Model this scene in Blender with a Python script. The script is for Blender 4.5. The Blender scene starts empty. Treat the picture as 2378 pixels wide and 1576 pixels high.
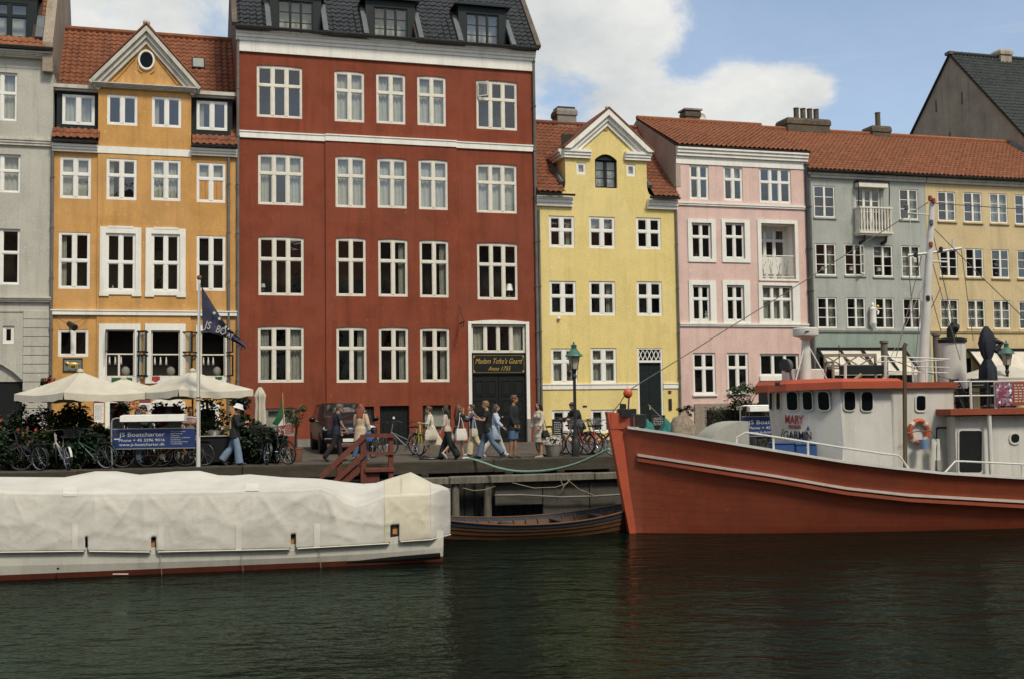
import bpy,math,random
from mathutils import Vector,Matrix
random.seed(7)
S = bpy.context.scene
COL = S.collection
R = math.radians
# camera
F_PX, CX, CY = 2700.0, 1189.0, 788.0          # focal length in photo pixels, photo centre
PITCH, ROLL, EYE = R(3.42), R(-0.803), 1.55     # eye 1.55 m over the quay (quay z = 0)
_f = Vector((0,math.cos(PITCH),math.sin(PITCH)))
_u0 = Vector((0,-math.sin(PITCH),math.cos(PITCH)))
_x = Vector((1,0,0))
_r = math.cos(ROLL) * _x + math.sin(ROLL) * _u0
_u = -math.sin(ROLL) * _x + math.cos(ROLL) * _u0
cam_d = bpy.data.cameras.new('camera')
cam = bpy.data.objects.new('camera', cam_d)
COL.objects.link(cam)
cam.matrix_world = Matrix(((_r.x,_u.x,-_f.x,0),(_r.y,_u.y,-_f.y,0),(_r.z,_u.z,-_f.z,EYE),(0,0,0,1)))
cam_d.sensor_fit = 'HORIZONTAL'
cam_d.sensor_width = 36.0
cam_d.lens = F_PX / 2378.0 * 36.0
cam_d.clip_start,cam_d.clip_end = 0.1,3000.0
S.camera = cam
S.view_settings.view_transform = 'Standard'
S.view_settings.look = 'None'
S.view_settings.gamma = 1.0
S.view_settings.use_curve_mapping = False
S.view_settings.exposure = 0.16
S.render.engine = 'CYCLES'
S.cycles.max_bounces = 6
S.cycles.diffuse_bounces = 3
S.cycles.glossy_bounces = 3
S.cycles.transparent_max_bounces = 12
S.cycles.caustics_reflective = False
S.cycles.caustics_refractive = False
try:
	S.cycles.use_denoising = True
except Exception:
	pass
# sky and sun
SUN_AZ, SUN_EL = R(146), R(51)                   # clockwise from +Y: behind the camera, to its right
world = bpy.data.worlds.new('World')
S.world = world
world.use_nodes = True
nt = world.node_tree
nt.nodes.clear()
def N(tree,kind,**kw):
	n = tree.nodes.new(kind)
	for k,v in kw.items():
		if k == 'ins':
			for kk,vv in v.items():
				n.inputs[kk].default_value = vv
		else:
			setattr(n,k,v)
	return n
def build_sky():
	L = nt.links.new
	out = N(nt, 'ShaderNodeOutputWorld')
	sky = N(nt, 'ShaderNodeTexSky', sky_type='NISHITA', sun_disc=False, sun_elevation=SUN_EL, sun_rotation=SUN_AZ,
			air_density=1.0,dust_density=0.8,ozone_density=1.0)
	bg = N(nt, 'ShaderNodeBackground', ins={'Strength': 0.14})
	L(sky.outputs[0],bg.inputs[0])
	tc = N(nt, 'ShaderNodeTexCoord')
	sep = N(nt, 'ShaderNodeSeparateXYZ')
	L(tc.outputs['Generated'], sep.inputs[0])
	# clouds lie on a flat layer: direction / (height + c)
	zc = N(nt, 'ShaderNodeMath', operation='MAXIMUM', ins={1: 0.0})
	L(sep.outputs[2],zc.inputs[0])
	za = N(nt, 'ShaderNodeMath', operation='ADD', ins={1: 0.42})
	L(zc.outputs[0],za.inputs[0])
	dv = N(nt, 'ShaderNodeVectorMath', operation='DIVIDE')
	L(tc.outputs['Generated'], dv.inputs[0])
	L(za.outputs[0],dv.inputs[1])
	n1 = N(nt, 'ShaderNodeTexNoise', ins={'Scale': 3.4, 'Detail': 12.0, 'Roughness': 0.66, 'Distortion': 0.2})
	L(dv.outputs[0], n1.inputs['Vector'])
	nb = N(nt, 'ShaderNodeMapRange', clamp=False, ins={1: 0.0, 2: 1.0, 3: -0.25, 4: 1.25})
	L(n1.outputs['Fac'], nb.inputs[0])
	cur = nb.outputs[0]
	def lump(px,py,rad,amount,cur,sy=1.0):
		d = pix_dir(px,py).normalized()
		sub = N(nt, 'ShaderNodeVectorMath', operation='SUBTRACT', ins={1: d})
		L(tc.outputs['Generated'], sub.inputs[0])
		mul = N(nt, 'ShaderNodeVectorMath', operation='MULTIPLY', ins={1: (1, 1, sy)})
		L(sub.outputs[0],mul.inputs[0])
		ln = N(nt, 'ShaderNodeVectorMath', operation='LENGTH')
		L(mul.outputs[0],ln.inputs[0])
		mr = N(nt, 'ShaderNodeMapRange', interpolation_type='SMOOTHSTEP', ins={1: rad, 2: 0.0, 3: 0.0, 4: amount})
		L(ln.outputs['Value'], mr.inputs[0])
		ad = N(nt, 'ShaderNodeMath', operation='ADD')
		L(cur,ad.inputs[0])
		L(mr.outputs[0],ad.inputs[1])
		return ad.outputs[0]
	for a in ((2180,60,0.28,-0.30,1.0),(1800,20,0.13,-0.42,1.6),(2080,320,0.13,-0.26,1.0),(1600,165,0.05,-0.30,1.2),(1300,225,0.045,-0.22,1.0),
			(1745,235,0.085,0.50,1.3),(1880,200,0.055,0.40,1.1),(1610,280,0.07,0.34,1.3),(1480,250,0.05,0.2,1.0),
			(1330,70,0.13,0.22,1.0),(1500,60,0.07,0.24,1.0),(350,20,0.3,0.16,1.0)):
		cur = lump(a[0],a[1],a[2],a[3],cur,a[4])
	mask = N(nt, 'ShaderNodeMapRange', interpolation_type='SMOOTHSTEP', ins={1: 0.36, 2: 0.62, 3: 0.18, 4: 1.0})
	L(cur,mask.inputs[0])
	# thin high streaks
	mp = N(nt, 'ShaderNodeMapping', ins={'Rotation': (0, R(-17), 0), 'Scale': (1.2, 1.2, 14.0)})
	L(tc.outputs['Generated'], mp.inputs['Vector'])
	n3 = N(nt, 'ShaderNodeTexNoise', ins={'Scale': 2.0, 'Detail': 6.0, 'Roughness': 0.6})
	L(mp.outputs[0], n3.inputs['Vector'])
	mr3 = N(nt, 'ShaderNodeMapRange', ins={1: 0.5, 2: 0.78, 3: 0.0, 4: 0.55})
	L(n3.outputs['Fac'], mr3.inputs[0])
	mx = N(nt, 'ShaderNodeMath', operation='MAXIMUM')
	L(mask.outputs[0],mx.inputs[0])
	L(mr3.outputs[0],mx.inputs[1])
	n2 = N(nt, 'ShaderNodeTexNoise', ins={'Scale': 5.0, 'Detail': 7.0, 'Roughness': 0.6})
	L(dv.outputs[0], n2.inputs['Vector'])
	cr = N(nt, 'ShaderNodeValToRGB')
	cr.color_ramp.elements[0].position = 0.3
	cr.color_ramp.elements[0].color = (0.52,0.545,0.555,1)
	cr.color_ramp.elements[1].position = 0.68
	cr.color_ramp.elements[1].color = (0.80,0.80,0.765,1)
	L(n2.outputs['Fac'], cr.inputs[0])
	bgc = N(nt, 'ShaderNodeBackground', ins={'Strength': 1.0})
	L(cr.outputs[0],bgc.inputs[0])
	mix = N(nt, 'ShaderNodeMixShader')
	L(mx.outputs[0],mix.inputs[0])
	L(bg.outputs[0],mix.inputs[1])
	L(bgc.outputs[0],mix.inputs[2])
	L(mix.outputs[0],out.inputs[0])
def pix_dir(px,py):
	return _r * ((px - CX) / F_PX) - _u * ((py - CY) / F_PX) + _f
build_sky()
sun_d = bpy.data.lights.new('sun', 'SUN')
sun_d.energy = 2.6
sun_d.angle = R(11)
sun_d.color = (1.0,0.915,0.76)
sun = bpy.data.objects.new('sun', sun_d)
COL.objects.link(sun)
sun.rotation_euler = Vector((-math.sin(SUN_AZ) * math.cos(SUN_EL), -math.cos(SUN_AZ) * math.cos(SUN_EL), -math.sin(SUN_EL))).to_track_quat('-Z', 'Y').to_euler()
sun.location = (30,-40,60)
# measuring helpers
EYEP = Vector((0,0,EYE))
WATER = -1.85
YAW = R(16.15)                                   # the house fronts run off to the right
FU = Vector((math.cos(YAW),math.sin(YAW),0))
FN = Vector((-math.sin(YAW),math.cos(YAW),0))
F0 = Vector((0,48.0,0))
def hit(px,py,p0,n):
	d = pix_dir(px,py)
	return EYEP + d * ((p0 - EYEP).dot(n) / d.dot(n))
def fac(px,py,off=0.0):
	"""(u, z) on the house-front plane, off metres behind it"""
	p = hit(px,py,F0 + FN * off,FN)
	return (p - F0).dot(FU),p.z
def frect(x0,y0,x1,y1,off=0.0):
	xm,ym = (x0 + x1) / 2,(y0 + y1) / 2
	return fac(x0,ym,off)[0],fac(x1,ym,off)[0],fac(xm,y1,off)[1],fac(xm,y0,off)[1]
def ground(px,py,z=0.0):
	return hit(px,py,Vector((0,0,z)),Vector((0,0,1)))
def at_depth(px,py,Y):
	d = pix_dir(px,py)
	return EYEP + d * (Y / d.y)
def project(p):
	v = Vector(p) - EYEP
	d = v.dot(_f)
	return CX + v.dot(_r) / d * F_PX,CY - v.dot(_u) / d * F_PX
def fpt(u,y,z):
	return F0 + FU * u + FN * y + Vector((0,0,z))
def lerp_tab(tab,x):
	if x <= tab[0][0]:
		return tab[0][1]
	for (a,b),(c,d) in zip(tab,tab[1:]):
		if x <= c:
			return b + (d - b) * (x - a) / (c - a)
	return tab[-1][1]
def z_at(X,Y,py):
	"""height of the point over (X, Y) that shows at photo row py"""
	lo,hi = -6.0,30.0
	for _ in range(40):
		m = (lo + hi) / 2
		if project((X,Y,m))[1] > py:
			lo = m
		else:
			hi = m
	return (lo + hi) / 2
# mesh builder
class MB:
	def __init__(self):
		self.v,self.f,self.m = [],[],[]
	def add(self,vs,fs,mi=0,M=None):
		b = len(self.v)
		if M is not None:
			vs = [M @ Vector(p) for p in vs]
		self.v += [tuple(p) for p in vs]
		for f in fs:
			self.f.append(tuple(b + i for i in f))
			self.m.append(mi)
		return self
	def box(self,x0,x1,y0,y1,z0,z1,mi=0,M=None):
		vs = [(x0,y0,z0),(x1,y0,z0),(x1,y1,z0),(x0,y1,z0),(x0,y0,z1),(x1,y0,z1),(x1,y1,z1),(x0,y1,z1)]
		return self.add(vs,[(0,3,2,1),(4,5,6,7),(0,1,5,4),(1,2,6,5),(2,3,7,6),(3,0,4,7)],mi,M)
	def bbox(self,x0,x1,y0,y1,z0,z1,b=0.01,mi=0,M=None):
		"""box with chamfered vertical and top edges"""
		def ring(z,i):
			return [(x0 + i,y0,z),(x1 - i,y0,z),(x1,y0 + i,z),(x1,y1 - i,z),(x1 - i,y1,z),(x0 + i,y1,z),(x0,y1 - i,z),(x0,y0 + i,z)]
		def ring2(z):
			return [(x0 + b,y0 + b,z),(x1 - b,y0 + b,z),(x1 - b,y0 + b,z),(x1 - b,y1 - b,z),(x1 - b,y1 - b,z),(x0 + b,y1 - b,z),(x0 + b,y1 - b,z),(x0 + b,y0 + b,z)]
		return self.rings([ring(z0,b),ring(z1 - b,b),ring2(z1)],True,True,mi,M)
	def rings(self,rs,cap0=True,cap1=True,mi=0,M=None,closed=True):
		n = len(rs[0])
		vs = [p for r in rs for p in r]
		fs = []
		for k in range(len(rs) - 1):
			for i in range(n if closed else n - 1):
				j = (i + 1) % n
				fs.append((k * n + i,k * n + j,(k + 1) * n + j,(k + 1) * n + i))
		if cap0:
			fs.append(tuple(reversed(range(n))))
		if cap1:
			fs.append(tuple((len(rs) - 1) * n + i for i in range(n)))
		return self.add(vs,fs,mi,M)
	def prism(self,pts,y0,y1,mi=0,M=None):
		"""outline in x,z (counter-clockwise seen from -y) pushed from y0 to y1"""
		return self.rings([[(x,y0,z) for x,z in pts],[(x,y1,z) for x,z in pts]],True,True,mi,M)
	def slab(self,pts,z0,z1,mi=0,M=None):
		return self.rings([[(x,y,z0) for x,y in pts],[(x,y,z1) for x,y in pts]],True,True,mi,M)
	def tube(self,pts,r,n=8,mi=0,M=None,cap=True,closed=False,flat=1.0):
		pts = [Vector(p) for p in pts]
		rs = r if isinstance(r,(list,tuple)) else [r] * len(pts)
		rings,prev = [],None
		m = len(pts)
		for i,p in enumerate(pts):
			if closed:
				t = pts[(i + 1) % m] - pts[i - 1]
			else:
				t = pts[min(i + 1,m - 1)] - pts[max(i - 1,0)]
			if t.length < 1e-9:
				t = Vector((0,0,1))
			t.normalize()
			if prev is None:
				a = Vector((0,0,1)) if abs(t.z) < 0.9 else Vector((1,0,0))
				s = t.cross(a).normalized()
			else:
				s = (prev - t * prev.dot(t))
				s = s.normalized() if s.length > 1e-6 else t.orthogonal().normalized()
			prev = s
			b = t.cross(s)
			rings.append([p + (s * math.cos(6.28318 * k / n) + b * math.sin(6.28318 * k / n) * flat) * rs[i] for k in range(n)])
		if closed:
			rings.append(rings[0])
			cap = False
		return self.rings(rings,cap,cap,mi,M)
	def lathe(self,prof,n=16,mi=0,M=None,c=(0,0)):
		"""profile of (radius, z) turned about z"""
		rs = [[(c[0] + max(r,1e-4) * math.cos(6.28318 * k / n),c[1] + max(r,1e-4) * math.sin(6.28318 * k / n),z) for k in range(n)] for r,z in prof]
		return self.rings(rs,True,True,mi,M)
	def ball(self,c,r,n=10,mi=0,M=None):
		rr = r if isinstance(r,(tuple,list)) else (r,r,r)
		rs = []
		k = max(4,n // 2 + 1)
		for i in range(k + 1):
			a = math.pi * i / k
			s = max(math.sin(a),1e-3)
			rs.append([(c[0] + rr[0] * s * math.cos(6.28318 * j / n),c[1] + rr[1] * s * math.sin(6.28318 * j / n),c[2] - rr[2] * math.cos(a)) for j in range(n)])
		return self.rings(rs,True,True,mi,M)
	def grid(self,rows,mi=0,M=None):
		n = len(rows[0])
		vs = [p for r in rows for p in r]
		fs = [(k * n + i,k * n + i + 1,(k + 1) * n + i + 1,(k + 1) * n + i) for k in range(len(rows) - 1) for i in range(n - 1)]
		return self.add(vs,fs,mi,M)
	def mesh(self,name,mats,smooth=False):
		me = bpy.data.meshes.new(name)
		me.from_pydata(self.v,[],self.f)
		for m in (mats if isinstance(mats,(list,tuple)) else [mats]):
			me.materials.append(m)
		if isinstance(mats,(list,tuple)) and len(mats) > 1:
			me.polygons.foreach_set('material_index', self.m)
		if smooth:
			me.polygons.foreach_set('use_smooth', [True] * len(me.polygons))
			if smooth != 'all':
				try:
					me.set_sharp_from_angle(angle=R(38))
				except Exception:
					pass
		me.update()
		return me
	def build(self,name,mats,parent=None,loc=None,rot=None,smooth=False,kind=None):
		return link(name,self.mesh(name,mats,smooth),parent,loc,rot,kind)
def link(name,me,parent=None,loc=None,rot=None,kind=None):
	o = bpy.data.objects.new(name,me)
	COL.objects.link(o)
	if parent is not None:
		o.parent = parent
	if loc is not None:
		o.location = loc
	if rot is not None:
		o.rotation_euler = rot if not isinstance(rot,(int,float)) else (0,0,rot)
	if kind:
		o['kind'] = kind
	return o
def thing(name,label,cat,loc=(0,0,0),rot=0.0,group=None):
	o = bpy.data.objects.new(name,None)
	o.empty_display_size = 0.2
	COL.objects.link(o)
	o.location = loc
	o.rotation_euler = rot if not isinstance(rot,(int,float)) else (0,0,rot)
	tag(o,label,cat,group)
	return o
def tag(o,label,cat,group=None):
	o['label'] = label
	o['category'] = cat
	if group:
		o['group'] = group
	return o
def copy_tree(o,parent=None):
	c = o.copy()
	COL.objects.link(c)
	c.parent = parent
	for ch in list(o.children):
		copy_tree(ch,c)
	return c
def text_mesh(name, txt, size, mat, depth=0.004, shear=0.0, align='LEFT', sx=1.0, space=1.0, bold=0.0):
	cu = bpy.data.curves.new(name, 'FONT')
	cu.body = txt
	cu.size = size
	cu.shear = shear
	cu.align_x = align
	cu.extrude = depth
	cu.resolution_u = 3
	cu.space_character = space
	cu.offset = bold
	tmp = bpy.data.objects.new('tmp', cu)
	COL.objects.link(tmp)
	dg = bpy.context.evaluated_depsgraph_get()
	me = bpy.data.meshes.new_from_object(tmp.evaluated_get(dg),preserve_all_data_layers=False,depsgraph=dg)
	bpy.data.objects.remove(tmp)
	bpy.data.curves.remove(cu)
	me.materials.clear()
	me.materials.append(mat)
	me.transform(Matrix.Rotation(R(90), 4, 'X') @ Matrix.Diagonal((sx, 1, 1, 1)))   # now upright in x,z, facing -y
	me.name = name
	return me
def text_width(me):
	xs = [v.co.x for v in me.vertices]
	return (min(xs),max(xs)) if xs else (0,0)
def fit_text(name,txt,x0,x1,z,h,mat,parent,y,shear=0.0,bold=0.0,depth=0.004):
	"""text squeezed to run from x0 to x1, cap height h, base line z"""
	me = text_mesh(name,txt,h / 0.73,mat,depth,shear,bold=bold)
	a,b = text_width(me)
	k = (x1 - x0) / max(b - a,1e-4)
	me.transform(Matrix.Translation((x0,y,z)) @ Matrix.Diagonal((k,1,1,1)) @ Matrix.Translation((-a,0,0)))
	return link(name,me,parent)
# materials
def mat(name,col,rough=0.6,var=0.08,scale=1.5,fine=0.0,fscale=40.0,bump=0.0,bscale=60.0,metal=0.0,spec=0.5,
		streak=0.0,streak_col=(0.05,0.045,0.04),objvar=0.0,coat=0.0,dirt_scale=1.0,grain=None,patches=0.0,chips=0.0):
	m = bpy.data.materials.new(name)
	m.use_nodes = True
	t = m.node_tree
	b = t.nodes['Principled BSDF']
	L = t.links.new
	b.inputs['Roughness'].default_value = rough
	b.inputs['Metallic'].default_value = metal
	b.inputs['Specular IOR Level'].default_value = spec
	if coat:
		b.inputs['Coat Weight'].default_value = coat
		b.inputs['Coat Roughness'].default_value = 0.08
	col = tuple(col) + (1,) if len(col) == 3 else col
	b.inputs['Base Color'].default_value = col
	tc = N(t, 'ShaderNodeTexCoord')
	vec = tc.outputs['Object']
	if grain is not None:
		mp = N(t, 'ShaderNodeMapping', ins={'Scale': grain})
		L(vec, mp.inputs['Vector'])
		vec = mp.outputs[0]
	cur = None
	if var:
		n1 = N(t, 'ShaderNodeTexNoise', ins={'Scale': scale, 'Detail': 6.0, 'Roughness': 0.62})
		L(vec, n1.inputs['Vector'])
		mr = N(t, 'ShaderNodeMapRange', ins={1: 0.3, 2: 0.7, 3: 1 - var, 4: 1 + var})
		L(n1.outputs['Fac'], mr.inputs[0])
		mu = N(t, 'ShaderNodeMix', data_type='RGBA', blend_type='MULTIPLY')
		mu.inputs[0].default_value = 1.0
		mu.inputs[6].default_value = col
		L(mr.outputs[0],mu.inputs[7])
		cur = mu.outputs[2]
	if fine:
		n2 = N(t, 'ShaderNodeTexNoise', ins={'Scale': fscale, 'Detail': 3.0, 'Roughness': 0.7})
		L(vec, n2.inputs['Vector'])
		mr = N(t, 'ShaderNodeMapRange', ins={1: 0.3, 2: 0.7, 3: 1 - fine, 4: 1 + fine})
		L(n2.outputs['Fac'], mr.inputs[0])
		mu = N(t, 'ShaderNodeMix', data_type='RGBA', blend_type='MULTIPLY')
		mu.inputs[0].default_value = 1.0
		if cur:
			L(cur,mu.inputs[6])
		else:
			mu.inputs[6].default_value = col
		L(mr.outputs[0],mu.inputs[7])
		cur = mu.outputs[2]
	if streak:
		mp = N(t, 'ShaderNodeMapping', ins={'Scale': (2.2 * dirt_scale, 2.2 * dirt_scale, 0.16 * dirt_scale)})
		L(tc.outputs['Object'], mp.inputs['Vector'])
		n3 = N(t, 'ShaderNodeTexNoise', ins={'Scale': 1.6, 'Detail': 7.0, 'Roughness': 0.65})
		L(mp.outputs[0], n3.inputs['Vector'])
		mr = N(t, 'ShaderNodeMapRange', ins={1: 0.5, 2: 0.78, 3: 0.0, 4: streak})
		L(n3.outputs['Fac'], mr.inputs[0])
		mx = N(t, 'ShaderNodeMix', data_type='RGBA')
		L(mr.outputs[0],mx.inputs[0])
		if cur:
			L(cur,mx.inputs[6])
		else:
			mx.inputs[6].default_value = col
		mx.inputs[7].default_value = tuple(streak_col) + (1,)
		cur = mx.outputs[2]
	for kind_, amt, sc_, lo_, hi_, cc in (('p', patches, 0.42, 0.50, 0.535, 1.22), ('q', patches, 1.3, 0.60, 0.63, 0.72), ('c', chips, 7.0, 0.685, 0.70, 1.9)):
		if not amt:
			continue
		mp = N(t, 'ShaderNodeMapping', ins={'Location': (sc_ * 3, 1.7, sc_), 'Scale': (1.0, 1.0, 0.8)})
		L(tc.outputs['Object'], mp.inputs['Vector'])
		np_ = N(t, 'ShaderNodeTexNoise', ins={'Scale': sc_, 'Detail': 5.0 if kind_ != 'c' else 3.0, 'Roughness': 0.6})
		L(mp.outputs[0], np_.inputs['Vector'])
		mr = N(t, 'ShaderNodeMapRange', ins={1: lo_, 2: hi_, 3: 0.0, 4: amt})
		L(np_.outputs['Fac'], mr.inputs[0])
		mx = N(t, 'ShaderNodeMix', data_type='RGBA')
		L(mr.outputs[0],mx.inputs[0])
		if cur:
			L(cur,mx.inputs[6])
		else:
			mx.inputs[6].default_value = col
		g_ = sum(col[:3]) / 3
		mx.inputs[7].default_value = tuple(min(0.85,(0.8 * c + 0.2 * g_) * cc) for c in col[:3]) + (1,)
		cur = mx.outputs[2]
	if objvar:
		oi = N(t, 'ShaderNodeObjectInfo')
		hs = N(t, 'ShaderNodeMapRange', ins={1: 0.0, 2: 1.0, 3: 1 - objvar, 4: 1 + objvar})
		L(oi.outputs['Random'], hs.inputs[0])
		mu = N(t, 'ShaderNodeMix', data_type='RGBA', blend_type='MULTIPLY')
		mu.inputs[0].default_value = 1.0
		if cur:
			L(cur,mu.inputs[6])
		else:
			mu.inputs[6].default_value = col
		L(hs.outputs[0],mu.inputs[7])
		cur = mu.outputs[2]
	if cur:
		L(cur, b.inputs['Base Color'])
	if bump:
		n4 = N(t, 'ShaderNodeTexNoise', ins={'Scale': bscale, 'Detail': 4.0, 'Roughness': 0.6})
		L(vec, n4.inputs['Vector'])
		bp = N(t, 'ShaderNodeBump', ins={'Strength': bump, 'Distance': 0.02})
		L(n4.outputs['Fac'], bp.inputs['Height'])
		L(bp.outputs[0], b.inputs['Normal'])
	return m
def glass_mat(name,tint=(0.88,0.90,0.88),ior=2.2,wav=0.12):
	m = bpy.data.materials.new(name)
	m.use_nodes = True
	t = m.node_tree
	t.nodes.clear()
	L = t.links.new
	o = N(t, 'ShaderNodeOutputMaterial')
	tr = N(t, 'ShaderNodeBsdfTransparent')
	tr.inputs[0].default_value = tuple(tint) + (1,)
	gl = N(t, 'ShaderNodeBsdfGlossy', ins={'Roughness': 0.02})
	fr = N(t, 'ShaderNodeFresnel', ins={'IOR': ior})
	tc = N(t, 'ShaderNodeTexCoord')
	n = N(t, 'ShaderNodeTexNoise', ins={'Scale': 3.0, 'Detail': 2.0})
	L(tc.outputs['Object'], n.inputs['Vector'])
	bp = N(t, 'ShaderNodeBump', ins={'Strength': wav, 'Distance': 0.02})
	L(n.outputs['Fac'], bp.inputs['Height'])
	L(bp.outputs[0], gl.inputs['Normal'])
	mx = N(t, 'ShaderNodeMixShader')
	ge = N(t, 'ShaderNodeNewGeometry')
	iv = N(t, 'ShaderNodeMath', operation='SUBTRACT', ins={0: 1.0})
	L(ge.outputs['Backfacing'], iv.inputs[1])
	ff = N(t, 'ShaderNodeMath', operation='MULTIPLY')
	L(fr.outputs[0],ff.inputs[0])
	L(iv.outputs[0],ff.inputs[1])
	L(ff.outputs[0],mx.inputs[0])
	L(tr.outputs[0],mx.inputs[1])
	L(gl.outputs[0],mx.inputs[2])
	L(mx.outputs[0],o.inputs[0])
	return m
def stucco(name,col,streak=0.35,var=0.07):
	return mat(name,col,rough=0.9,var=var * 1.3,scale=0.8,fine=0.13,fscale=16,bump=0.35,bscale=45,spec=0.2,patches=0.2,chips=0.5,streak=streak * 1.35,
			streak_col=tuple(c * 0.52 for c in col))
M = {}
M['red_stucco'] = stucco('red_stucco', (0.225, 0.057, 0.029), 0.5, 0.16)
M['orange_stucco'] = stucco('orange_stucco', (0.56, 0.305, 0.10), 0.5, 0.13)
M['yellow_stucco'] = stucco('yellow_stucco', (0.74, 0.59, 0.235), 0.25, 0.06)
M['pink_stucco'] = stucco('pink_stucco', (0.68, 0.48, 0.415), 0.35, 0.08)
M['bluegrey_stucco'] = stucco('bluegrey_stucco', (0.385, 0.405, 0.36), 0.45, 0.10)
M['teal_stucco'] = stucco('teal_stucco', (0.28, 0.335, 0.285), 0.4, 0.09)
M['buff_stucco'] = stucco('buff_stucco', (0.60, 0.47, 0.26), 0.4, 0.08)
M['grey_stucco'] = stucco('grey_stucco', (0.46, 0.44, 0.375), 0.45, 0.09)
M['gable_brick'] = mat('gable_brick', (0.29, 0.235, 0.175), rough=0.95, var=0.22, scale=0.7, fine=0.25, fscale=14, bump=0.5, bscale=20, streak=0.5)
M['party_wall'] = mat('party_wall', (0.11, 0.085, 0.065), rough=0.95, var=0.3, scale=1.2, fine=0.3, fscale=10, bump=0.6, bscale=16, streak=0.6)
M['tan_wall'] = mat('tan_wall', (0.38, 0.31, 0.245), rough=0.95, var=0.15, scale=0.9, fine=0.12, fscale=20, bump=0.4, bscale=30, streak=0.7)
M['white_paint'] = mat('white_paint', (0.80, 0.785, 0.72), rough=0.5, var=0.06, scale=3, fine=0.05, fscale=25, bump=0.08, bscale=30, streak=0.25, streak_col=(0.35, 0.32, 0.26))
M['cream_paint'] = mat('cream_paint', (0.72, 0.68, 0.57), rough=0.5, var=0.08, scale=3, fine=0.07, fscale=25, streak=0.3, streak_col=(0.3, 0.26, 0.2))
M['white_trim'] = mat('white_trim', (0.80, 0.78, 0.70), rough=0.8, var=0.07, scale=1.2, fine=0.06, fscale=20, bump=0.15, bscale=40, streak=0.35, streak_col=(0.33, 0.31, 0.26))
M['grey_trim'] = mat('grey_trim', (0.55, 0.52, 0.44), rough=0.8, var=0.12, scale=1.2, fine=0.08, fscale=20, bump=0.15, bscale=40, streak=0.5, streak_col=(0.12, 0.11, 0.09))
M['dark_green_paint'] = mat('dark_green_paint', (0.006, 0.013, 0.012), rough=0.55, spec=0.3, var=0.15, scale=3, streak=0.2, streak_col=(0.05, 0.06, 0.06))
M['black_paint'] = mat('black_paint', (0.007, 0.008, 0.008), rough=0.55, spec=0.3, var=0.2, scale=3)
M['lead'] = mat('lead', (0.10, 0.11, 0.115), rough=0.6, var=0.25, scale=2.5, bump=0.2, bscale=12)
M['zinc'] = mat('zinc', (0.055, 0.055, 0.052), rough=0.5, var=0.3, scale=2.0, metal=0.3)
M['pipe_grey'] = mat('pipe_grey', (0.13, 0.12, 0.105), rough=0.6, var=0.3, scale=1.5, streak=0.4)
M['red_tile'] = mat('red_tile', (0.195, 0.066, 0.028), rough=0.85, var=0.3, scale=2.2, fine=0.15, fscale=30, bump=0.3, bscale=40, objvar=0.22)
M['orange_tile'] = mat('orange_tile', (0.235, 0.082, 0.033), rough=0.85, var=0.22, scale=2.2, fine=0.12, fscale=30, bump=0.3, bscale=40, objvar=0.16)
M['black_tile'] = mat('black_tile', (0.017, 0.017, 0.017), rough=0.38, var=0.25, scale=3, spec=0.6, objvar=0.3)
M['moss_tile'] = mat('moss_tile', (0.020, 0.026, 0.022), rough=0.8, var=0.35, scale=3, objvar=0.3)
M['roof_deck'] = mat('roof_deck', (0.05, 0.03, 0.022), rough=0.9, var=0.1)
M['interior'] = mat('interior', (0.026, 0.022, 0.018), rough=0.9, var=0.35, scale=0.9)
M['curtain'] = mat('curtain', (0.62, 0.60, 0.53), rough=0.9, var=0.1, scale=4)
M['lace'] = mat('lace', (0.50, 0.48, 0.42), rough=0.9, var=0.2, scale=8, fine=0.25, fscale=60)
M['glass'] = glass_mat('glass')
M['dark_glass'] = mat('dark_glass', (0.005, 0.007, 0.008), rough=0.06, var=0.0, spec=0.13)
M['stone'] = mat('stone', (0.25, 0.235, 0.205), rough=0.9, var=0.15, scale=2, fine=0.15, fscale=30, bump=0.3, bscale=30, streak=0.5)
M['iron'] = mat('iron', (0.012, 0.014, 0.013), rough=0.45, var=0.2, scale=4)
M['gold'] = mat('gold', (0.62, 0.42, 0.10), rough=0.4, var=0.1, scale=6, metal=0.5)
M['chimney_brick'] = mat('chimney_brick', (0.10, 0.08, 0.055), rough=0.95, var=0.3, scale=2, fine=0.35, fscale=9, bump=0.6, bscale=14)
M['terracotta'] = mat('terracotta', (0.26, 0.11, 0.06), rough=0.85, var=0.2, scale=4, streak=0.3)
M['wood_orange'] = mat('wood_orange', (0.50, 0.24, 0.07), rough=0.7, var=0.25, scale=3, grain=(6, 6, 0.7))
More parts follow.
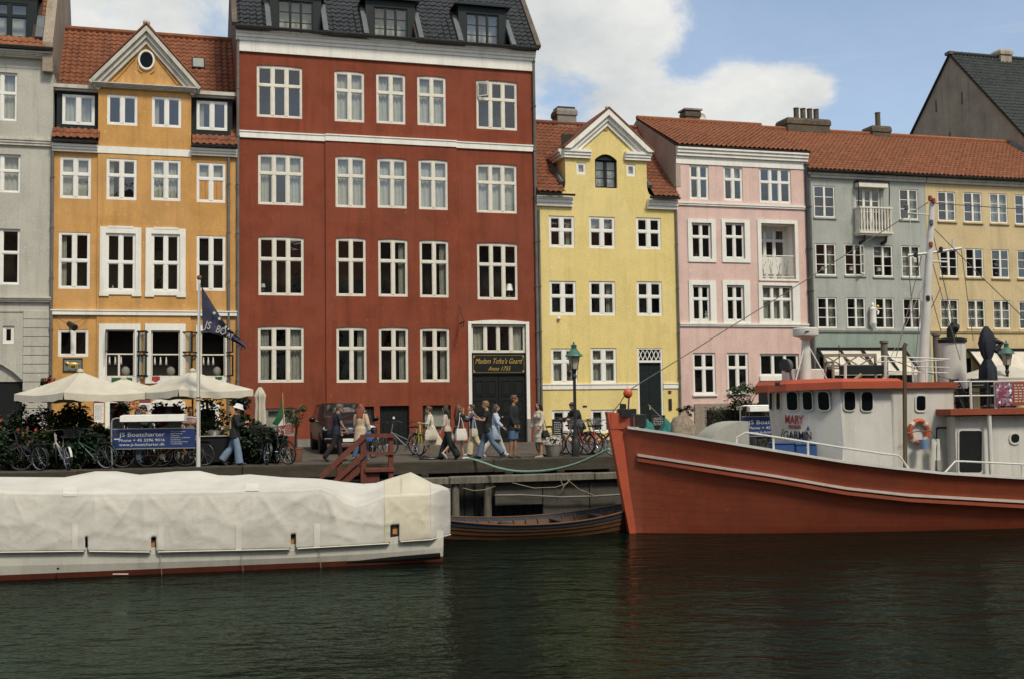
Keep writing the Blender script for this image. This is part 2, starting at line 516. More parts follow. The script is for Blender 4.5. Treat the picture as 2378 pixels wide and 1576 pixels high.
# building kit
STREET = 0.20
_pane_cache = {}
def pane_mesh(w,h,m):
	k = (round(w,2),round(h,2),m.name)
	if k not in _pane_cache:
		_pane_cache[k] = MB().box(-k[0] / 2, k[0] / 2, -0.003, 0.003, -k[1] / 2, k[1] / 2).mesh('pane', m)
	return _pane_cache[k]
def add_pane(parent,u,y,z,w,h,m,tilt=0.012):
	return link('pane', pane_mesh(w, h, m), parent, (u, y, z), (random.uniform(-tilt, tilt) * 0.8, 0, random.uniform(-tilt, tilt)))
def wall_cells(mb,u0,u1,z0,z1,holes,y=0.0,reveal=0.2,mi=0,rev_mi=None,arch=None):
	"""wall sheet with rectangular openings and their reveals"""
	hs = [h for h in holes if h[0] < u1 and h[1] > u0 and h[2] < z1 and h[3] > z0]
	hs = [(max(a,u0),min(b,u1),max(c,z0),min(d,z1)) for a,b,c,d in hs]
	us = sorted(set([u0,u1] + [h[0] for h in hs] + [h[1] for h in hs]))
	zs = sorted(set([z0,z1] + [h[2] for h in hs] + [h[3] for h in hs]))
	for c,d in zip(zs,zs[1:]):
		run = None
		for a,b in zip(us,us[1:]):
			inside = any(h[0] <= (a + b) / 2 <= h[1] and h[2] <= (c + d) / 2 <= h[3] for h in hs)
			if not inside:
				if run is None:
					run = [a,b]
				else:
					run[1] = b
			if inside and run:
				mb.add([(run[0],y,c),(run[1],y,c),(run[1],y,d),(run[0],y,d)],[(0,1,2,3)],mi)
				run = None
		if run:
			mb.add([(run[0],y,c),(run[1],y,c),(run[1],y,d),(run[0],y,d)],[(0,1,2,3)],mi)
	rm = mi if rev_mi is None else rev_mi
	for a,b,c,d in hs:
		r = y + reveal
		mb.add([(a,y,c),(b,y,c),(b,y,d),(a,y,d),(a,r,c),(b,r,c),(b,r,d),(a,r,d)],
			[(0,4,5,1),(1,5,6,2),(2,6,7,3),(3,7,4,0)],rm)
def arc_pts(a,b,z,rise,n=8):
	"""points of a shallow arch from (a,z) to (b,z)"""
	return [(a + (b - a) * i / n,z + rise * (1 - (2 * i / n - 1) ** 2)) for i in range(n + 1)]
def curtain_mesh(w,h,folds,amp=0.02):
	mb = MB()
	n = max(6,int(folds * 6))
	top = [(-w / 2 + w * i / n,amp * math.sin(folds * 6.283 * i / n),h / 2) for i in range(n + 1)]
	bot = [(p[0],p[1] * 1.4,-h / 2) for p in top]
	mb.grid([bot,top])
	return mb
def make_window(parent, rect, cols, rows, y=0.06, fw=0.065, mw=0.085, tw=0.085, thin=False, m='white_paint', glass='glass', curtain='', sill=None,
				rise=0.0, sill_m='white_trim', name='window', curtain_m='curtain', bar_rows=None, depth=0.07, blank=None, bar=0.025, flat=False):
	"""rect = (u0,u1,z0,z1) in the parent's own frame; rows = fractions from the bottom; the window's mesh is its frame"""
	u0,u1,z0,z1 = rect
	mb = MB()
	y1 = y + depth
	mb.box(u0,u0 + fw,y,y1,z0,z1)
	mb.box(u1 - fw,u1,y,y1,z0,z1)
	mb.box(u0 + fw,u1 - fw,y,y1,z0,z0 + fw * 1.1)
	if rise:
		pts = arc_pts(u0,u1,z1,rise)
		mb.prism([(u0,z1 - fw)] + [(u1,z1 - fw)] + list(reversed(pts)),y + 0.001,y1 - 0.001)
	else:
		mb.box(u0 + fw,u1 - fw,y,y1,z1 - fw,z1)
	cu = [u0 + fw + (u1 - u0 - 2 * fw) * i / cols for i in range(cols + 1)]
	tot = sum(rows)
	cz = [z0 + fw * 1.1]
	for r in rows:
		cz.append(cz[-1] + r / tot * (z1 - z0 - 2.1 * fw))
	for c in cu[1:-1]:
		mb.box(c - mw / 2,c + mw / 2,y - 0.012,y1 - 0.01,z0 + fw * 1.1 + 0.001,z1 - fw - 0.001)
	for z in cz[1:-1]:
		if thin:
			for a,b in zip(cu,cu[1:]):
				mb.box(a + (mw / 2 if a != cu[0] else 0),b - (mw / 2 if b != cu[-1] else 0),y + 0.015,y1 - 0.02,z - bar / 2,z + bar / 2)
		else:
			mb.box(u0 + fw + 0.001,u1 - fw - 0.001,y - 0.016,y1 - 0.012,z - tw / 2,z + tw / 2)
	sash = 0.028
	w = mb  # sash rims round every cell
	win = None
	cells = []
	for i in range(cols):
		for j in range(len(rows)):
			a = cu[i] + (mw / 2 if i else 0)
			b = cu[i + 1] - (mw / 2 if i < cols - 1 else 0)
			hh = bar / 2 if thin else tw / 2
			c = cz[j] + (hh if j else 0)
			d = cz[j + 1] - (hh if j < len(rows) - 1 else 0)
			if not thin:
				for bx in ((a,a + sash,c,d),(b - sash,b,c,d),(a + sash,b - sash,c,c + sash),(a + sash,b - sash,d - sash,d)):
					mb.box(bx[0],bx[1],y + 0.012,y1 - 0.018,bx[2],bx[3])
				a,b,c,d = a + sash,b - sash,c + sash,d - sash
			cells.append((i,j,a,b,c,d))
	win = mb.build('window_frame' if flat else name, M[m], parent)
	if flat:
		win = parent
	for i,j,a,b,c,d in cells:
		if blank and (i,j) in blank:
			continue
		add_pane(win,(a + b) / 2,y + 0.035,(c + d) / 2,b - a - 0.004,d - c - 0.004,M[glass])
	if sill:
		MB().box(u0 - 0.05, u1 + 0.05, -sill, y, z0 - 0.07, z0 - 0.003).build('sill', M[sill_m], win)
	W,H = u1 - u0,z1 - z0
	zc = (z0 + z1) / 2
	yc = y + 0.20
	if 'F' in curtain:
		curtain_mesh(W * 0.96, H * 0.97, 7).build('curtain', M[curtain_m], win, (u0 + W / 2, yc, zc), smooth=True)
	if 'L' in curtain:
		curtain_mesh(W * 0.2, H * 0.97, 3).build('curtain', M[curtain_m], win, (u0 + W * 0.14, yc, zc), smooth=True)
	if 'R' in curtain:
		curtain_mesh(W * 0.24, H * 0.97, 3).build('curtain', M[curtain_m], win, (u1 - W * 0.16, yc, zc), smooth=True)
	if 'T' in curtain:
		MB().box(u0 + 0.03, u1 - 0.03, yc, yc + 0.01, z0 + H * 0.62, z1 - 0.02).build('blind', M[curtain_m], win)
	if 'B' in curtain:
		MB().box(u0 + 0.03, u1 - 0.03, yc, yc + 0.01, z0 + 0.02, z1 - 0.02).build('blind', M[curtain_m], win)
	return win
def surround(parent, outer, inner, proud=0.035, m='white_trim', ears=0.0):
	"""flat moulded band round an opening"""
	a,b,c,d = outer
	p,q,r,s = inner
	mb = MB()
	mb.box(a,p,-proud,0.05,c,d)
	mb.box(q,b,-proud,0.05,c,d)
	mb.box(p,q,-proud,0.05,s,d)
	if r > c + 0.01:
		mb.box(p,q,-proud,0.05,c,r)
	if ears:
		e = (b - a) * 0.22
		mb.box(a - 0.015,a + e,-proud - 0.012,0.0,c - ears,c + 0.1)
		mb.box(b - e,b + 0.015,-proud - 0.012,0.0,c - ears,c + 0.1)
		mb.box(a + e * 0.9,b - e * 0.9,-proud - 0.012,0.0,d - 0.04,d + ears * 0.6)
	return mb.build('window_surround', M[m], parent)
def moulding(mb,u0,u1,z0,z1,proud,y=0.0,steps=3,mi=0,ends=True):
	"""stepped cornice or string course, widest at the top"""
	for k in range(steps):
		a = z0 + (z1 - z0) * k / steps
		b = z0 + (z1 - z0) * (k + 1) / steps
		p = proud * (0.35 + 0.65 * (k + 1) / steps)
		e = p * 0.0
		mb.box(u0 - e,u1 + e,y - p,y + 0.02,a,b - 0.0005,mi)
	return mb
def tile_mesh(name,w,l,m,amp=0.035):
	"""one pantile: wavy cross section, lies along +y (up the slope), origin at its lower left, z away from the roof"""
	n = 6
	prof = [(0,0.55),(0.16,0.05),(0.36,0.0),(0.56,0.45),(0.72,0.98),(0.88,0.98),(1.04,0.5)]
	lo = [(p[0] * w,0,0.03 + p[1] * amp) for p in prof]
	hi = [(p[0] * w,l * 1.06,0.002 + p[1] * amp) for p in prof]
	lip = [(p[0] * w,0.004,0.005 + p[1] * amp) for p in prof]
	mb = MB()
	mb.grid([lip,lo,hi])
	return mb.mesh(name,m,smooth=True)
def tiled_roof(parent, name, corner, ux, vy, W, H, m, tw=0.25, tl=0.31, keep=None, deck='roof_deck', amp=0.04, singles=300, first=None, ridge=True, sag=0.012):
	"""tiled slope: corner is the lower left point, ux along the eave, vy up the slope; deck + tiles (the biggest-showing 300 as objects)"""
	corner,ux,vy = Vector(corner),Vector(ux).normalized(),Vector(vy).normalized()
	nz = ux.cross(vy).normalized()
	base = Matrix((ux,vy,nz)).transposed().to_4x4()
	base.translation = corner
	nx,ny = int(round(W / tw)),int(math.ceil(H / tl))
	tw = W / nx
	deckm = MB()
	step = 0.5
	gx,gy = max(1,int(W / step)),max(1,int(H / step))
	for i in range(gx):
		for j in range(gy):
			a,b,c,d = W * i / gx,W * (i + 1) / gx,H * j / gy,H * (j + 1) / gy
			if keep and not keep((a + b) / 2,(c + d) / 2):
				continue
			deckm.box(a,b,c,d,-0.10,-0.012)
	roof = deckm.build(name,M[deck],parent)
	roof.matrix_local = base
	me = tile_mesh('roof_tile', tw, tl, M[m], amp)
	spots = []
	for j in range(ny):
		for i in range(nx):
			x,y = i * tw,j * tl
			if keep and not keep(x + tw / 2,y + tl / 2):
				continue
			spots.append((i,j,x,y))
	if first:
		spots.sort(key=lambda s: first(s[2] + tw / 2,s[3] + tl / 2))
	rest = MB()
	tv = [v.co.copy() for v in me.vertices]
	tf = [tuple(p.vertices) for p in me.polygons]
	rnd = random.Random(len(spots))
	for k,(i,j,x,y) in enumerate(spots):
		dz = 0.012 * math.sin(x * 0.7) * math.sin(y * 0.9) + rnd.uniform(-0.004,0.006)
		rz = rnd.uniform(-0.012,0.012)
		if k < singles:
			link('roof_tile', me, roof, (x, y + rnd.uniform(-0.012, 0.012), dz), (0, 0, rz))
		else:
			Mx = Matrix.Translation((x, y + rnd.uniform(-0.012, 0.012), dz)) @ Matrix.Rotation(rz, 4, 'Z')
			rest.add(tv,tf,0,Mx)
	if rest.v:
		rest.build('roof_tiles', M[m], roof, smooth=True, kind='stuff')
	if ridge:
		rb = MB()
		k = max(2,int(W / 0.36))
		for i in range(k):
			a,b = W * i / k,W * (i + 1) / k
			rb.tube([(a,H + 0.03,0.04),(b + 0.03,H + 0.03,0.055)],[0.13,0.115],8)
		rb.build('ridge_tiles', M[m], roof, smooth=True, kind='stuff')
	return roof
def pipe(parent, u, z0, z1, r=0.05, y=-0.08, m='pipe_grey', name='downpipe', bend=None):
	mb = MB()
	pts = [(u,y,z0),(u,y,z1)]
	if bend:
		pts += [(u + bend[0],y - bend[1],z1 + bend[2])]
	mb.tube(pts,r,8)
	z = z0 + 0.6
	while z < z1:
		mb.tube([(u,y,z),(u,y,z + 0.06)],r * 1.35,8)
		z += 1.9
	return mb.build(name,M[m],parent,smooth=True)
def gutter(parent, u0, u1, z, y=-0.32, r=0.075, m='zinc'):
	mb = MB()
	n = 7
	ring = [(math.cos(math.pi + math.pi * k / n) * r,math.sin(math.pi + math.pi * k / n) * r) for k in range(n + 1)]
	ring += [(r - 0.012,0.0),(-r + 0.012,0.0)]
	mb.rings([[(u0,y + a,z + b) for a,b in ring],[(u1,y + a,z + b) for a,b in ring]])
	return mb.build('gutter', M[m], parent, smooth=True)
def house(name, label, um, group='old houses along the quay'):
	return thing(name, label, 'house', fpt(um, 0, STREET), YAW, group)
class Frame:
	"""turns photo measurements on the house front into the house's own frame"""
	def __init__(self,root,um):
		self.root,self.um = root,um
	def r(self,x0,y0,x1,y1,off=0.0):
		a,b,c,d = frect(x0,y0,x1,y1,off)
		return a - self.um,b - self.um,c - STREET,d - STREET
	def p(self,px,py,off=0.0):
		u,z = fac(px,py,off)
		return u - self.um,z - STREET
def body(mb,u0,u1,z1,depth,mi=0,y=0.0):
	"""side and back walls plus a floor plate on top"""
	mb.add([(u0,y,0),(u0,depth,0),(u1,depth,0),(u1,y,0),(u0,y,z1),(u0,depth,z1),(u1,depth,z1),(u1,y,z1)],
		[(1,0,4,5),(2,1,5,6),(3,2,6,7),(4,7,6,5)],mi)
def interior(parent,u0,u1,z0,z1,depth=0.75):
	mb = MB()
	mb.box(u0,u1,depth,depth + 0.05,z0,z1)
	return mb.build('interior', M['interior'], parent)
def rel(points,um):
	return [(u - um,z - STREET) for u,z in points]
def chimney(parent, rect, y0, y1, m='chimney_brick', cap=None, pots=(), flare=0.06):
	u0,u1,z0,z1 = rect
	mb = MB()
	mb.box(u0,u1,y0,y1,z0 - 1.2,z1 - 0.35)
	mb.rings([[(u0 - e,y0 - e,z),(u1 + e,y0 - e,z),(u1 + e,y1 + e,z),(u0 - e,y1 + e,z)] for e,z in
			((0,z1 - 0.35),(flare,z1 - 0.3),(flare,z1 - 0.12),(0.0,z1))])
	c = mb.build('chimney', M[m], parent)
	for u,h,r in pots:
		MB().lathe([(r * 1.05,z1 - 0.02),(r,z1 + h * 0.5),(r * 1.0,z1 + h),(r * 1.12,z1 + h + 0.01),(r * 1.12,z1 + h + 0.05),(r * 0.7,z1 + h + 0.05)],10,
				c=(u, (y0 + y1) / 2)).build('chimney_pot', M['chimney_brick'], c, smooth=True)
	return c
# ground, water
def build_ground():
	g = MB()
	# quay street: from the quay edge up to the fronts, slightly rising, then flat far behind
	e0,f0 = -60.0,95.0
	QE = QUAY_Y
	rows = []
	for y,z in ((QE,0.0),(QE + 4,0.06),(-2.0,0.17),(0.0,STREET),(2.0,STREET + 0.02),(400.0,STREET + 0.02)):
		rows.append([fpt(u,y,z) for u in (-500,-60,-30,-15,0,15,30,60,110,500)])
	g.grid(rows)
	g.build('street', M['cobbles'], kind='structure')
	w = MB()
	w.grid([[(x,y,WATER) for x in (-500,-60,-25,0,25,60,500)] for y in (-9.2,0,20,45,70,160)])
	w.build('water', M['water'], kind='structure')
# the quay edge runs parallel to the fronts: through (1200, 1066) at z = 0
_q = ground(1200,1066)
QUAY_Y = (_q - F0).dot(FN)
M['cobbles'] = mat('cobbles', (0.088, 0.073, 0.055), rough=0.9, var=0.2, scale=0.6)
def cobble_nodes():
	m = M['cobbles']
	t = m.node_tree
	b = t.nodes['Principled BSDF']
	L = t.links.new
	tc = N(t, 'ShaderNodeTexCoord')
	vo = N(t, 'ShaderNodeTexVoronoi', ins={'Scale': 7.5, 'Randomness': 0.55})
	vo2 = N(t, 'ShaderNodeTexVoronoi', feature='DISTANCE_TO_EDGE', ins={'Scale': 7.5, 'Randomness': 0.55})
	for v in (vo,vo2):
		L(tc.outputs['Object'], v.inputs['Vector'])
	old = b.inputs['Base Color'].links[0].from_socket
	hs = N(t, 'ShaderNodeMapRange', ins={1: 0, 2: 1, 3: 0.7, 4: 1.35})
	L(vo.outputs['Color'], hs.inputs[0])
	mu = N(t, 'ShaderNodeMix', data_type='RGBA', blend_type='MULTIPLY')
	mu.inputs[0].default_value = 1
	L(old,mu.inputs[6])
	L(hs.outputs[0],mu.inputs[7])
	ed = N(t, 'ShaderNodeMapRange', ins={1: 0.0, 2: 0.06, 3: 0.35, 4: 1.0})
	L(vo2.outputs['Distance'], ed.inputs[0])
	mu2 = N(t, 'ShaderNodeMix', data_type='RGBA', blend_type='MULTIPLY')
	mu2.inputs[0].default_value = 1
	L(mu.outputs[2],mu2.inputs[6])
	L(ed.outputs[0],mu2.inputs[7])
	L(mu2.outputs[2], b.inputs['Base Color'])
	bp = N(t, 'ShaderNodeBump', ins={'Strength': 0.6, 'Distance': 0.02})
	L(ed.outputs[0], bp.inputs['Height'])
	L(bp.outputs[0], b.inputs['Normal'])
cobble_nodes()
def water_mat():
	m = bpy.data.materials.new('canal_water')
	m.use_nodes = True
	t = m.node_tree
	b = t.nodes['Principled BSDF']
	L = t.links.new
	tc = N(t, 'ShaderNodeTexCoord')
	hs = []
	for sc,stretch,amp,rot,det in ((0.9,(0.6,1.0,1),0.085,12,2.0),(2.6,(0.6,1.0,1),0.046,-14,2.5),(6.5,(0.6,1.0,1),0.020,22,2.5),(15.0,(0.7,1.0,1),0.006,-30,2.0)):
		mp = N(t, 'ShaderNodeMapping', ins={'Scale': stretch, 'Rotation': (0, 0, R(rot))})
		L(tc.outputs['Object'], mp.inputs['Vector'])
		n = N(t, 'ShaderNodeTexNoise', ins={'Scale': sc, 'Detail': det, 'Roughness': 0.55, 'Distortion': 0.4})
		L(mp.outputs[0], n.inputs['Vector'])
		mu = N(t, 'ShaderNodeMath', operation='MULTIPLY', ins={1: amp})
		L(n.outputs['Fac'], mu.inputs[0])
		hs.append(mu.outputs[0])
	cur = hs[0]
	for h in hs[1:]:
		ad = N(t, 'ShaderNodeMath', operation='ADD')
		L(cur,ad.inputs[0])
		L(h,ad.inputs[1])
		cur = ad.outputs[0]
	# calm and ruffled patches
	nc = N(t, 'ShaderNodeTexNoise', ins={'Scale': 0.12, 'Detail': 3.0})
	L(tc.outputs['Object'], nc.inputs['Vector'])
	mr = N(t, 'ShaderNodeMapRange', ins={1: 0.35, 2: 0.65, 3: 0.75, 4: 1.0})
	L(nc.outputs['Fac'], mr.inputs[0])
	bp = N(t, 'ShaderNodeBump', ins={'Strength': 1.0, 'Distance': 1.0})
	L(cur, bp.inputs['Height'])
	L(mr.outputs[0], bp.inputs['Strength'])
	# murky green water: dark body under a fresnel surface reflection that the water tints
	gl = N(t, 'ShaderNodeBsdfGlossy', ins={'Roughness': 0.05})
	gl.inputs['Color'].default_value = (0.50, 0.63, 0.55, 1)
	df = N(t, 'ShaderNodeBsdfDiffuse')
	df.inputs['Color'].default_value = (0.003, 0.007, 0.005, 1)
	fr = N(t, 'ShaderNodeFresnel', ins={'IOR': 1.13})
	mx = N(t, 'ShaderNodeMixShader')
	for s_ in (gl,df,fr):
		L(bp.outputs[0], s_.inputs['Normal'])
	L(fr.outputs[0],mx.inputs[0])
	L(df.outputs[0],mx.inputs[1])
	L(gl.outputs[0],mx.inputs[2])
	L(mx.outputs[0], t.nodes['Material Output'].inputs[0])
	t.nodes.remove(b)
	return m
M['water'] = water_mat()
build_ground()
# the red house
def spandrel(mb,rect,rise,y,mi=0):
	"""fills the corners of an opening above a shallow arch"""
	u0,u1,z0,z1 = rect
	top = z1 + rise + 0.004
	pts = arc_pts(u0,u1,z1,rise)
	for (a,c),(b,d) in zip(pts,pts[1:]):
		mb.add([(a,y,c),(b,y,d),(b,y,top),(a,y,top),(a,y + 0.1,c),(b,y + 0.1,d)],[(0,1,2,3),(0,4,5,1)],mi)
def red_house():
	um = fac(897,700)[0]
	root = house('red_house', 'tall dark red house with black tiled roof, white cornice and three dark dormers', um)
	fr = Frame(root,um)
	uL,uR = fr.p(551,480)[0],fr.p(1244,500)[0]
	zc0 = fr.p(897, 143.5)[1]           # under the white frieze
	zc1 = fr.p(897, 96)[1]              # gutter
	o1,o2,k = (540,0),(540,480),720 / 2352
	W = []                              # (rect px in crop units, origin, cols, rise, curtain)
	rows = [
		(o1, [(184, 507, 530, 895, 3), (774, 548, 1001, 926, 2), (1091, 566, 1313, 941, 2), (1402, 586, 1620, 955, 2), (1850, 622, 2160, 985, 3)], 0.04, ['', 'F', 'F', 'F', '']),
		(o1, [(194, 1176, 538, 1556, 3), (779, 1196, 1008, 1578, 2), (1098, 1211, 1321, 1582, 2), (1410, 1222, 1632, 1594, 2), (1850, 1252, 2158, 1617, 3)], 0.04, ['LTR', 'F', 'F', 'TF', 'F']),
		(o2, [(196, 235, 542, 674, 3), (784, 245, 1011, 681, 2), (1104, 255, 1328, 684, 2), (1418, 263, 1638, 690, 2), (1857, 282, 2164, 706, 3)], 0.035, ['', '', 'R', 'R', '']),
		(o2, [(193, 914, 543, 1330, 3), (787, 921, 1017, 1331, 2), (1109, 923, 1333, 1329, 2), (1422, 926, 1645, 1327, 2)], 0.035, ['LR', 'R', 'R', 'RL']),
	]
	wins,holes = [],[]
	for org,lst,rise,cur in rows:
		for (x0,y0,x1,y1,cols),c in zip(lst,cur):
			rc = fr.r(org[0] + x0 * k,org[1] + y0 * k,org[0] + x1 * k,org[1] + y1 * k)
			wins.append((rc,cols,rise,c))
			holes.append((rc[0],rc[1],rc[2],rc[3] + rise))
	door = fr.r(1095.6,753,1222.5,1027)
	door = (door[0],door[1],0.0,door[3])
	holes.append(door)
	cellar_door = fr.r(881.7,941,950,1034)
	cellar_door = (cellar_door[0],cellar_door[1],0.0,cellar_door[3])
	cellar_win = fr.r(981,940,1046,996)
	cellar_w2 = fr.r(617,947,687,1012)
	cellar_w3 = fr.r(812,943,868,990)
	holes += [cellar_door,cellar_win,cellar_w2,cellar_w3]
	b0,b1 = fr.p(756,600)[0],fr.p(1062,600)[0]
	mb = MB()
	zs0 = fr.p(897, 334)[1]              # string course underside
	wall_cells(mb,uL,b0,0,zs0,holes,0.0)
	wall_cells(mb,b1,uR,0,zs0,holes,0.0)
	wall_cells(mb,b0,b1,0,zs0,holes,-0.07,0.27)
	wall_cells(mb,uL,uR,zs0,zc1 - 0.05,holes,0.0)
	mb.add([(b0,-0.07,0),(b0,0,0),(b0,0,zs0),(b0,-0.07,zs0)],[(0,3,2,1)])
	mb.add([(b1,-0.07,0),(b1,0,0),(b1,0,zs0),(b1,-0.07,zs0)],[(0,1,2,3)])
	for rc,cols,rise,c in wins:
		yo = -0.07 if (b0 < rc[0] < b1 and rc[3] < zs0) else 0.0
		spandrel(mb,rc,rise,yo)
	body(mb,uL,uR,zc1 - 0.05,11.0)
	mb.build('wall', M['red_stucco'], root)
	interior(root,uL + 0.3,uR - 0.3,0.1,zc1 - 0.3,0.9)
	for rc,cols,rise,c in wins:
		yo = -0.07 if (b0 < rc[0] < b1 and rc[3] < zs0) else 0.0
		make_window(root, rc, cols, [0.635, 0.365] if rc[2] > 5.5 or rc[2] < 4 else [0.6, 0.4], y=yo + 0.045, fw=0.075, mw=0.12, tw=0.10, m='cream_paint', curtain=c, rise=rise,
					curtain_m='lace' if rc[2] < 8 else 'curtain')
	# string course and cornice
	sc = MB()
	a = fr.p(650,311)[1],fr.p(650,324)[1]
	sc.box(uL,b0,-0.07,0.03,a[1],a[0])
	sc.box(uL,b0,-0.10,0.03,a[0],a[0] + 0.05)
	sc.box(b1,uR,-0.07,0.03,a[1],a[0])
	sc.box(b1,uR,-0.10,0.03,a[0],a[0] + 0.05)
	sc.box(b0,b1,-0.115,0.03,a[1] + 0.02,a[0] + 0.02)
	sc.box(b0,b1,-0.145,0.03,a[0] + 0.02,a[0] + 0.07)
	sc.build('string_course', M['white_trim'], root)
	co = MB()
	co.box(uL - 0.02,uR + 0.02,-0.09,0.03,zc0,zc1 - 0.42)
	moulding(co,uL - 0.05,uR + 0.05,zc1 - 0.42,zc1 - 0.03,0.24,0,3)
	co.build('cornice', M['white_trim'], root)
	gutter(root,uL - 0.12,uR + 0.12,zc1 + 0.06,-0.42,0.11)
	# roof
	pitch = R(51)
	Hs = 8.6
	dorm = [(645.6,3,727,80),(867.6,19,946,95),(1082,33.7,1158,109.6)]
	drects = [fr.r(*d,off=0.45) for d in dorm]
	def keep(x,y):
		u = x + uL - 0.05
		return not any(a - 0.42 < u < b + 0.42 and y * math.sin(pitch) < (d - zc1) + 0.55 for a,b,c,d in drects)
	tiled_roof(root, 'roof', (uL - 0.05, -0.36, zc1), (1, 0, 0), (0, math.cos(pitch), math.sin(pitch)), uR - uL + 0.1, Hs, 'black_tile', 0.262, 0.30, keep, amp=0.05)
	back = MB()
	yr,zr = -0.36 + Hs * math.cos(pitch),zc1 + Hs * math.sin(pitch)
	back.add([(uL,yr,zr),(uR,yr,zr),(uR,11,zc1),(uL,11,zc1),(uL,0,zc1 - .05),(uR,0,zc1 - .05)],[(1,0,3,2),(0,4,3),(1,2,5)])
	back.build('roof_back', M['party_wall'], root)
	for u,s in ((uL - 0.12,1),(uR + 0.12,-1)):
		vb = MB()
		vb.rings([[(u - 0.1,-0.4 + t * math.cos(pitch),zc1 - 0.02 + t * math.sin(pitch)),(u + 0.1,-0.4 + t * math.cos(pitch),zc1 - 0.02 + t * math.sin(pitch)),
				(u + 0.1,-0.4 + t * math.cos(pitch) - 0.09,zc1 + 0.1 + t * math.sin(pitch)),(u - 0.1,-0.4 + t * math.cos(pitch) - 0.09,zc1 + 0.1 + t * math.sin(pitch))] for t in (0.1,Hs)])
		vb.build('verge', M['party_wall'], root)
	for rc in drects:
		a,b,c,d = rc
		dm = MB()
		y0 = 0.42
		s = 0.30
		bk = 2.6
		# cheeks
		for u in (a - s,b + s - 0.08):
			dm.box(u,u + 0.08,y0 + 0.02,y0 + bk,c - 0.1,d + 0.28)
		dm.box(a - s - 0.03,a,y0,y0 + 0.1,c - 0.08,d + 0.3)
		dm.box(b,b + s + 0.03,y0,y0 + 0.1,c - 0.08,d + 0.3)
		dm.box(a,b,y0,y0 + 0.1,d,d + 0.3)
		dm.box(a - s,b + s,y0,y0 + 0.1,c - 0.12,c)
		# hipped lid with a wide overhang and shallow peak
		o = 0.2
		z = d + 0.3
		um2 = (a + b) / 2
		ring0 = [(a - s - o,y0 - o,z),(b + s + o,y0 - o,z),(b + s + o,y0 + bk,z),(a - s - o,y0 + bk,z)]
		ring1 = [(p[0],p[1],z + 0.07) for p in ring0]
		ring2 = [(a - s + 0.2,y0 + 0.35,z + 0.33),(b + s - 0.2,y0 + 0.35,z + 0.33),(b + s - 0.2,y0 + bk,z + 0.33),(a - s + 0.2,y0 + bk,z + 0.33)]
		dm.rings([ring0,ring1,ring2])
		dobj = dm.build('dormer', M['dark_green_paint'], root)
		# lead flashing down both sides
		fl = MB()
		for u in (a - s - 0.22,b + s + 0.02):
			fl.rings([[(u,-0.36 + t * math.cos(pitch) - 0.10,zc1 + t * math.sin(pitch) + 0.09),(u + 0.2,-0.36 + t * math.cos(pitch) - 0.10,zc1 + t * math.sin(pitch) + 0.09),
					(u + 0.2,-0.36 + t * math.cos(pitch),zc1 + t * math.sin(pitch)),(u,-0.36 + t * math.cos(pitch),zc1 + t * math.sin(pitch))] for t in (0.05,1.9)])
		fl.build('flashing', M['lead'], dobj)
		make_window(dobj, rc, 3, [1, 1, 1], y=y0 + 0.04, fw=0.06, mw=0.10, thin=True, bar=0.035, m='dark_green_paint', flat=True)
		MB().box(a, b, y0 + 0.5, y0 + 0.52, c, d).build('curtain', M['curtain'], dobj)
	# the wide gateway
	dso = fr.r(1088,744,1230,1027)
	sm = MB()
	o = (dso[0],dso[1],0.0,dso[3])
	pts = arc_pts(o[0],o[1],door[3] + 0.10,0.10)
	sm.box(o[0],door[0],-0.05,0.12,0.95,door[3] + 0.1)
	sm.box(door[1],o[1],-0.05,0.12,0.95,door[3] + 0.1)
	sm.prism([(o[0],door[3])] + [(o[1],door[3])] + list(reversed(arc_pts(o[0],o[1],o[3] - 0.08,0.09))),-0.055,0.115)
	sm.build('door_surround', M['white_trim'], root)
	MB().box(o[0] - 0.01, door[0] + 0.005, -0.07, 0.12, 0, 0.95).build('plinth_stone', M['stone'], root)
	MB().box(door[1] - 0.005, o[1] + 0.01, -0.07, 0.12, 0, 0.95).build('plinth_stone', M['stone'], root)
	tz = fr.p(1158,818)[1]
	make_window(root, (door[0], door[1], tz, door[3]), 4, [1], y=0.08, fw=0.07, mw=0.11, m='cream_paint', curtain='LR')
	sb0,sb1 = fr.p(1158,867)[1],fr.p(1158,820.5)[1]
	sg = MB()
	sg.box(door[0] + 0.02,door[1] - 0.02,0.03,0.09,sb0,sb1)
	sgo = sg.build('sign_board', M['black_paint'], root)
	gb = MB()
	for x0,x1,z0,z1 in ((door[0] + .08,door[1] - .08,sb0 + .06,sb0 + .07),(door[0] + .08,door[1] - .08,sb1 - .07,sb1 - .06),
						(door[0] + .08,door[0] + .09,sb0 + .07,sb1 - .07),(door[1] - .09,door[1] - .08,sb0 + .07,sb1 - .07)):
		gb.box(x0,x1,0.024,0.031,z0,z1)
	for x in (door[0] + .12,door[1] - .12):
		for z in (sb0 + .11,sb1 - .11):
			gb.box(x - .03,x + .03,0.022,0.031,z - .03,z + .03)
	gb.build('gold_border', M['gold'], sgo)
	w = door[1] - door[0]
	fit_text('lettering', "Madam Tofte's Gaard", door[0] + w * .07, door[1] - w * .06, sb0 + (sb1 - sb0) * .52, (sb1 - sb0) * .27, M['gold'], sgo, 0.026, shear=0.42)
	fit_text('lettering', 'Anno 1755', door[0] + w * .30, door[1] - w * .28, sb0 + (sb1 - sb0) * .17, (sb1 - sb0) * .22, M['gold'], sgo, 0.026, shear=0.42)
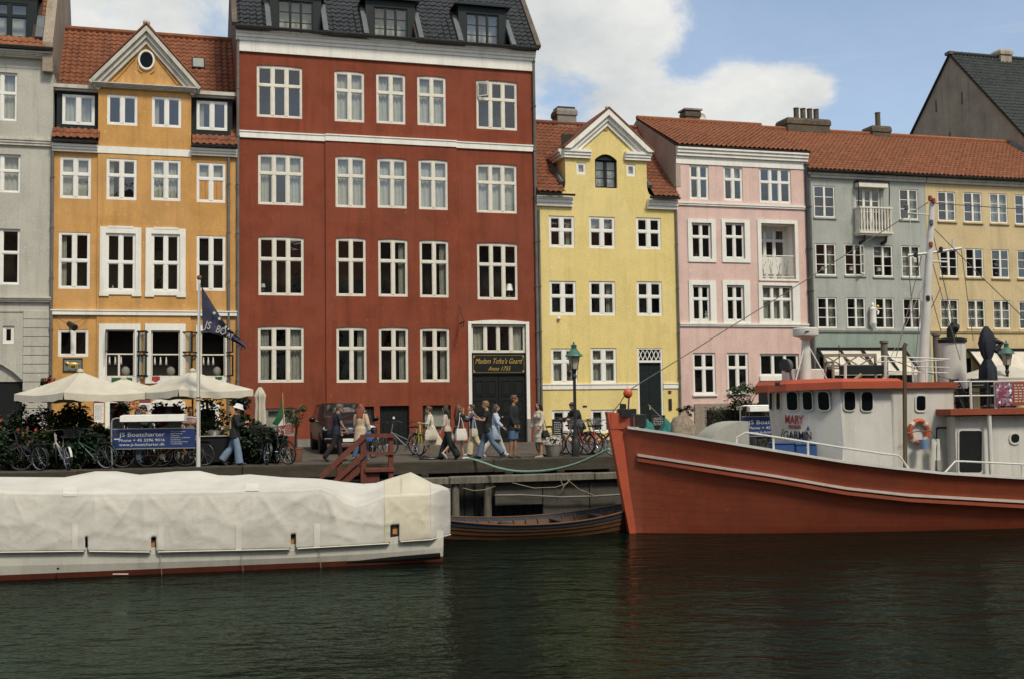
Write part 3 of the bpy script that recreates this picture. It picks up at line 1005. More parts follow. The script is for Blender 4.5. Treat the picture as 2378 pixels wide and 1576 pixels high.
	for i in range(2):
		a = door[0] + w * 0.5 * i + 0.01
		b = door[0] + w * 0.5 * (i + 1) - 0.01
		lf = MB()
		zt = sb0 - 0.02
		lf.box(a,b,0.12,0.17,0.02,zt)
		n = 3
		for kx in range(2):
			for kz,(c,d) in enumerate(((0.25,1.0),(1.15,1.75),(1.9,2.55))):
				d = min(d,zt - 0.12)
				if d <= c:
					continue
				pa = a + 0.1 + kx * (b - a - 0.1) / 2
				pb = pa + (b - a - 0.3) / 2
				for q in ((pa,pb,c,c + .03),(pa,pb,d - .03,d),(pa,pa + .03,c + .03,d - .03),(pb - .03,pb,c + .03,d - .03)):
					lf.box(q[0],q[1],0.095,0.121,q[2],q[3])
				lf.box(pa + .09,pb - .09,0.10,0.121,c + .09,d - .09)
		dl = lf.build('door_leaf', M['black_paint'], root)
		MB().tube([(b - 0.12 if i == 0 else a + 0.12, 0.10, 1.05), (b - 0.12 if i == 0 else a + 0.12, 0.05, 1.05)], 0.035, 8).build('handle', M['gold'], dl)
	# cellar doors and windows
	a,b,c,d = cellar_door
	cd = MB().box(a,b,0.10,0.15,0.0,d)
	for q in range(1,6):
		x = a + (b - a) * q / 6
		cd.box(x - 0.012,x + 0.012,0.085,0.101,0.02,d - 0.02)
	cdo = cd.build('cellar_door', M['black_paint'], root)
	MB().box((a + b) / 2 - 0.05, (a + b) / 2 + 0.03, 0.07, 0.099, d * 0.66, d * 0.72).build('note', M['white_paint'], cdo)
	make_window(root, cellar_win, 1, [1], y=0.05, fw=0.09, m='dark_green_paint', curtain='B')
	make_window(root, cellar_w2, 2, [1], y=0.05, fw=0.07, m='stone', curtain='B')
	make_window(root, cellar_w3, 1, [1], y=0.05, fw=0.06, m='dark_green_paint', curtain='B')
	# plinth and pipes
	pl = MB()
	for x0,x1 in ((uL,cellar_w2[0] - .05),(cellar_w2[1] + .05,cellar_w3[0] - 0.05),(cellar_w3[1] + .05,cellar_door[0] - 0.04)):
		if x1 > x0:
			pl.box(x0,min(x1,b0) if x0 < b0 else x1,-0.03 if x0 < b0 else -0.1,0.02,0,0.3)
	pl.build('plinth', M['stone'], root)
	pipe(root,uL + 0.02,0.1,zc1 - 0.05,0.06)
	pipe(root,uR - 0.02,0.1,zc1 - 0.05,0.065)
	# open top light in the last window of the upper row
	rc = wins[4][0]
	hx,hz0,hz1 = rc[0] + 0.06,rc[2] + (rc[3] - rc[2]) * 0.66,rc[3] - 0.08
	ow = MB()
	ww = 0.5
	for bx in ((0,ww,hz0,hz0 + 0.045),(0,ww,hz1 - 0.045,hz1),(0,0.045,hz0 + .045,hz1 - .045),(ww - 0.045,ww,hz0 + .045,hz1 - .045)):
		ow.box(bx[0],bx[1],-0.02,0.02,bx[2],bx[3])
	owo = ow.build('open_casement', M['cream_paint'], root, (hx, 0.0, 0), (0, 0, R(-42)))
	add_pane(owo, ww / 2, 0, (hz0 + hz1) / 2, ww - 0.1, hz1 - hz0 - 0.1, M['glass'])
	# wrought-iron bracket
	bx,bz = fr.p(1066,752)
	ib = MB()
	ib.tube([(bx,-0.07,bz),(bx,-0.95,bz + 0.02)],0.025,6)
	ib.tube([(bx,-0.07,bz + 0.75),(bx,-0.5,bz + 0.3),(bx,-0.9,bz + 0.03)],0.015,6)
	ib.tube([(bx,-0.35,bz),(bx,-0.35,bz - 0.2)],0.02,6)
	ib.tube([(bx,-0.75,bz),(bx,-0.75,bz - 0.2)],0.02,6)
	ib.build('iron_bracket', M['iron'], root)
	return root,fr,uL,uR
red_house()
# the orange house
def slope_roof_pts(eave_y,eave_z,ridge_y,ridge_z):
	dy,dz = ridge_y - eave_y,ridge_z - eave_z
	return math.hypot(dy,dz),(0,dy,dz)
def orange_house():
	um = fac(335,700)[0]
	root = house('orange_house', 'orange house with a pointed white-edged gable, red tiled roof and open casements', um)
	fr = Frame(root,um)
	uL = fr.p(120,500)[0]
	uR = fac(551,480)[0] - um - 0.01
	c0, c1 = fr.p(227, 450)[0], fr.p(443.5, 450)[0]         # projecting middle part
	ze = fr.p(335, 346)[1]                                 # eaves of the side parts
	zt = fr.p(337, 211)[1]                                 # under the gable cornice
	zr = fr.p(450, 91, 4.6)[1]                             # ridge
	W = [
		# px rect, cols, rows, curtain, sill
		((249, 222.5, 319.4, 292), 2, [1], ''), ((353, 227, 421, 297), 2, [1], 'L'),
		((139.5, 366, 211.5, 461.5), 2, [.6, .4], 'B'), ((247.5, 370, 317.5, 465), 2, [.6, .4], 'L'), ((351.5, 373, 419.5, 467), 2, [.6, .4], 'F'), ((456.6, 378.6, 523.5, 470.5), 2, [.6, .4], 'T'),
		((136, 540, 209, 671), 2, [.5, .5], 'L'), ((246, 543, 315, 677), 2, [.5, .5], ''), ((351.5, 544.5, 418, 678.5), 2, [.5, .5], ''), ((456.6, 548, 523.5, 675.5), 2, [.5, .5], ''),
		((134.7, 765.8, 205.4, 827), 2, [1], ''),
	]
	wins = []
	for px,cols,rows,cur in W:
		wins.append((fr.r(*px),cols,rows,cur))
	opens = [fr.r(245,766,312.5,875),fr.r(351,768,418,875),fr.r(466,769,523,875)]
	cellar = [fr.r(255,934,288,1010),fr.r(360,942,420,1010),fr.r(465,950,500,1005)]
	cellar = [(a,b,0.0,d) for a,b,c,d in cellar]
	holes = [w[0] for w in wins] + opens + cellar
	mb = MB()
	PY = -0.06
	wall_cells(mb,uL,c0,0,ze,holes,0.0)
	wall_cells(mb,c1,uR,0,ze,holes,0.0)
	wall_cells(mb,c0,c1,0,zt,holes,PY,0.26)
	mb.add([(c0,PY,0),(c0,0,0),(c0,0,ze),(c0,PY,ze)],[(0,3,2,1)])
	mb.add([(c1,PY,0),(c1,0,0),(c1,0,ze),(c1,PY,ze)],[(0,1,2,3)])
	body(mb,uL,uR,ze,9.5)
	# gable-top cheeks and the tympanum
	mb.add([(c0,PY,ze),(c0,4.0,ze),(c0,4.0,zt + .2),(c0,PY,zt + .2)],[(0,3,2,1)])
	mb.add([(c1,PY,ze),(c1,4.0,ze),(c1,4.0,zt + .2),(c1,PY,zt + .2)],[(0,1,2,3)])
	apex = fr.p(340.6,70)
	gl,gr = fr.p(216,196),fr.p(458,205)
	zb = (gl[1] + gr[1]) / 2 - 0.02
	am = apex[0]
	mb.prism([(gl[0] + .1,zb - .05),(gr[0] - .1,zb - .05),(am,apex[1] - 0.12)],PY + 0.02,PY + 0.3)
	mb.build('wall', M['orange_stucco'], root)
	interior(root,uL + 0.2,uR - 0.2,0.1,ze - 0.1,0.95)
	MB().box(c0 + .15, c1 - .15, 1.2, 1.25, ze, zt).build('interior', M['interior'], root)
	for i,(rc,cols,rows,cur) in enumerate(wins):
		y = PY if c0 < rc[0] < c1 else 0.0
		w = make_window(root,rc,cols,rows,y=y + 0.02,fw=0.075,mw=0.13,tw=0.10,curtain=cur,blank={(0,0),(1,0)} if i == 5 else None,
						sill=0.05 if i in (3, 4) else None, sill_m='white_trim')
		if i == 5:
			a,b,c,d = rc
			for q in range(4):
				x0 = a + .10 + (b - a - .2) * q / 4
				MB().box(x0 + .004, x0 + (b - a - .2) / 4 - .004, 0.035, 0.06, c + .09, c + (d - c) * 0.575).build('plank', M['wood_orange'], w)
	# dark open casements of the restaurant floor
	for k,rc in enumerate(opens):
		y = PY if c0 < rc[0] < c1 else 0.0
		a,b,c,d = rc
		f = MB()
		f.box(a,a + .05,y + .05,y + .13,c,d)
		f.box(b - .05,b,y + .05,y + .13,c,d)
		f.box(a + .05,b - .05,y + .05,y + .13,d - .05,d)
		f.box(a + .05,b - .05,y + .05,y + .13,c,c + .06)
		f.box(a + .05,b - .05,y + .045,y + .12,c + (d - c) * .48,c + (d - c) * .48 + .05)
		if k == 0:
			f.box(a + (b - a) * .43,a + (b - a) * .50,y + .045,y + .12,c + .06,c + (d - c) * .48)
		fo = f.build('window', M['cream_paint'], root)
		zm = c + (d - c) * .5
		ww = (b - a) * 0.5
		for side,ux in ((1,a),(-1,b)):
			for z0,z1 in ((c + .03,zm - .03),(zm + .05,d - .04)):
				if k == 0 and z0 < zm and side == 1:
					continue
				ang = {0: R(-78),1: R(-152),2: R(-150)}[k] if side == 1 else {0: R(148),1: R(150),2: R(128)}[k]
				sm = MB()
				for bx in ((0,ww,z0,z0 + .05),(0,ww,z1 - .05,z1),(0,.05,z0 + .05,z1 - .05),(ww - .05,ww,z0 + .05,z1 - .05)):
					x0,x1 = (bx[0],bx[1]) if side == 1 else (-bx[1],-bx[0])
					sm.box(x0,x1,-.02,.02,bx[2],bx[3])
				sm.add([(side * .05,0.001,z0 + .05),(side * (ww - .05),0.001,z0 + .05),(side * (ww - .05),0.001,z1 - .05),(side * .05,0.001,z1 - .05)],[(0,1,2,3)],1)
				sm.build('open_casement', [M['black_paint'], M['glass']], fo, (ux, y + .03, 0), (0, 0, ang))
		for q in range(3):
			x = a + (b - a) * (0.12 + 0.2 * q)
			MB().tube([(x, y + .4, c + (d - c) * .45), (x, y + .4, c + (d - c) * .28)], [.02, .045], 7).build('pendant_lamp', M['white_paint'], fo)
		MB().ball((a + (b - a) * .68, y + .45, c + .22), (.17, .17, .22), 10).build('vase', M['stone'], fo, smooth=True)
	for outer,inner in (((232,528.5,328,685),(246,543,315,677)),((338,531.5,431,687),(351.5,544.5,418,678.5))):
		o_,i_ = fr.r(*outer),fr.r(*inner)
		s = surround(root,o_,i_,0.045,ears=0.06)
		s.location.y = PY
	for outer,inner in (((229.6,752.5,326,889),(245,766,312.5,875)),((336.7,752.5,431,889),(351,768,418,875)),((455,756,533,889),(466,769,523,875))):
		o_,i_ = fr.r(*outer),fr.r(*inner)
		s = surround(root,o_,i_,0.045)
		s.location.y = PY if c0 < o_[0] < c1 else 0
	for rc in cellar:
		a,b,c,d = rc
		s = MB()
		s.box(a - .16,a,PY - .03,.05,0,d)
		s.box(b,b + .16,PY - .03,.05,0,d)
		s.prism([(a - .16,d)] + [(b + .16,d)] + list(reversed(arc_pts(a - .16,b + .16,d + .14,.22))),PY - .03,.05)
		s.build('cellar_surround', M['white_trim'], root)
		MB().box(a, b, .10, .16, 0, d).build('cellar_door', M['black_paint'], root)
	# bands and cornices
	bd = MB()
	z0,z1 = fr.p(336,361)[1],fr.p(336,345)[1]
	bd.box(c0 - 0.005,c1 + 0.005,PY - .03,0.02,z0,z1)
	bd.build('band', M['white_trim'], root)
	z0,z1 = fr.p(336,733)[1],fr.p(336,724)[1]
	b2 = MB()
	b2.box(uL,uR,-.12,0.02,z0,z1)
	b2.box(uL,uR,-.15,0.02,z1,z1 + .045)
	b2.build('string_course', M['white_trim'], root)
	for a,b,pz in ((uL,c0,fr.p(170,354)),(c1,uR,fr.p(495,364))):
		c = MB()
		moulding(c,a,b,pz[1],pz[1] + 0.27,0.26,0,3)
		c.build('cornice', M['white_trim'], root)
		gutter(root,a,b,pz[1] + 0.38,-.34,.085)
	# gable cornice
	gc = MB()
	moulding(gc,gl[0],gr[0],zt,zb,0.32,PY,4)
	gc.build('gable_cornice', M['grey_trim'], root)
	for s,p in ((1,gl),(-1,gr)):
		ra = MB()
		a = Vector((p[0] - s * .12,0,zb + 0.0))
		b = Vector((am,0,apex[1] + 0.04))
		d = (b - a).normalized()
		nrm = Vector((-d.z,0,d.x)) * s
		if nrm.z < 0:
			nrm = -nrm
		for k,(t0,t1,pr) in enumerate(((-.42,-.27,.10),(-.27,-.12,.2),(-.12,0.02,.32))):
			A0,A1,B0,B1 = a + nrm * t0,a + nrm * t1,b + nrm * t0,b + nrm * t1
			def clip(P, Q):                         # end exactly over the apex so the two sides butt
				return P + (Q - P) * ((am - P.x) / (Q.x - P.x))
			B0,B1 = clip(A0,B0),clip(A1,B1)
			ra.rings([[(v.x,PY - pr,v.z) for v in (A0,B0,B1,A1)],[(v.x,PY + .25,v.z) for v in (A0,B0,B1,A1)]])
		ra.build('raking_cornice', M['grey_trim'], root)
		# tiles over the gable roof running back
		rr = MB()
		rr.rings([[(a.x,PY - .36,a.z + .08),(b.x,PY - .36,b.z + .08),(b.x,PY - .36,b.z + .16),(a.x,PY - .36,a.z + .16)],
				[(a.x,4.4,a.z + .08),(b.x,4.4,b.z + .08),(b.x,4.4,b.z + .16),(a.x,4.4,a.z + .16)]])
		rr.build('gable_roof', M['red_tile'], root)
	MB().ball((am, PY - .2, apex[1] + .2), .14, 10).build('finial', M['grey_trim'], root, smooth=True)
	# oval window in the gable
	ox,oz = fr.p(340,141.5)
	ov = MB()
	n = 28
	ring = lambda ry,rx,y: [(ox + rx * math.cos(6.2832 * k / n),y,oz + ry * math.sin(6.2832 * k / n)) for k in range(n)]
	ov.rings([ring(.31,.235,PY + .1),ring(.31,.235,PY - .05),ring(.33,.25,PY - .07),ring(.38,.30,PY - .07),ring(.40,.32,PY - .03),ring(.40,.32,PY + .02)],False,False)
	ovo = ov.build('oval_window', M['white_trim'], root, smooth=True)
	MB().rings([ring(.31, .235, PY + .0), ring(.31, .235, PY + .015)]).build('pane', M['dark_glass'], ovo)
	# raised stucco mouldings in the gable
	mo = MB()
	for s in (1,-1):
		mo.tube([(am + s * .42,PY,oz + .05),(am + s * 1.15,PY,zb + .14)],.03,6)
		mo.tube([(am + s * .3,PY,oz - .2),(am + s * .28,PY,oz - .4),(am + s * .16,PY,oz - .5)],.03,6)
	mo.build('stucco_relief', M['orange_stucco'], root)
	# roof: steep slope from the eaves to the ridge, cut for the dormers and the gable
	ey,ez = -.30,ze + .22
	H,vy = slope_roof_pts(ey,ez,4.6,zr)
	sl = vy[2] / H
	dl,dr = fr.r(145,222,220,291,.35),fr.r(456.6,236.7,527.5,303.6,.35)
	def cut(x,y):
		z = ez + y * sl
		u = x + uL
		if c0 - .05 < u < c1 + .05:
			half = (apex[1] + .1 - z) / max(apex[1] - zb,.1) * (gr[0] - gl[0]) / 2
			if z < zb or abs(u - am) < half - .1:
				return False
		for a,b,c,d in (dl,dr):
			if a - .22 < u < b + .22 and c - .25 < z < d + .35:
				return False
		return True
	sky = fr.r(445,145,476.5,163,3.2)
	def cut2(x,y):
		z = ez + y * sl
		u = x + uL
		return cut(x,y) and not (sky[0] - .02 < u < sky[1] + .02 and sky[2] - .1 < z < sky[3] + .1)
	tiled_roof(root, 'roof', (uL, ey, ez), (1, 0, 0), vy, uR - uL, H, 'red_tile', .245, .285, cut2, amp=.05, first=lambda x, y: abs(y - 3))
	bk = MB()
	bk.add([(uL,4.6,zr),(uR,4.6,zr),(uR,9.5,ze),(uL,9.5,ze),(uL,0,ze),(uR,0,ze)],[(1,0,3,2),(0,4,3),(1,2,5)])
	bk.build('roof_back', M['party_wall'], root)
	nrm = Vector((0,-vy[2],vy[1])).normalized()
	yk = ey + (sky[2] - ez) / vy[2] * vy[1]
	kk = MB()
	v = Vector(vy).normalized()
	kk.box(sky[0],sky[1],0,.75,-.02,.09)
	ko = kk.build('skylight', M['iron'], root)
	bm = Matrix((Vector((1,0,0)),v,nrm)).transposed().to_4x4()
	bm.translation = Vector((0,yk,sky[2]))
	ko.matrix_local = bm
	MB().box(sky[0] + .06, sky[1] - .06, .06, .69, .091, .1).build('pane', M['glass'], ko)
	MB().box(sky[0] + .06, sky[1] - .06, .06, .69, .0901, .0905).build('blind', M['curtain'], ko)
	# dormers
	for a,b,c,d in (dl,dr):
		dm = MB()
		y0 = .32
		dm.box(a - .2,a,y0,y0 + 2.6,c - .25,d + .12)
		dm.box(b,b + .2,y0,y0 + 2.6,c - .25,d + .12)
		dm.box(a,b,y0,y0 + .12,c - .25,c)
		dm.box(a,b,y0,y0 + .12,d,d + .12)
		do = dm.build('dormer', M['dark_green_paint'], root)
		lid = MB()
		lid.box(a - .34,b + .34,y0 - .26,y0 + 3.0,d + .2,d + .34)
		lid.box(a - .28,b + .28,y0 - .16,y0 + 3.0,d + .121,d + .2)
		lid.build('dormer_roof', M['grey_trim'], do)
		make_window(do, (a, b, c, d), 2, [1], y=y0 - .02, fw=.08, mw=.14, flat=True, curtain='F' if a < 0 else 'L')
	pipe(root,uL + .02,.1,ze - .1,.06)
	pipe(root,uR - .32,.1,ze - .1,.055)
	# plaque with a golden lamb
	a,b,c,d = fr.r(148.5,833,190,859.5)
	pq = MB()
	pq.box(a,b,-.03,.02,c,d)
	pqo = pq.build('plaque', mat('plaque_blue', (.13, .16, .16), .7, .2, 6), root)
	pf = MB()
	for q in ((a - .03,b + .03,d,d + .04),(a - .03,b + .03,c - .04,c),(a - .03,a,c,d),(b,b + .03,c,d)):
		pf.box(q[0],q[1],-.05,.02,q[2],q[3])
	pf.build('plaque_frame', M['iron'], pqo)
	lb = MB()
	mx,mz = (a + b) / 2,(c + d) / 2
	lb.ball((mx,-.05,mz + .02),(.2,.045,.085),12)
	lb.ball((mx - .2,-.05,mz + .08),(.075,.04,.055),10)
	lb.tube([(mx - .15,-.05,mz + .04),(mx - .2,-.05,mz + .08)],.05,8)
	for x in (-.13,-.08,.1,.15):
		lb.tube([(mx + x,-.05,mz),(mx + x * 1.08,-.05,mz - .16)],[.03,.016],6)
	lb.tube([(mx + .19,-.05,mz + .05),(mx + .24,-.05,mz - .02)],[.02,.012],6)
	lb.build('golden_lamb', M['gold'], pqo, smooth=True)
	# wall spotlight on stays
	lx,lz = fr.p(163,757)
	wl = MB()
	wl.tube([(lx,0,lz - .1),(lx,-.5,lz - .05)],.03,6)
	wl.tube([(lx - .02,-.35,lz + .06),(lx + .22,-.62,lz - .12)],[.10,.13],8)
	wl.tube([(lx,-.45,lz),(lx - .55,0,lz + .35)],.008,5)
	wl.tube([(lx,-.45,lz),(lx + .7,0,lz + .35)],.008,5)
	wl.build('wall_spotlight', M['iron'], root, smooth=True)
	# menu boards on the wall
	for px in ((219,926,241,981),(324,926,350,978)):
		a,b,c,d = fr.r(*px)
		m1 = MB().box(a, b, PY - .05, PY - .01, c, d - .14).build('menu_board', M['white_paint'], root)
		MB().box(a, b, PY - .052, PY - .012, d - .139, d).build('menu_heading', mat('menu_red', (.22, .045, .04), .6), m1)
		tx = MB()
		for r_ in range(14):
			z = d - .22 - r_ * (d - c - .3) / 14
			x = a + .03
			while x < b - .06:
				l = random.uniform(.02,.06)
				tx.box(x,min(x + l,b - .03),PY - .053,PY - .05,z,z + .012)
				x += l + .015
		tx.build('menu_print', M['iron'], m1, kind='stuff')
	# bunting flags under the sills
	return root
orange_house()
# the grey house at the left edge
def grey_house():
	x_r = 122
	uRw = fac(x_r,480)[0]
	um = uRw - 4.0
	root = house('grey_house', 'pale grey stuccoed house with string courses and an arched gateway, cut by the left edge', um)
	fr = Frame(root,um)
	uR,uL = 4.0 - .012,-5.5
	zc = fr.p(60,131)[1]
	WL = [(4,168,40,280,2),(-40,358,48,447,2),(-42,531,46,661,2)]
	holes,wins = [],[]
	for x0,y0,x1,y1,cols in WL:
		rc = fr.r(x0 - (x1 - x0) if x0 > 0 else x0,y0,x1,y1)
		wins.append((rc,cols))
		holes.append(rc)
		for s in (1,):
			rc2 = (rc[0] - 2.6,rc[1] - 2.6,rc[2],rc[3])
			wins.append((rc2,cols))
			holes.append(rc2)
	sw = fr.r(6,757,33,797)
	holes.append(sw)
	ga = fr.r(-140,884,53,1020)
	gate = (ga[0],ga[1],0.0,ga[3] + 0.0)
	rise = fr.p(0,835)[1] - gate[3]
	holes.append((gate[0],gate[1],0.0,gate[3] + rise))
	mb = MB()
	wall_cells(mb,uL,uR,0,zc,holes,0,.25)
	spandrel(mb,gate,rise,0)
	body(mb,uL,uR,zc,9.5)
	mb.build('wall', M['grey_stucco'], root)
	interior(root,uL + .2,uR - .2,.1,zc - .1,.8)
	for rc,cols in wins:
		make_window(root, rc, cols, [.58, .42], y=.08, fw=.06, mw=.1, tw=.08, m='white_paint', curtain='F' if rc[2] > 8 else '')
	make_window(root, sw, 1, [1], y=.06, fw=.09, m='white_paint')
	tm = MB()
	tm.prism([(gate[0],gate[3] - .02)] + [(gate[1],gate[3] - .02)] + list(reversed(arc_pts(gate[0],gate[1],gate[3],rise - .02))),.16,.24)
	tm.build('gate_tympanum', M['grey_stucco'], root)
	MB().box(gate[0], gate[1], .22, .30, 0, gate[3] - .03).build('gate', M['black_paint'], root)
	# string courses and frieze lines
	for z0,z1,p in ((fr.p(60,339)[1],fr.p(60,322)[1],.16),(fr.p(60,702)[1],fr.p(60,690)[1],.2),(fr.p(60,160)[1],fr.p(60,155)[1],.03),(fr.p(60,726)[1],fr.p(60,722)[1],.04)):
		s = MB()
		moulding(s,uL,uR,z0,z1,p,0,3)
		s.build('string_course', M['grey_trim'], root)
	co = MB()
	z0 = fr.p(60,137)[1]
	moulding(co,uL,uR,z0,zc + .12,.38,0,4)
	co.build('cornice', M['grey_trim'], root)
	gutter(root,uL,uR + .02,zc + .25,-.45,.10)
	# rusticated strip: blocks with recessed joints
	a0,b0 = fr.p(54,780)[0],uR - .005
	y = 722.0
	while y < 1010:
		z1,z0 = fr.p(80,y)[1],fr.p(80,y + 20.6)[1]
		MB().bbox(a0, b0, -.05, .01, max(z0 + .03, 0.02), z1, .012).build('rustic_block', M['grey_stucco'], root)
		y += 20.6
		if z0 < .1:
			break
	# roof with one dormer
	Hs,pitch = 9.0,R(54)
	dr = fr.r(-62,6,66,88,.5)
	def keep(x,y_):
		u = x + uL
		return not (dr[0] - .35 < u < dr[1] + .35 and y_ * math.sin(pitch) < dr[3] - zc + .7 and y_ > .55)
	tiled_roof(root, 'roof', (uL, -.42, zc + .2), (1, 0, 0), (0, math.cos(pitch), math.sin(pitch)), uR - uL - .25, Hs, 'orange_tile', .25, .29, keep, amp=.05,
			first=lambda x,y_: -x)
	dm = MB()
	y0 = .45
	a,b,c,d = dr
	for bx in ((a - .3,a),(b,b + .3)):
		dm.box(bx[0],bx[1],y0,y0 + 3,c - .3,d + .4)
	dm.box(a,b,y0,y0 + .1,d,d + .4)
	dm.box(a,b,y0,y0 + .1,c - .3,c)
	dm.box(a - .4,b + .4,y0 - .2,y0 + 3,d + .401,d + .55)
	do = dm.build('dormer', M['dark_green_paint'], root)
	make_window(do, dr, 3, [.64, .36], y=y0 + .02, fw=.06, mw=.14, tw=.1, m='dark_green_paint', flat=True)
	MB().box(a, b, y0 + .4, y0 + .42, c, d).build('curtain', M['curtain'], do)
	fl = MB()
	fl.rings([[(b + .32,-.42 + t * math.cos(pitch) - .12,zc + .2 + t * math.sin(pitch) + .1),(b + .58,-.42 + t * math.cos(pitch) - .12,zc + .2 + t * math.sin(pitch) + .1),
			(b + .58,-.42 + t * math.cos(pitch),zc + .2 + t * math.sin(pitch)),(b + .32,-.42 + t * math.cos(pitch),zc + .2 + t * math.sin(pitch))] for t in (.5,1.8)])
	fl.build('flashing', M['lead'], do)
	# bare gable wall over the neighbour's roof
	gw = MB()
	yr,zr = -.42 + Hs * math.cos(pitch),zc + .35 + Hs * math.sin(pitch)
	gw.rings([[(u,-.3,zc - .6),(u,9.5,zc - .6),(u,9.5,zc + .3),(u,yr,zr + .15),(u,-.34,zc + .5)] for u in (uR - .36,uR)])
	gw.build('gable_wall', M['gable_brick'], root)
	bk = MB()
	bk.add([(uL,yr,zr),(uR - .3,yr,zr),(uR - .3,9.5,zc),(uL,9.5,zc)],[(1,0,3,2)])
	bk.build('roof_back', M['party_wall'], root)
	return root
grey_house()
# the yellow house
def yellow_house():
	um = fac(1405,700)[0]
	root = house('yellow_house', 'narrow bright yellow house with a white-edged gable and a black arched attic window', um)
	fr = Frame(root,um)
	uL = fac(1244,500)[0] - um + .012
	uR = fr.p(1573,560)[0]
	g0,g1 = fr.p(1313,410)[0],fr.p(1502,420)[0]
	ze = fr.p(1405, 487)[1]                      # under the eaves cornice
	zeT = fr.p(1405,455)[1]
	zg = fr.p(1405, 373)[1]                      # under the gable returns
	apex = fr.p(1408.5,257)
	WL = [(1274.8,502,1334,575),(1368,503.7,1428,577),(1477.6,506,1535,579),(1276.6,653,1338,732),(1368.7,653.6,1429,732.6),(1479,654,1537.6,733.4),
		(1280,808,1341,889.5),(1372,807,1431.7,889)]
	wins = [fr.r(*w) for w in WL]
	door = fr.r(1482,807,1540,1010)
	door = (door[0],door[1],0.12,door[3])
	att = fr.r(1382,372,1433,437)
	arise = fr.p(1408,359)[1] - att[3]
	sm = [fr.r(1338.6,378,1361,405.5),fr.r(1454.7,382,1476,410)]
	cel = [fr.r(1282.5,951,1345,1003),fr.r(1373,950,1433,1003)]
	holes = wins + [door,(att[0],att[1],att[2],att[3] + arise)] + sm + cel
	mb = MB()
	wall_cells(mb,uL,uR,0,zeT - .02,holes,0.0,.2)
	wall_cells(mb,g0,g1,zeT - .02,zg,holes,0.0,.2)
	gl,gr = fr.p(1308,346),fr.p(1512,356)
	zb = (gl[1] + gr[1]) / 2
	spandrel(mb,att,arise,0)
	# gable triangle, with the attic arch reaching into it
	wall_cells(mb,g0,g1,zg,zb + .05,[(att[0],att[1],zg - .01,att[3] + arise)],0.0,.2)
	mb.prism([(g0 - .05,zb + .05),(g1 + .05,zb + .05),(apex[0],apex[1] - .25)],0.0,.3)
	for u,f in ((g0,(0,3,2,1)),(g1,(0,1,2,3))):
		mb.add([(u,0,zeT - .05),(u,4.0,zeT - .05),(u,4.0,zb + .05),(u,0,zb + .05)],[f])
	# curved shoulders where the gable meets the eaves
	for u,s in ((g0,-1),(g1,1)):
		pts = [(u,zeT - .03),(u + s * .3,zeT - .03),(u + s * .28,zeT + .06),(u + s * .1,zeT + .14),(u + s * .03,zeT + .3),(u,zeT + .5)]
		mb.prism(pts if s > 0 else list(reversed(pts)),0.002,.2)
	body(mb,uL,uR,zeT - .02,9.5)
	mb.build('wall', M['yellow_stucco'], root)
	interior(root,uL + .2,uR - .2,.1,zeT - .1,.9)
	MB().box(g0 + .1, g1 - .1, .7, .75, zeT, zb + .8).build('interior', M['interior'], root)
	for i,rc in enumerate(wins):
		make_window(root, rc, 2, [.56, .44] if i < 6 else [.63, .37], y=.035, fw=.085, mw=.17, tw=.11, curtain=['R', 'T', '', '', 'R', '', 'F', 'F'][i], curtain_m='lace', name='window')
	for rc in sm:
		w = make_window(root,rc,1,[1],y=.03,fw=.08)
		MB().box(rc[0] + .05, rc[1] - .05, .14, .16, rc[2] + .05, rc[3] - .05).build('blind', M['lace'], w)
	aw = MB()
	a,b,c,d = att
	make_window(root, att, 2, [.33, .33, .34], y=.10, fw=.07, mw=.13, thin=True, bar=.04, m='black_paint', rise=arise, curtain='F')
	for rc in cel:
		w = make_window(root,rc,2,[1],y=.04,fw=.08,mw=.16)
		gmb = MB()
		for i in range(1,10):
			x = rc[0] + .1 + (rc[1] - rc[0] - .2) * i / 10
			gmb.box(x - .008,x + .008,.15,.16,rc[2] + .08,rc[3] - .08)
		for i in range(1,7):
			z = rc[2] + .08 + (rc[3] - rc[2] - .16) * i / 7
			gmb.box(rc[0] + .1,rc[1] - .1,.161,.171,z - .008,z + .008)
		gmb.build('window_grille', M['stone'], w)
	# door with lattice light
	a,b,c,d = door
	zt = fr.p(1510,838)[1]
	df = MB()
	df.box(a,a + .07,.02,.12,c,d)
	df.box(b - .07,b,.02,.12,c,d)
	df.box(a + .07,b - .07,.02,.12,d - .06,d)
	df.box(a + .07,b - .07,.015,.12,zt - .05,zt + .05)
	dfo = df.build('door_frame', M['white_paint'], root)
	la = MB()
	n = 5
	for i in range(n):
		x0,x1 = a + .07 + (b - a - .14) * i / n,a + .07 + (b - a - .14) * (i + 1) / n
		zz = (zt + .06,d - .07)
		la.tube([(x0,.06,zz[i % 2]),(x1,.06,zz[1 - i % 2])],.02,5)
		la.tube([(x0,.07,zz[1 - i % 2]),(x1,.07,zz[i % 2])],.02,5)
	la.build('lattice', M['white_paint'], dfo)
	MB().box(a + .07, b - .07, .1, .106, zt + .05, d - .06).build('pane', M['glass'], dfo)
	dl = MB()
	dl.box(a + .07,b - .07,.12,.18,c,zt - .05)
	for q in range(1,9):
		z = c + (zt - c) * q / 9
		dl.box(a + .09,b - .09,.112,.121,z - .012,z + .012)
	dl.box((a + b) / 2 - .015,(a + b) / 2 + .015,.105,.121,c + .02,zt - .08)
	do = dl.build('front_door', M['dark_green_paint'], root)
	MB().box((a + b) / 2 - .04, (a + b) / 2 + .02, .09, .111, 1.25, 1.45).build('letter_plate', M['gold'], do)
	stp = MB()
	stp.bbox(a - .15,b + .15,-.35,.02,0,.115,.02)
	stp.build('doorstep', M['stone'], root)
	# white band over the cellar
	z0,z1 = fr.p(1400,902)[1],fr.p(1400,892)[1]
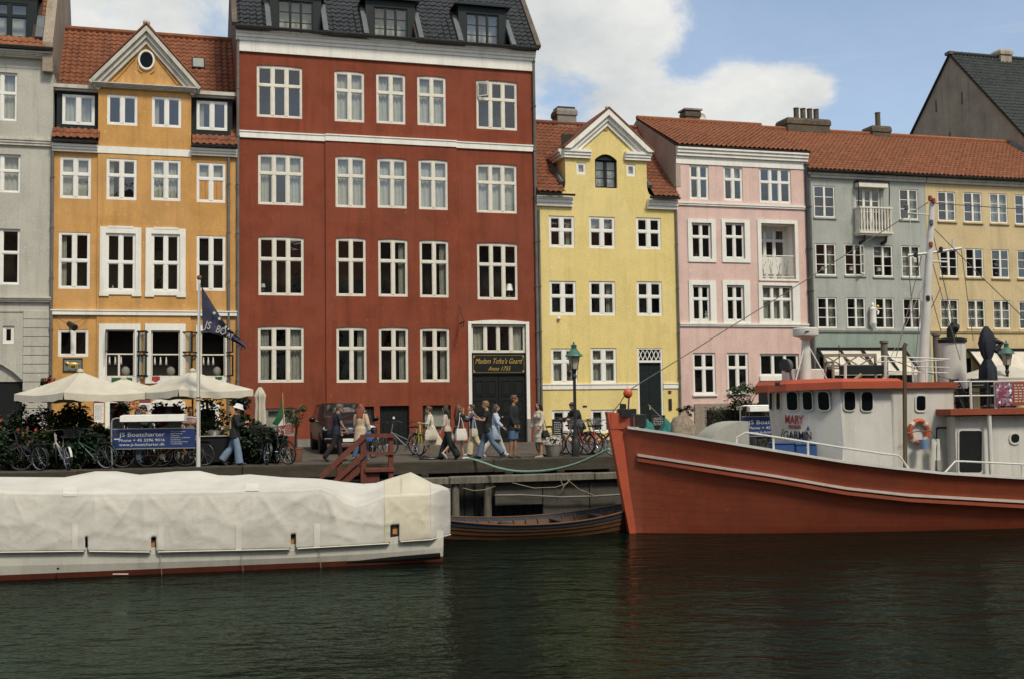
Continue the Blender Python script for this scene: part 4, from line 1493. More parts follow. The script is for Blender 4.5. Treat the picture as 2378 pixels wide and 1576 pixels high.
	for x0,x1 in ((uL,a - .01),(b + .01,uR)):
		s = MB()
		s.box(x0,x1,-.045,.02,z0,z1)
		s.box(x0,x1,-.07,.02,z1,z1 + .04)
		s.build('string_course', M['white_trim'], root)
	# house number boxes by the door
	x,z = fr.p(1556,938)
	MB().box(x - .07, x + .07, -.04, .01, z - .24, z + .24).build('doorbell_panel', M['iron'], root)
	x,z = fr.p(1555,909)
	MB().box(x - .07, x + .07, -.03, .01, z - .06, z + .06).build('number_plate', mat('brown_plate', (.08, .04, .02), .5), root)
	x,z = fr.p(1358,942)
	MB().box(x - .09, x + .09, -.03, .01, z - .03, z + .03).build('vent', M['iron'], root)
	x,z = fr.p(1406,303)
	MB().box(x - .09, x + .09, -.02, .01, z - .045, z + .045).build('vent', mat('vent_ochre', (.3, .16, .04), .7), root)
	x,z = fr.p(1297,740)
	MB().ball((x, -.06, z), .08, 10).build('wall_lamp', M['white_paint'], root, smooth=True)
	# eaves cornices and gutters
	for x0,x1,pa,pb in ((uL,g0 + .28,1290,0),(g1 - .02,uR + .0,1536,0)):
		c_ = MB()
		zz0,zz1 = fr.p(pa,480 if pa < 1400 else 487)[1],fr.p(pa,457 if pa < 1400 else 465)[1]
		moulding(c_,x0,x1,zz0,zz1,.22,0,3)
		c_.build('cornice', M['white_trim'], root)
		gutter(root,x0,x1,zz1 + .06,-.38,.08)
	# gable: two returns and two raking cornices
	for x0,x1,pz in ((gl[0],fr.p(1370.5,360)[0],fr.p(1340,368)[1]),(fr.p(1449.6,366)[0],fr.p(1508,366)[0],fr.p(1480,374)[1])):
		c_ = MB()
		moulding(c_,x0,x1,pz,zb - .02,.22,0,3)
		c_.build('cornice_return', M['white_trim'], root)
	for u,s in ((g0,-1),(g1,1)):
		c_ = MB()
		zz = fr.p(1405,371)[1]
		for k in range(3):
			p = .28 * (.35 + .65 * (k + 1) / 3)
			x0,x1 = (u - p,u - .005) if s < 0 else (u + .005,u + p)
			c_.box(x0,x1,.022,3.6,zz + (zb - zz) * k / 3,zz + (zb - zz) * (k + 1) / 3 - .001)
		c_.build('side_cornice', M['white_trim'], root)
	am = apex[0]
	for s,p in ((1,gl),(-1,gr)):
		ra = MB()
		a_ = Vector((p[0] - s * .05,0,zb - .02))
		b_ = Vector((am,0,apex[1]))
		d_ = (b_ - a_).normalized()
		nrm = Vector((-d_.z,0,d_.x))
		if nrm.z < 0:
			nrm = -nrm
		for t0,t1,pr in ((-.52,-.36,.08),(-.36,-.2,.17),(-.2,-.0,.3)):
			A0,A1,B0,B1 = a_ + nrm * t0,a_ + nrm * t1,b_ + nrm * t0,b_ + nrm * t1
			def clip(P,Q):
				return P + (Q - P) * ((am - P.x) / (Q.x - P.x))
			B0,B1 = clip(A0,B0),clip(A1,B1)
			def low(P, Q):                         # bottom ends cut level with the returns
				return P + (Q - P) * max(0,(zb - .018 - P.z) / (Q.z - P.z))
			A0,A1 = low(A0,B0),low(A1,B1)
			ra.rings([[(v.x,-pr,v.z) for v in (A0,B0,B1,A1)],[(v.x,.25,v.z) for v in (A0,B0,B1,A1)]])
		ra.build('raking_cornice', M['white_trim'], root)
		rr = MB()
		rr.rings([[(v.x,y,v.z + dz) for v,dz in ((a_,.02),(b_,.02),(b_,.1),(a_,.1))] for y in (-.33,4.6)])
		rr.build('gable_roof', M['red_tile'], root)
	MB().ball((am, -.15, apex[1] + .05), .13, 8).build('finial', M['grey_trim'], root, smooth=True)
	# main roof
	ey,ez = -.34,fr.p(1288,454)[1] + .08
	zr = fr.p(1300,290,4.3)[1]
	H,vy = slope_roof_pts(ey,ez,4.3,zr)
	sl = vy[2] / H
	def keep(x,y):
		u,z = x + uL,ez + y * sl
		if g0 - .1 < u < g1 + .1 and z < zb:
			return False
		half = (apex[1] - z) / max(apex[1] - zb,.1) * (gr[0] - gl[0]) / 2
		return not (z >= zb and abs(u - am) < half - .05)
	tiled_roof(root, 'roof', (uL, ey, ez), (1, 0, 0), vy, uR - uL, H, 'red_tile', .235, .29, keep, amp=.05)
	bk = MB()
	bk.add([(uL,4.3,zr),(uR,4.3,zr),(uR,9.5,zeT),(uL,9.5,zeT),(uL,0,zeT),(uR,0,zeT)],[(1,0,3,2),(0,4,3),(1,2,5)])
	bk.build('roof_back', M['party_wall'], root)
	# valley lead beside the gable, left
	for u,s in ((g0 - .16,-1),(g1 + .14,1)):
		fl = MB()
		fl.tube([(u,ey + .3,ez + .45),(u,ey + (zb - ez) / sl * vy[1] / H + .05,zb + .02)],.10,6)
		fl.build('flashing', M['lead'], root)
	r_ = fr.r(1290,256,1333.5,289,4.5)
	ch = chimney(root, (r_[0], r_[1], r_[2], r_[3]), 4.2, 5.0, 'stone', flare=.05)
	MB().box(r_[0] + .04, r_[1] - .04, 4.25, 4.95, r_[3] - .02, r_[3] + .1).build('chimney_cap', M['iron'], ch)
	pipe(root, uL + .10, .1, ze - .1, .05, name='downpipe')
	pipe(root,uR - .06,.1,ze + .25,.05)
	return root
yellow_house()
# the pink house
def pink_house():
	um = fac(1720,700)[0]
	root = house('pink_house', 'pink house with white window bands and a recessed balcony on its upper floor', um)
	fr = Frame(root,um)
	uL = fac(1573,560)[0] - um + .012
	uR = fr.p(1877,560)[0]
	zc0,zc1 = fr.p(1720,376)[1],fr.p(1720,348)[1]
	plain = [((1601.6, 383.5, 1646, 463.8), 2, [.62, .38], ''), ((1680.5, 386, 1725, 466.7), 2, [.62, .38], 'T'), ((1763.8, 390.6, 1837, 472.4), 3, [.6, .4], ''),
			((1609.7, 818, 1662, 915), 2, [.64, .36], ''), ((1689, 818, 1738.6, 912), 2, [.64, .36], '')]
	banded = [((1597, 509.7, 1662, 609), (1606, 518, 1652, 601), 2, [.62, .38], ''), ((1675.7, 510.6, 1741, 610), (1684, 518, 1729, 601), 2, [.62, .38], ''),
			((1599.5, 652, 1663, 752), (1608.5, 662.5, 1649, 745), 2, [.62, .38], ''), ((1678, 652, 1741.6, 752), (1687.5, 662.5, 1728, 745.4), 2, [.62, .38], ''),
			((1761.5, 658.7, 1857, 752), (1770, 664, 1840.6, 745), 3, [.62, .38], 'F')]
	logo = fr.r(1768,520,1846,648)
	shop = fr.r(1765,820,1856,872)
	base = fr.r(1762,885,1850,1010)
	base = (base[0],base[1],0,base[3])
	W = []
	for px,cols,rows,cur in plain:
		W.append((fr.r(*px),cols,rows,cur))
	B = [(fr.r(*o),fr.r(*i),c,r_,cu) for o,i,c,r_,cu in banded]
	holes = [w[0] for w in W] + [b[1] for b in B] + [logo,shop,base]
	mb = MB()
	wall_cells(mb,uL,uR,0,zc1 - .05,holes,0,.22)
	body(mb,uL,uR,zc1 - .05,9.5)
	mb.build('wall', M['pink_stucco'], root)
	for a,b,c,d in ((uL + .2,logo[0] - .1,.1,zc1 - .2),(logo[1] + .1,uR - .1,.1,zc1 - .2),(logo[0] - .1,logo[1] + .1,.1,logo[2] - .2),(logo[0] - .1,logo[1] + .1,logo[3] + .2,zc1 - .2)):
		MB().box(a, b, .9, .95, c, d).build('interior', M['interior'], root)
	for i,(rc,cols,rows,cur) in enumerate(W):
		make_window(root,rc,cols,rows,y=.05,fw=.075,mw=.12,tw=.09,curtain=cur,sill=.08 if i > 2 else None)
	for o,i_,cols,rows,cur in B:
		surround(root,o,i_,.05)
		make_window(root, i_, cols, rows, y=.06, fw=.06, mw=.11, tw=.09, curtain=cur, curtain_m='lace')
	# recessed balcony
	a,b,c,d = logo
	lg = MB()
	D = .75
	lg.add([(a,0.2,c),(b,.2,c),(b,D,c),(a,D,c),(a,.2,d),(b,.2,d),(b,D,d),(a,D,d)],[(0,3,2,1),(1,2,6,5),(3,0,4,7),(4,5,6,7)])
	win = (a + .06,b - .06,c + (d - c) * .40,d - .12)
	wall_cells(lg,a,b,c,d,[win],D,.1)
	lgo = lg.build('loggia', M['white_trim'], root)
	wl = make_window(lgo,win,3,[.62,.38],y=D + .03,fw=.06,mw=.11,tw=.08,flat=True)
	MB().box(a, b, D + .6, D + .65, c, d).build('interior', M['interior'], lgo)
	surround(root,fr.r(1759.5,511.7,1853,653),logo,.05)
	rl = MB()
	zt = c + (d - c) * .42
	rl.tube([(a,.06,zt),(b,.06,zt)],.022,6)
	rl.tube([(a,.06,c + .1),(b,.06,c + .1)],.018,6)
	k = 26
	for i in range(k + 1):
		x = a + .02 + (b - a - .04) * i / k
		rl.tube([(x,.06,c + .02),(x,.06,zt)],.009,4)
	rl.build('balcony_railing', M['white_paint'], lgo)
	for q in range(4):
		x = a + .25 + q * (b - a - .5) / 3
		MB().lathe([(.08, c + .02), (.13, c + .24), (.12, c + .24)], 8, c=(x, .35)).build('flower_pot', M['terracotta'], lgo)
		tw = MB()
		for s in range(5):
			an = random.uniform(0,6.28)
			tw.tube([(x,.35,c + .22),(x + .06 * math.cos(an),.35 + .06 * math.sin(an),c + .6),(x + .15 * math.cos(an),.35 + .1 * math.sin(an),c + random.uniform(.7,1.2))],[.01,.008,.004],4)
		tw.build('potted_twigs', M['leaf_olive'], lgo)
	# shop window
	make_window(root,shop,3,[1],y=.08,fw=.07,mw=.1)
	MB().box(shop[0] - .05, shop[1] + .05, -.1, .06, shop[2] - .2, shop[2] - .004).build('shop_sill', M['white_trim'], root)
	MB().box(base[0], base[1], .12, .18, 0, base[3]).build('cellar_door', M['black_paint'], root)
	# string courses, cornice
	for pz0,pz1,pr in ((482,474,.1),(759,751.5,.1)):
		s = MB()
		moulding(s,uL,uR - .05,fr.p(1720,pz0)[1],fr.p(1720,pz1)[1],pr,0,2)
		s.build('string_course', M['white_trim'], root)
	co = MB()
	moulding(co,uL,uR + .02,zc0 + .12,zc1,.26,0,3)
	co.box(uL,uR,-.04,.02,zc0 - .22,zc0 + .12)
	co.build('cornice', M['white_trim'], root)
	br = MB()
	z = fr.p(1650,936)[1]
	br.box(fr.p(1612,940)[0],fr.p(1762,940)[0],-.06,.02,0,z)
	br.build('plinth', M['gable_brick'], root)
	# roof
	ey,ez = -.30,zc1 + .02
	zr = fr.p(1660,288,4.3)[1]
	H,vy = slope_roof_pts(ey,ez,4.3,zr)
	tiled_roof(root, 'roof', (uL, ey, ez), (1, 0, 0), vy, uR - uL + .1, H, 'orange_tile', .235, .3, amp=.055)
	gw = MB()
	gw.rings([[(u,-.02,ez - 1.8),(u,9.5,ez - 1.8),(u,9.5,ez - .1),(u,4.3,zr - .05),(u,-.02,ez - .02)] for u in (uL - .02,uL + .2)])
	gw.build('gable_wall', M['tan_wall'], root)
	fl = MB()
	sx = fr.p(1490,300)[0]
	fl.tube([(uL - .1,.3,zc1 - 2.6),(uL - .1,2.2,zc1 - .2),(uL - .1,4.3,zr - .6)],.11,6)
	fl.build('flashing', M['lead'], root)
	bk = MB()
	bk.add([(uL,4.3,zr),(uR + .1,4.3,zr),(uR + .1,9.5,zc1),(uL,9.5,zc1),(uR + .1,0,zc1)],[(1,0,3,2),(1,2,4)])
	bk.build('roof_back', M['party_wall'], root)
	r_ = fr.r(1587,260,1619,286,4.6)
	c_ = chimney(root, r_, 4.3, 4.9, 'chimney_brick', flare=.05)
	MB().box(r_[0] - .1, r_[1] + .1, 4.2, 5.0, r_[3] - .01, r_[3] + .07).build('chimney_cap', M['stone'], c_)
	x,z = fr.p(1628,275,4.4)
	dish = MB()
	n = 18
	rings = []
	for r2,dy in ((.02,0.0),(.12,-.01),(.2,-.035),(.24,-.06),(.25,-.05),(.2,-.02),(.02,.02)):
		rings.append([(x + r2 * 1.0 * math.cos(6.2832 * k / n),4.4 + dy,z + r2 * .95 * math.sin(6.2832 * k / n)) for k in range(n)])
	dish.rings(rings)
	dish.tube([(x,4.42,z),(x,4.5,z - .7)],.025,6)
	dish.build('satellite_dish', M['white_paint'], root, smooth=True)
	pipe(root, uR - .03, .1, zc0 + .0, .09, m='zinc')
	return root
M['leaf_olive'] = mat('leaf_olive', (.06, .075, .03), .7, .3, 6)
pink_house()
# blue-grey and buff houses under one roof
def balcony(root,rect,D=.5):
	a,b,c,d = rect
	bm = MB()
	bm.box(a - .05,b + .05,-D,0.0,c - .1,c)
	bm.box(a,b,-D + .06,0,c - .18,c - .1)
	bo = bm.build('balcony', M['cream_paint'], root)
	tp = MB()
	tp.box(a - .04,b + .04,-D - .02,-D + .1,d - .07,d)
	tp.box(a - .04,a + .08,-D + .1,0,d - .07,d)
	tp.box(b - .08,b + .04,-D + .1,0,d - .07,d)
	tp.build('handrail', M['cream_paint'], bo)
	n = 11
	me = MB().lathe([(.045, 0), (.045, .08), (.025, .12), (.05, (d - c) * .35), (.028, (d - c) * .6), (.04, d - c - .15), (.045, d - c - .07)], 8).mesh('baluster', M['cream_paint'], smooth=True)
	for i in range(n):
		link('baluster', me, bo, (a + .05 + (b - a - .1) * i / (n - 1), -D + .04, c))
	for i in range(1,5):
		for x in (a + .02,b - .02):
			link('baluster', me, bo, (x, -D + .04 + D * i / 5, c))
	cb = MB()
	for x in (a + .25,b - .25):
		cb.tube([(x,0,c - .5),(x,-.3,c - .42),(x,-D + .12,c - .19)],[.09,.08,.06],6)
	cb.build('bracket', M['iron'], bo)
def awning(root, a, b, zt, drop, out, m, slats=3, frame='black_paint'):
	mb = MB()
	n = 10
	rows = []
	for t in range(5):
		k = t / 4
		rows.append([(a + (b - a) * i / n,-.05 - out * k,zt - drop * k - .05 * math.sin(3.14 * k)) for i in range(n + 1)])
	mb.grid(rows)
	mb.grid([[(p[0],p[1],p[2] - .02) for p in r_] for r_ in rows])
	mb.grid([rows[-1],[(p[0],p[1] - .005,p[2] - .16) for p in rows[-1]]])
	ao = mb.build('awning', M[m], root, smooth=True)
	for i in range(slats + 1):
		x = a + (b - a) * i / slats
		MB().box(-.045, .045, -.03, .05, 0, math.hypot(drop, out)).build('awning_bar', M[frame], ao, (x, -.04, zt + .03), (math.atan2(-drop, -out) + R(-90) + R(360), 0, 0) if False else (math.pi / 2 + math.atan2(drop, out), 0, 0))
	MB().box(a - .05, b + .05, -.12, 0.0, zt + .02, zt + .12).build('awning_box', M[frame], ao)
	return ao
def buff_pair():
	um = fac(1877,560)[0]
	xd = fac(2152,560)[0]
	xe = xd + 9.5
	# blue-grey
	root = house('bluegrey_house', 'grey-blue house with a small white balcony under a rolled awning', um)
	fr = Frame(root,um)
	uL,uR = .012,xd - um
	zg = fr.p(2100,412)[1]
	W = [((1890, 432, 1939, 505.5), ''), ((2089, 440, 2132, 510.6), 'R'), ((1894, 566, 1942, 640), 'R'), ((1962, 567, 2008, 640), ''), ((2028, 570.5, 2073.7, 643), 'T'), ((2094, 571, 2137.4, 644.5), 'B'),
		((1899, 691, 1944, 762), 'R'), ((1967, 691.5, 2010, 762), 'R'), ((2033, 692, 2076.5, 763), 'R'), ((2098, 693, 2138, 763), 'R')]
	wr = [(fr.r(*px),c) for px,c in W]
	bd = fr.r(1987.6,438,2046,545)
	g = [fr.r(1905,828,1990,985),fr.r(2005,828,2120,985)]
	g = [(a,b,.05,d) for a,b,c,d in g]
	mb = MB()
	zs = fr.p(2010,770)[1]
	holes = [w[0] for w in wr] + [bd] + g
	wall_cells(mb,uL,uR,zs,zg,holes,0,.18)
	body(mb,uL,uR,zg,9.0)
	mb.build('wall', M['bluegrey_stucco'], root)
	m2 = MB()
	wall_cells(m2,uL,uR,0,zs,holes,0.0,.18)
	m2.build('shopfront_wall', M['teal_stucco'], root)
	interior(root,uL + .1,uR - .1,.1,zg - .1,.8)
	for i,(rc,c) in enumerate(wr):
		make_window(root, rc, 2, [1, 1, 1], y=.03, fw=.06, mw=.10, thin=True, bar=.03, curtain=c, curtain_m='lace', sill=.06, sill_m='bluegrey_stucco')
	make_window(root, bd, 3, [2, 1, 1], y=.08, fw=.08, mw=.12, thin=True, bar=.03, curtain='L', curtain_m='lace')
	for rc in g:
		make_window(root, rc, 3, [2, 1], y=.08, fw=.07, mw=.07, m='dark_green_paint')
	a,b,c,d = fr.r(1984.8,485,2057,541)
	balcony(root,(a,b,c,d))
	a,b,c,d = fr.r(1984.8,426,2053,438)
	aw = MB().box(a, b, -.32, -.02, c, d - .02).build('rolled_awning', M['cream_paint'], root)
	f = MB()
	for x in (a - .03,b + .03):
		f.tube([(x,0,d),(x,-.34,d - .03),(x,-.36,c - .15),(x,-.30,c - .85)],.025,6)
	f.box(a - .05,b + .05,-.36,0,d - .018,d + .05)
	f.build('awning_arms', M['black_paint'], aw)
	# one open casement
	rc = wr[3][0]
	oc = MB()
	h0,h1 = rc[2] + .07,rc[3] - .07
	w = (rc[1] - rc[0]) / 2 - .05
	for bx in ((-w,0,h0,h0 + .05),(-w,0,h1 - .05,h1),(-w,-w + .05,h0 + .05,h1 - .05),(-.05,0,h0 + .05,h1 - .05),(-w + .05,-.05,h0 + (h1 - h0) * .33,h0 + (h1 - h0) * .35),(-w + .05,-.05,h0 + (h1 - h0) * .66,h0 + (h1 - h0) * .68)):
		oc.box(bx[0],bx[1],-.02,.02,bx[2],bx[3])
	oo = oc.build('open_casement', M['white_paint'], root, (rc[1] - .03, .0, 0), (0, 0, R(38)))
	add_pane(oo, -w / 2, 0, (h0 + h1) / 2, w - .1, h1 - h0 - .1, M['glass'])
	# statue of a figure on a bracket between the windows
	x,z = fr.p(2023,763)
	st = MB()
	st.lathe([(.04,z),(.1,z + .08),(.16,z + .2),(.17,z + .24)],10,c=(x,-.18))
	st.lathe([(.15,z + .24),(.14,z + .5),(.12,z + .72),(.15,z + .88),(.05,z + .96),(.075,z + 1.02),(.075,z + 1.1),(.02,z + 1.17)],10,c=(x,-.18))
	st.tube([(x + .12,-.2,z + .86),(x + .24,-.26,z + .75),(x + .16,-.32,z + .62)],.04,6)
	so = st.build('statue', M['white_trim'], root, smooth=True)
	MB().ball((x + .2, -.26, z + .98), .075, 10).build('gold_ball', M['gold'], so, smooth=True)
	s = MB()
	moulding(s,uL,uR,zs - .04,zs + .08,.1,0,2)
	s.build('string_course', M['bluegrey_stucco'], root)
	for a,b in ((1898,2000),(2000,2100)):
		p,q = fr.p(a,820)[0],fr.p(b,820)[0]
		awning(root, p + .02, q - .02, fr.p(2000, 812)[1], 1.0, 1.1, 'awning_cream', 2)
	pipe(root,uL + .08,.1,zg - .1,.06)
	# buff
	um2 = xd
	root2 = house('buff_house', 'pale ochre house with rows of slim white windows, at the right edge', um2)
	f2 = Frame(root2,um2)
	W2 = [((2178, 445.5, 2219, 514), 'R'), ((2238, 447.5, 2280, 517), 'R'), ((2299, 450, 2340, 519), 'F'), ((2357, 453, 2400, 522), ''),
		((2183, 578, 2224, 643), ''), ((2243, 577.6, 2284, 644.5), ''), ((2303, 580, 2344, 646), ''), ((2363, 582, 2404, 647), ''),
		((2184.6, 695.5, 2226.7, 763), 'F'), ((2247, 697, 2288, 763), 'F'), ((2307, 698, 2346.6, 764), 'F'), ((2367, 700, 2408, 765), '')]
	wr2 = [(f2.r(*px),c) for px,c in W2]
	sp = wr2[1][0][0] - wr2[0][0][0]
	for j in range(3):
		q = wr2[j * 4 + 3][0]
		wr2.append(((q[0] + sp, q[1] + sp, q[2], q[3]), 'R'))
	xe = um2 + wr2[-1][0][1] + .9
	holes = [w[0] for w in wr2]
	g2 = [f2.r(2190,830,2260,985),f2.r(2275,830,2360,985)]
	g2 = [(a,b,.05,d) for a,b,c,d in g2]
	mb = MB()
	uE = xe - um2
	wall_cells(mb,0.012,uE,0,zg,holes + g2,0,.18)
	body(mb,0.012,uE,zg,9.0)
	mb.build('wall', M['buff_stucco'], root2)
	interior(root2,.1,uE - .1,.1,zg - .1,.8)
	for rc,c in wr2:
		make_window(root2, rc, 2, [1, 1, 1], y=.03, fw=.06, mw=.10, thin=True, bar=.03, curtain=c, curtain_m='lace', sill=.08, sill_m='buff_stucco')
	for rc in g2:
		make_window(root2, rc, 3, [2, 1], y=.08, fw=.07, mw=.07, m='dark_green_paint')
	s = MB()
	moulding(s,.012,uE,zs - .04,zs + .08,.1,0,2)
	s.build('string_course', M['buff_stucco'], root2)
	for a,b in ((2246,2312),(2312,2378)):
		p,q = f2.p(a,820)[0],f2.p(b,820)[0]
		awning(root2, p + .02, q - .02, f2.p(2300, 814)[1], 1.25, 1.3, 'awning_cream', 1)
	# shared roof over both, each house keeping its own half
	ey,ez = -.26,zg + .12
	off = 4.2
	zr = fr.p(2040,316,off)[1]
	H,vy = slope_roof_pts(ey,ez,off,zr)
	for rt,a,b in ((root,uL - .05,uR),(root2,0.0,uE)):
		tiled_roof(rt, 'roof', (a, ey, ez), (1, 0, 0), vy, b - a, H, 'orange_tile', .232, .30, amp=.06)
		gutter(rt,a,b,ez - .02,-.32,.075)
		c_ = MB()
		moulding(c_,a + .05,b,zg - .22,zg + .02,.16,0,2)
		c_.build('cornice', M['grey_trim'], rt)
		bk = MB()
		bk.add([(a,off,zr),(b,off,zr),(b,9,zg),(a,9,zg),(a,0,zg),(b,0,zg)],[(1,0,3,2),(0,4,3),(1,2,5)])
		bk.build('roof_back', M['party_wall'], rt)
	r_ = fr.r(1820,280,1917,306,off + .2)
	pots = [(fr.p(x,270,off + .4)[0],fr.p(1870,256,off + .4)[1] - r_[3],.13) for x in (1848,1863.5,1879,1894)]
	chimney(root,r_,off - .2,off + .9,pots=pots,flare=.05)
	r_ = fr.r(2016,297,2057,319,off + .2)
	chimney(root,r_,off - .2,off + .7,pots=[(fr.p(2034,270,off + .4)[0],fr.p(2034,265,off + .3)[1] - r_[3],.13)],flare=.05)
	# the tall house beyond: bare gable end and mossy black roof
	ur = fac(2288.5,331,off)[0]
	uw = xe
	root3 = house('corner_house', 'tall house with a bare brown gable end and black roof behind the red roofs', uw, 'old houses along the quay')
	ay = 5.6
	# find the apex depth on the wall plane u = uw
	P0,nU = fpt(uw,0,0),FU
	def on_gable(px,py):
		p = hit(px,py,P0,nU)
		return (p - F0).dot(FN),p.z - STREET
	A = on_gable(2206,131)
	Lf = on_gable(2115,319)
	Rt = on_gable(2378,318)
	s1 = (A[1] - Lf[1]) / (Lf[0] - A[0])
	s2 = (A[1] - Rt[1]) / (A[0] - Rt[0])
	zlow = zg - 1.0
	yb,yf = A[0] + (A[1] - zlow) / s1,A[0] - (A[1] - zlow) / s2
	gm = MB()
	gm.rings([[(x,yf,0),(x,yb,0),(x,yb,zlow),(x,A[0],A[1]),(x,yf,zlow)] for x in (0.0,12.0)])
	gm.build('wall', M['gable_brick'], root3)
	for px,py in ((2174,247),(2234,228),(2206,322)):
		y,z = on_gable(px,py)
		MB().box(-.03, .0, y - .04, y + .04, z - .35, z + .35).build('wall_anchor', M['iron'], root3)
	H3,v3 = slope_roof_pts(yf,zlow,A[0],A[1])
	tiled_roof(root3, 'roof', (-.12, yf - .1, zlow + .08), (1, 0, 0), v3, 12.2, H3, 'moss_tile', .26, .32, amp=.05, first=lambda x, y: -y + x * .3)
	rb = MB()
	rb.rings([[(x,A[0],A[1] + .1),(x,yb + .1,zlow + .05),(x,yb + .1,zlow - .05),(x,A[0],A[1])] for x in (-.12,12.0)])
	rb.build('roof_back', M['moss_tile'], root3)
	kf = MB()
	kf.box(-.2,.05,A[0] - .25,A[0] + .2,A[1] + .05,A[1] + .22)
	kf.build('gable_cap', M['party_wall'], root3)
	# chimney on its ridge
	pc = hit(2327,172,fpt(0,A[0],0),FN)
	uc = (pc - F0).dot(FU) - uw
	zc_ = hit(2327,120,fpt(0,A[0],0),FN).z - STREET
	chimney(root3, (uc - .36, uc + .36, A[1] - .2, zc_), A[0] - .4, A[0] + .4, 'tan_wall', flare=.07)
	fl = MB()
	fl.rings([[(-.14,ey + t * vy[1] - .02,ez + t * vy[2] + .05),(-.02,ey + t * vy[1] - .02,ez + t * vy[2] + .22),(-.02,ey + t * vy[1] + .1,ez + t * vy[2] - .02)] for t in (0.0,1.0)])
	fl.build('flashing', M['lead'], root3)
M['awning_cream'] = mat('awning_cream', (.62, .57, .47), .85, .1, 3, streak=.25, streak_col=(.3, .26, .2))
buff_pair()
# the row on the other side of the canal (seen in window panes and water)
def opposite_row():
	cols = [(.30,.20,.12),(.34,.31,.25),(.22,.12,.08),(.36,.27,.15),(.28,.28,.26),(.30,.17,.12),(.33,.30,.22),(.25,.2,.16),(.3,.26,.2),(.35,.22,.14)]
	u = -62.0
	yF = (Vector((0,-14,0)) - F0).dot(FN)
	looks = ['brown', 'sand', 'dark red', 'ochre', 'grey', 'rust', 'cream', 'umber', 'stone', 'tan']
	for i,c in enumerate(cols):
		w = 11.5 + (i * 37 % 5)
		h = 13.5 + (i * 53 % 4) * 1.1
		root = thing('opposite_house', f'plain {looks[i]} house on the near quay, behind the viewer', 'house', fpt(u + w / 2, yF, 0.0), YAW + math.pi, 'houses on the near quay')
		m = mat('opposite_stucco_' + looks[i].replace(' ', '_'), c, .9, .1, 1)
		mb = MB()
		holes = []
		k = int(w // 2.3)
		for a in range(k):
			for b in range(4):
				x = -w / 2 + (a + .5) * w / k
				holes.append((x - .55,x + .55,1.0 + b * 3.2,3.0 + b * 3.2))
		wall_cells(mb,-w / 2,w / 2,0,h,holes,0,.2)
		body(mb,-w / 2,w / 2,h,10)
		mb.build('wall', m, root)
		gl = MB().box(-w / 2 + .1, w / 2 - .1, .21, .25, .5, h - .3).build('glazing', M['dark_glass'], root)
		rf = MB()
		rf.prism([(-.3, h), (10.3, h), (5, h + 5.2)], -w / 2, w / 2, 0, Matrix.Rotation(R(90), 4, 'Z'))
		rf.build('roof', M['roof_deck'] if i % 2 else M['red_tile'], root)
		u += w
opposite_row()
# quay wall of old timber
from mathutils import noise as mnoise
M['quay_timber'] = mat('quay_timber', (.050, .042, .028), .95, .35, 1.6, fine=.3, fscale=18, bump=.6, bscale=14, grain=(.5, 4, 4), streak=.4, streak_col=(.02, .022, .015))
M['grey_timber'] = mat('grey_timber', (.15, .135, .105), .95, .3, 2.5, fine=.3, fscale=14, bump=.5, bscale=12, grain=(4, 4, .5), streak=.5, streak_col=(.03, .028, .02))
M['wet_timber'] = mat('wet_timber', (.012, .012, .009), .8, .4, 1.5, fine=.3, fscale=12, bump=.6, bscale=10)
M['concrete'] = mat('concrete', (.075, .07, .058), .95, .2, 1.4, fine=.2, fscale=22, bump=.4, bscale=20, streak=.6, streak_col=(.03, .028, .022))
M['rope_green'] = mat('rope_green', (.22, .36, .27), .9, .2, 12, bump=.5, bscale=80)
M['rope_tan'] = mat('rope_tan', (.30, .25, .17), .9, .2, 12)
M['stair_red'] = mat('stair_red', (.13, .034, .020), .75, .25, 2.5, fine=.15, fscale=20, grain=(3, 3, .8), streak=.3, streak_col=(.05, .02, .015))
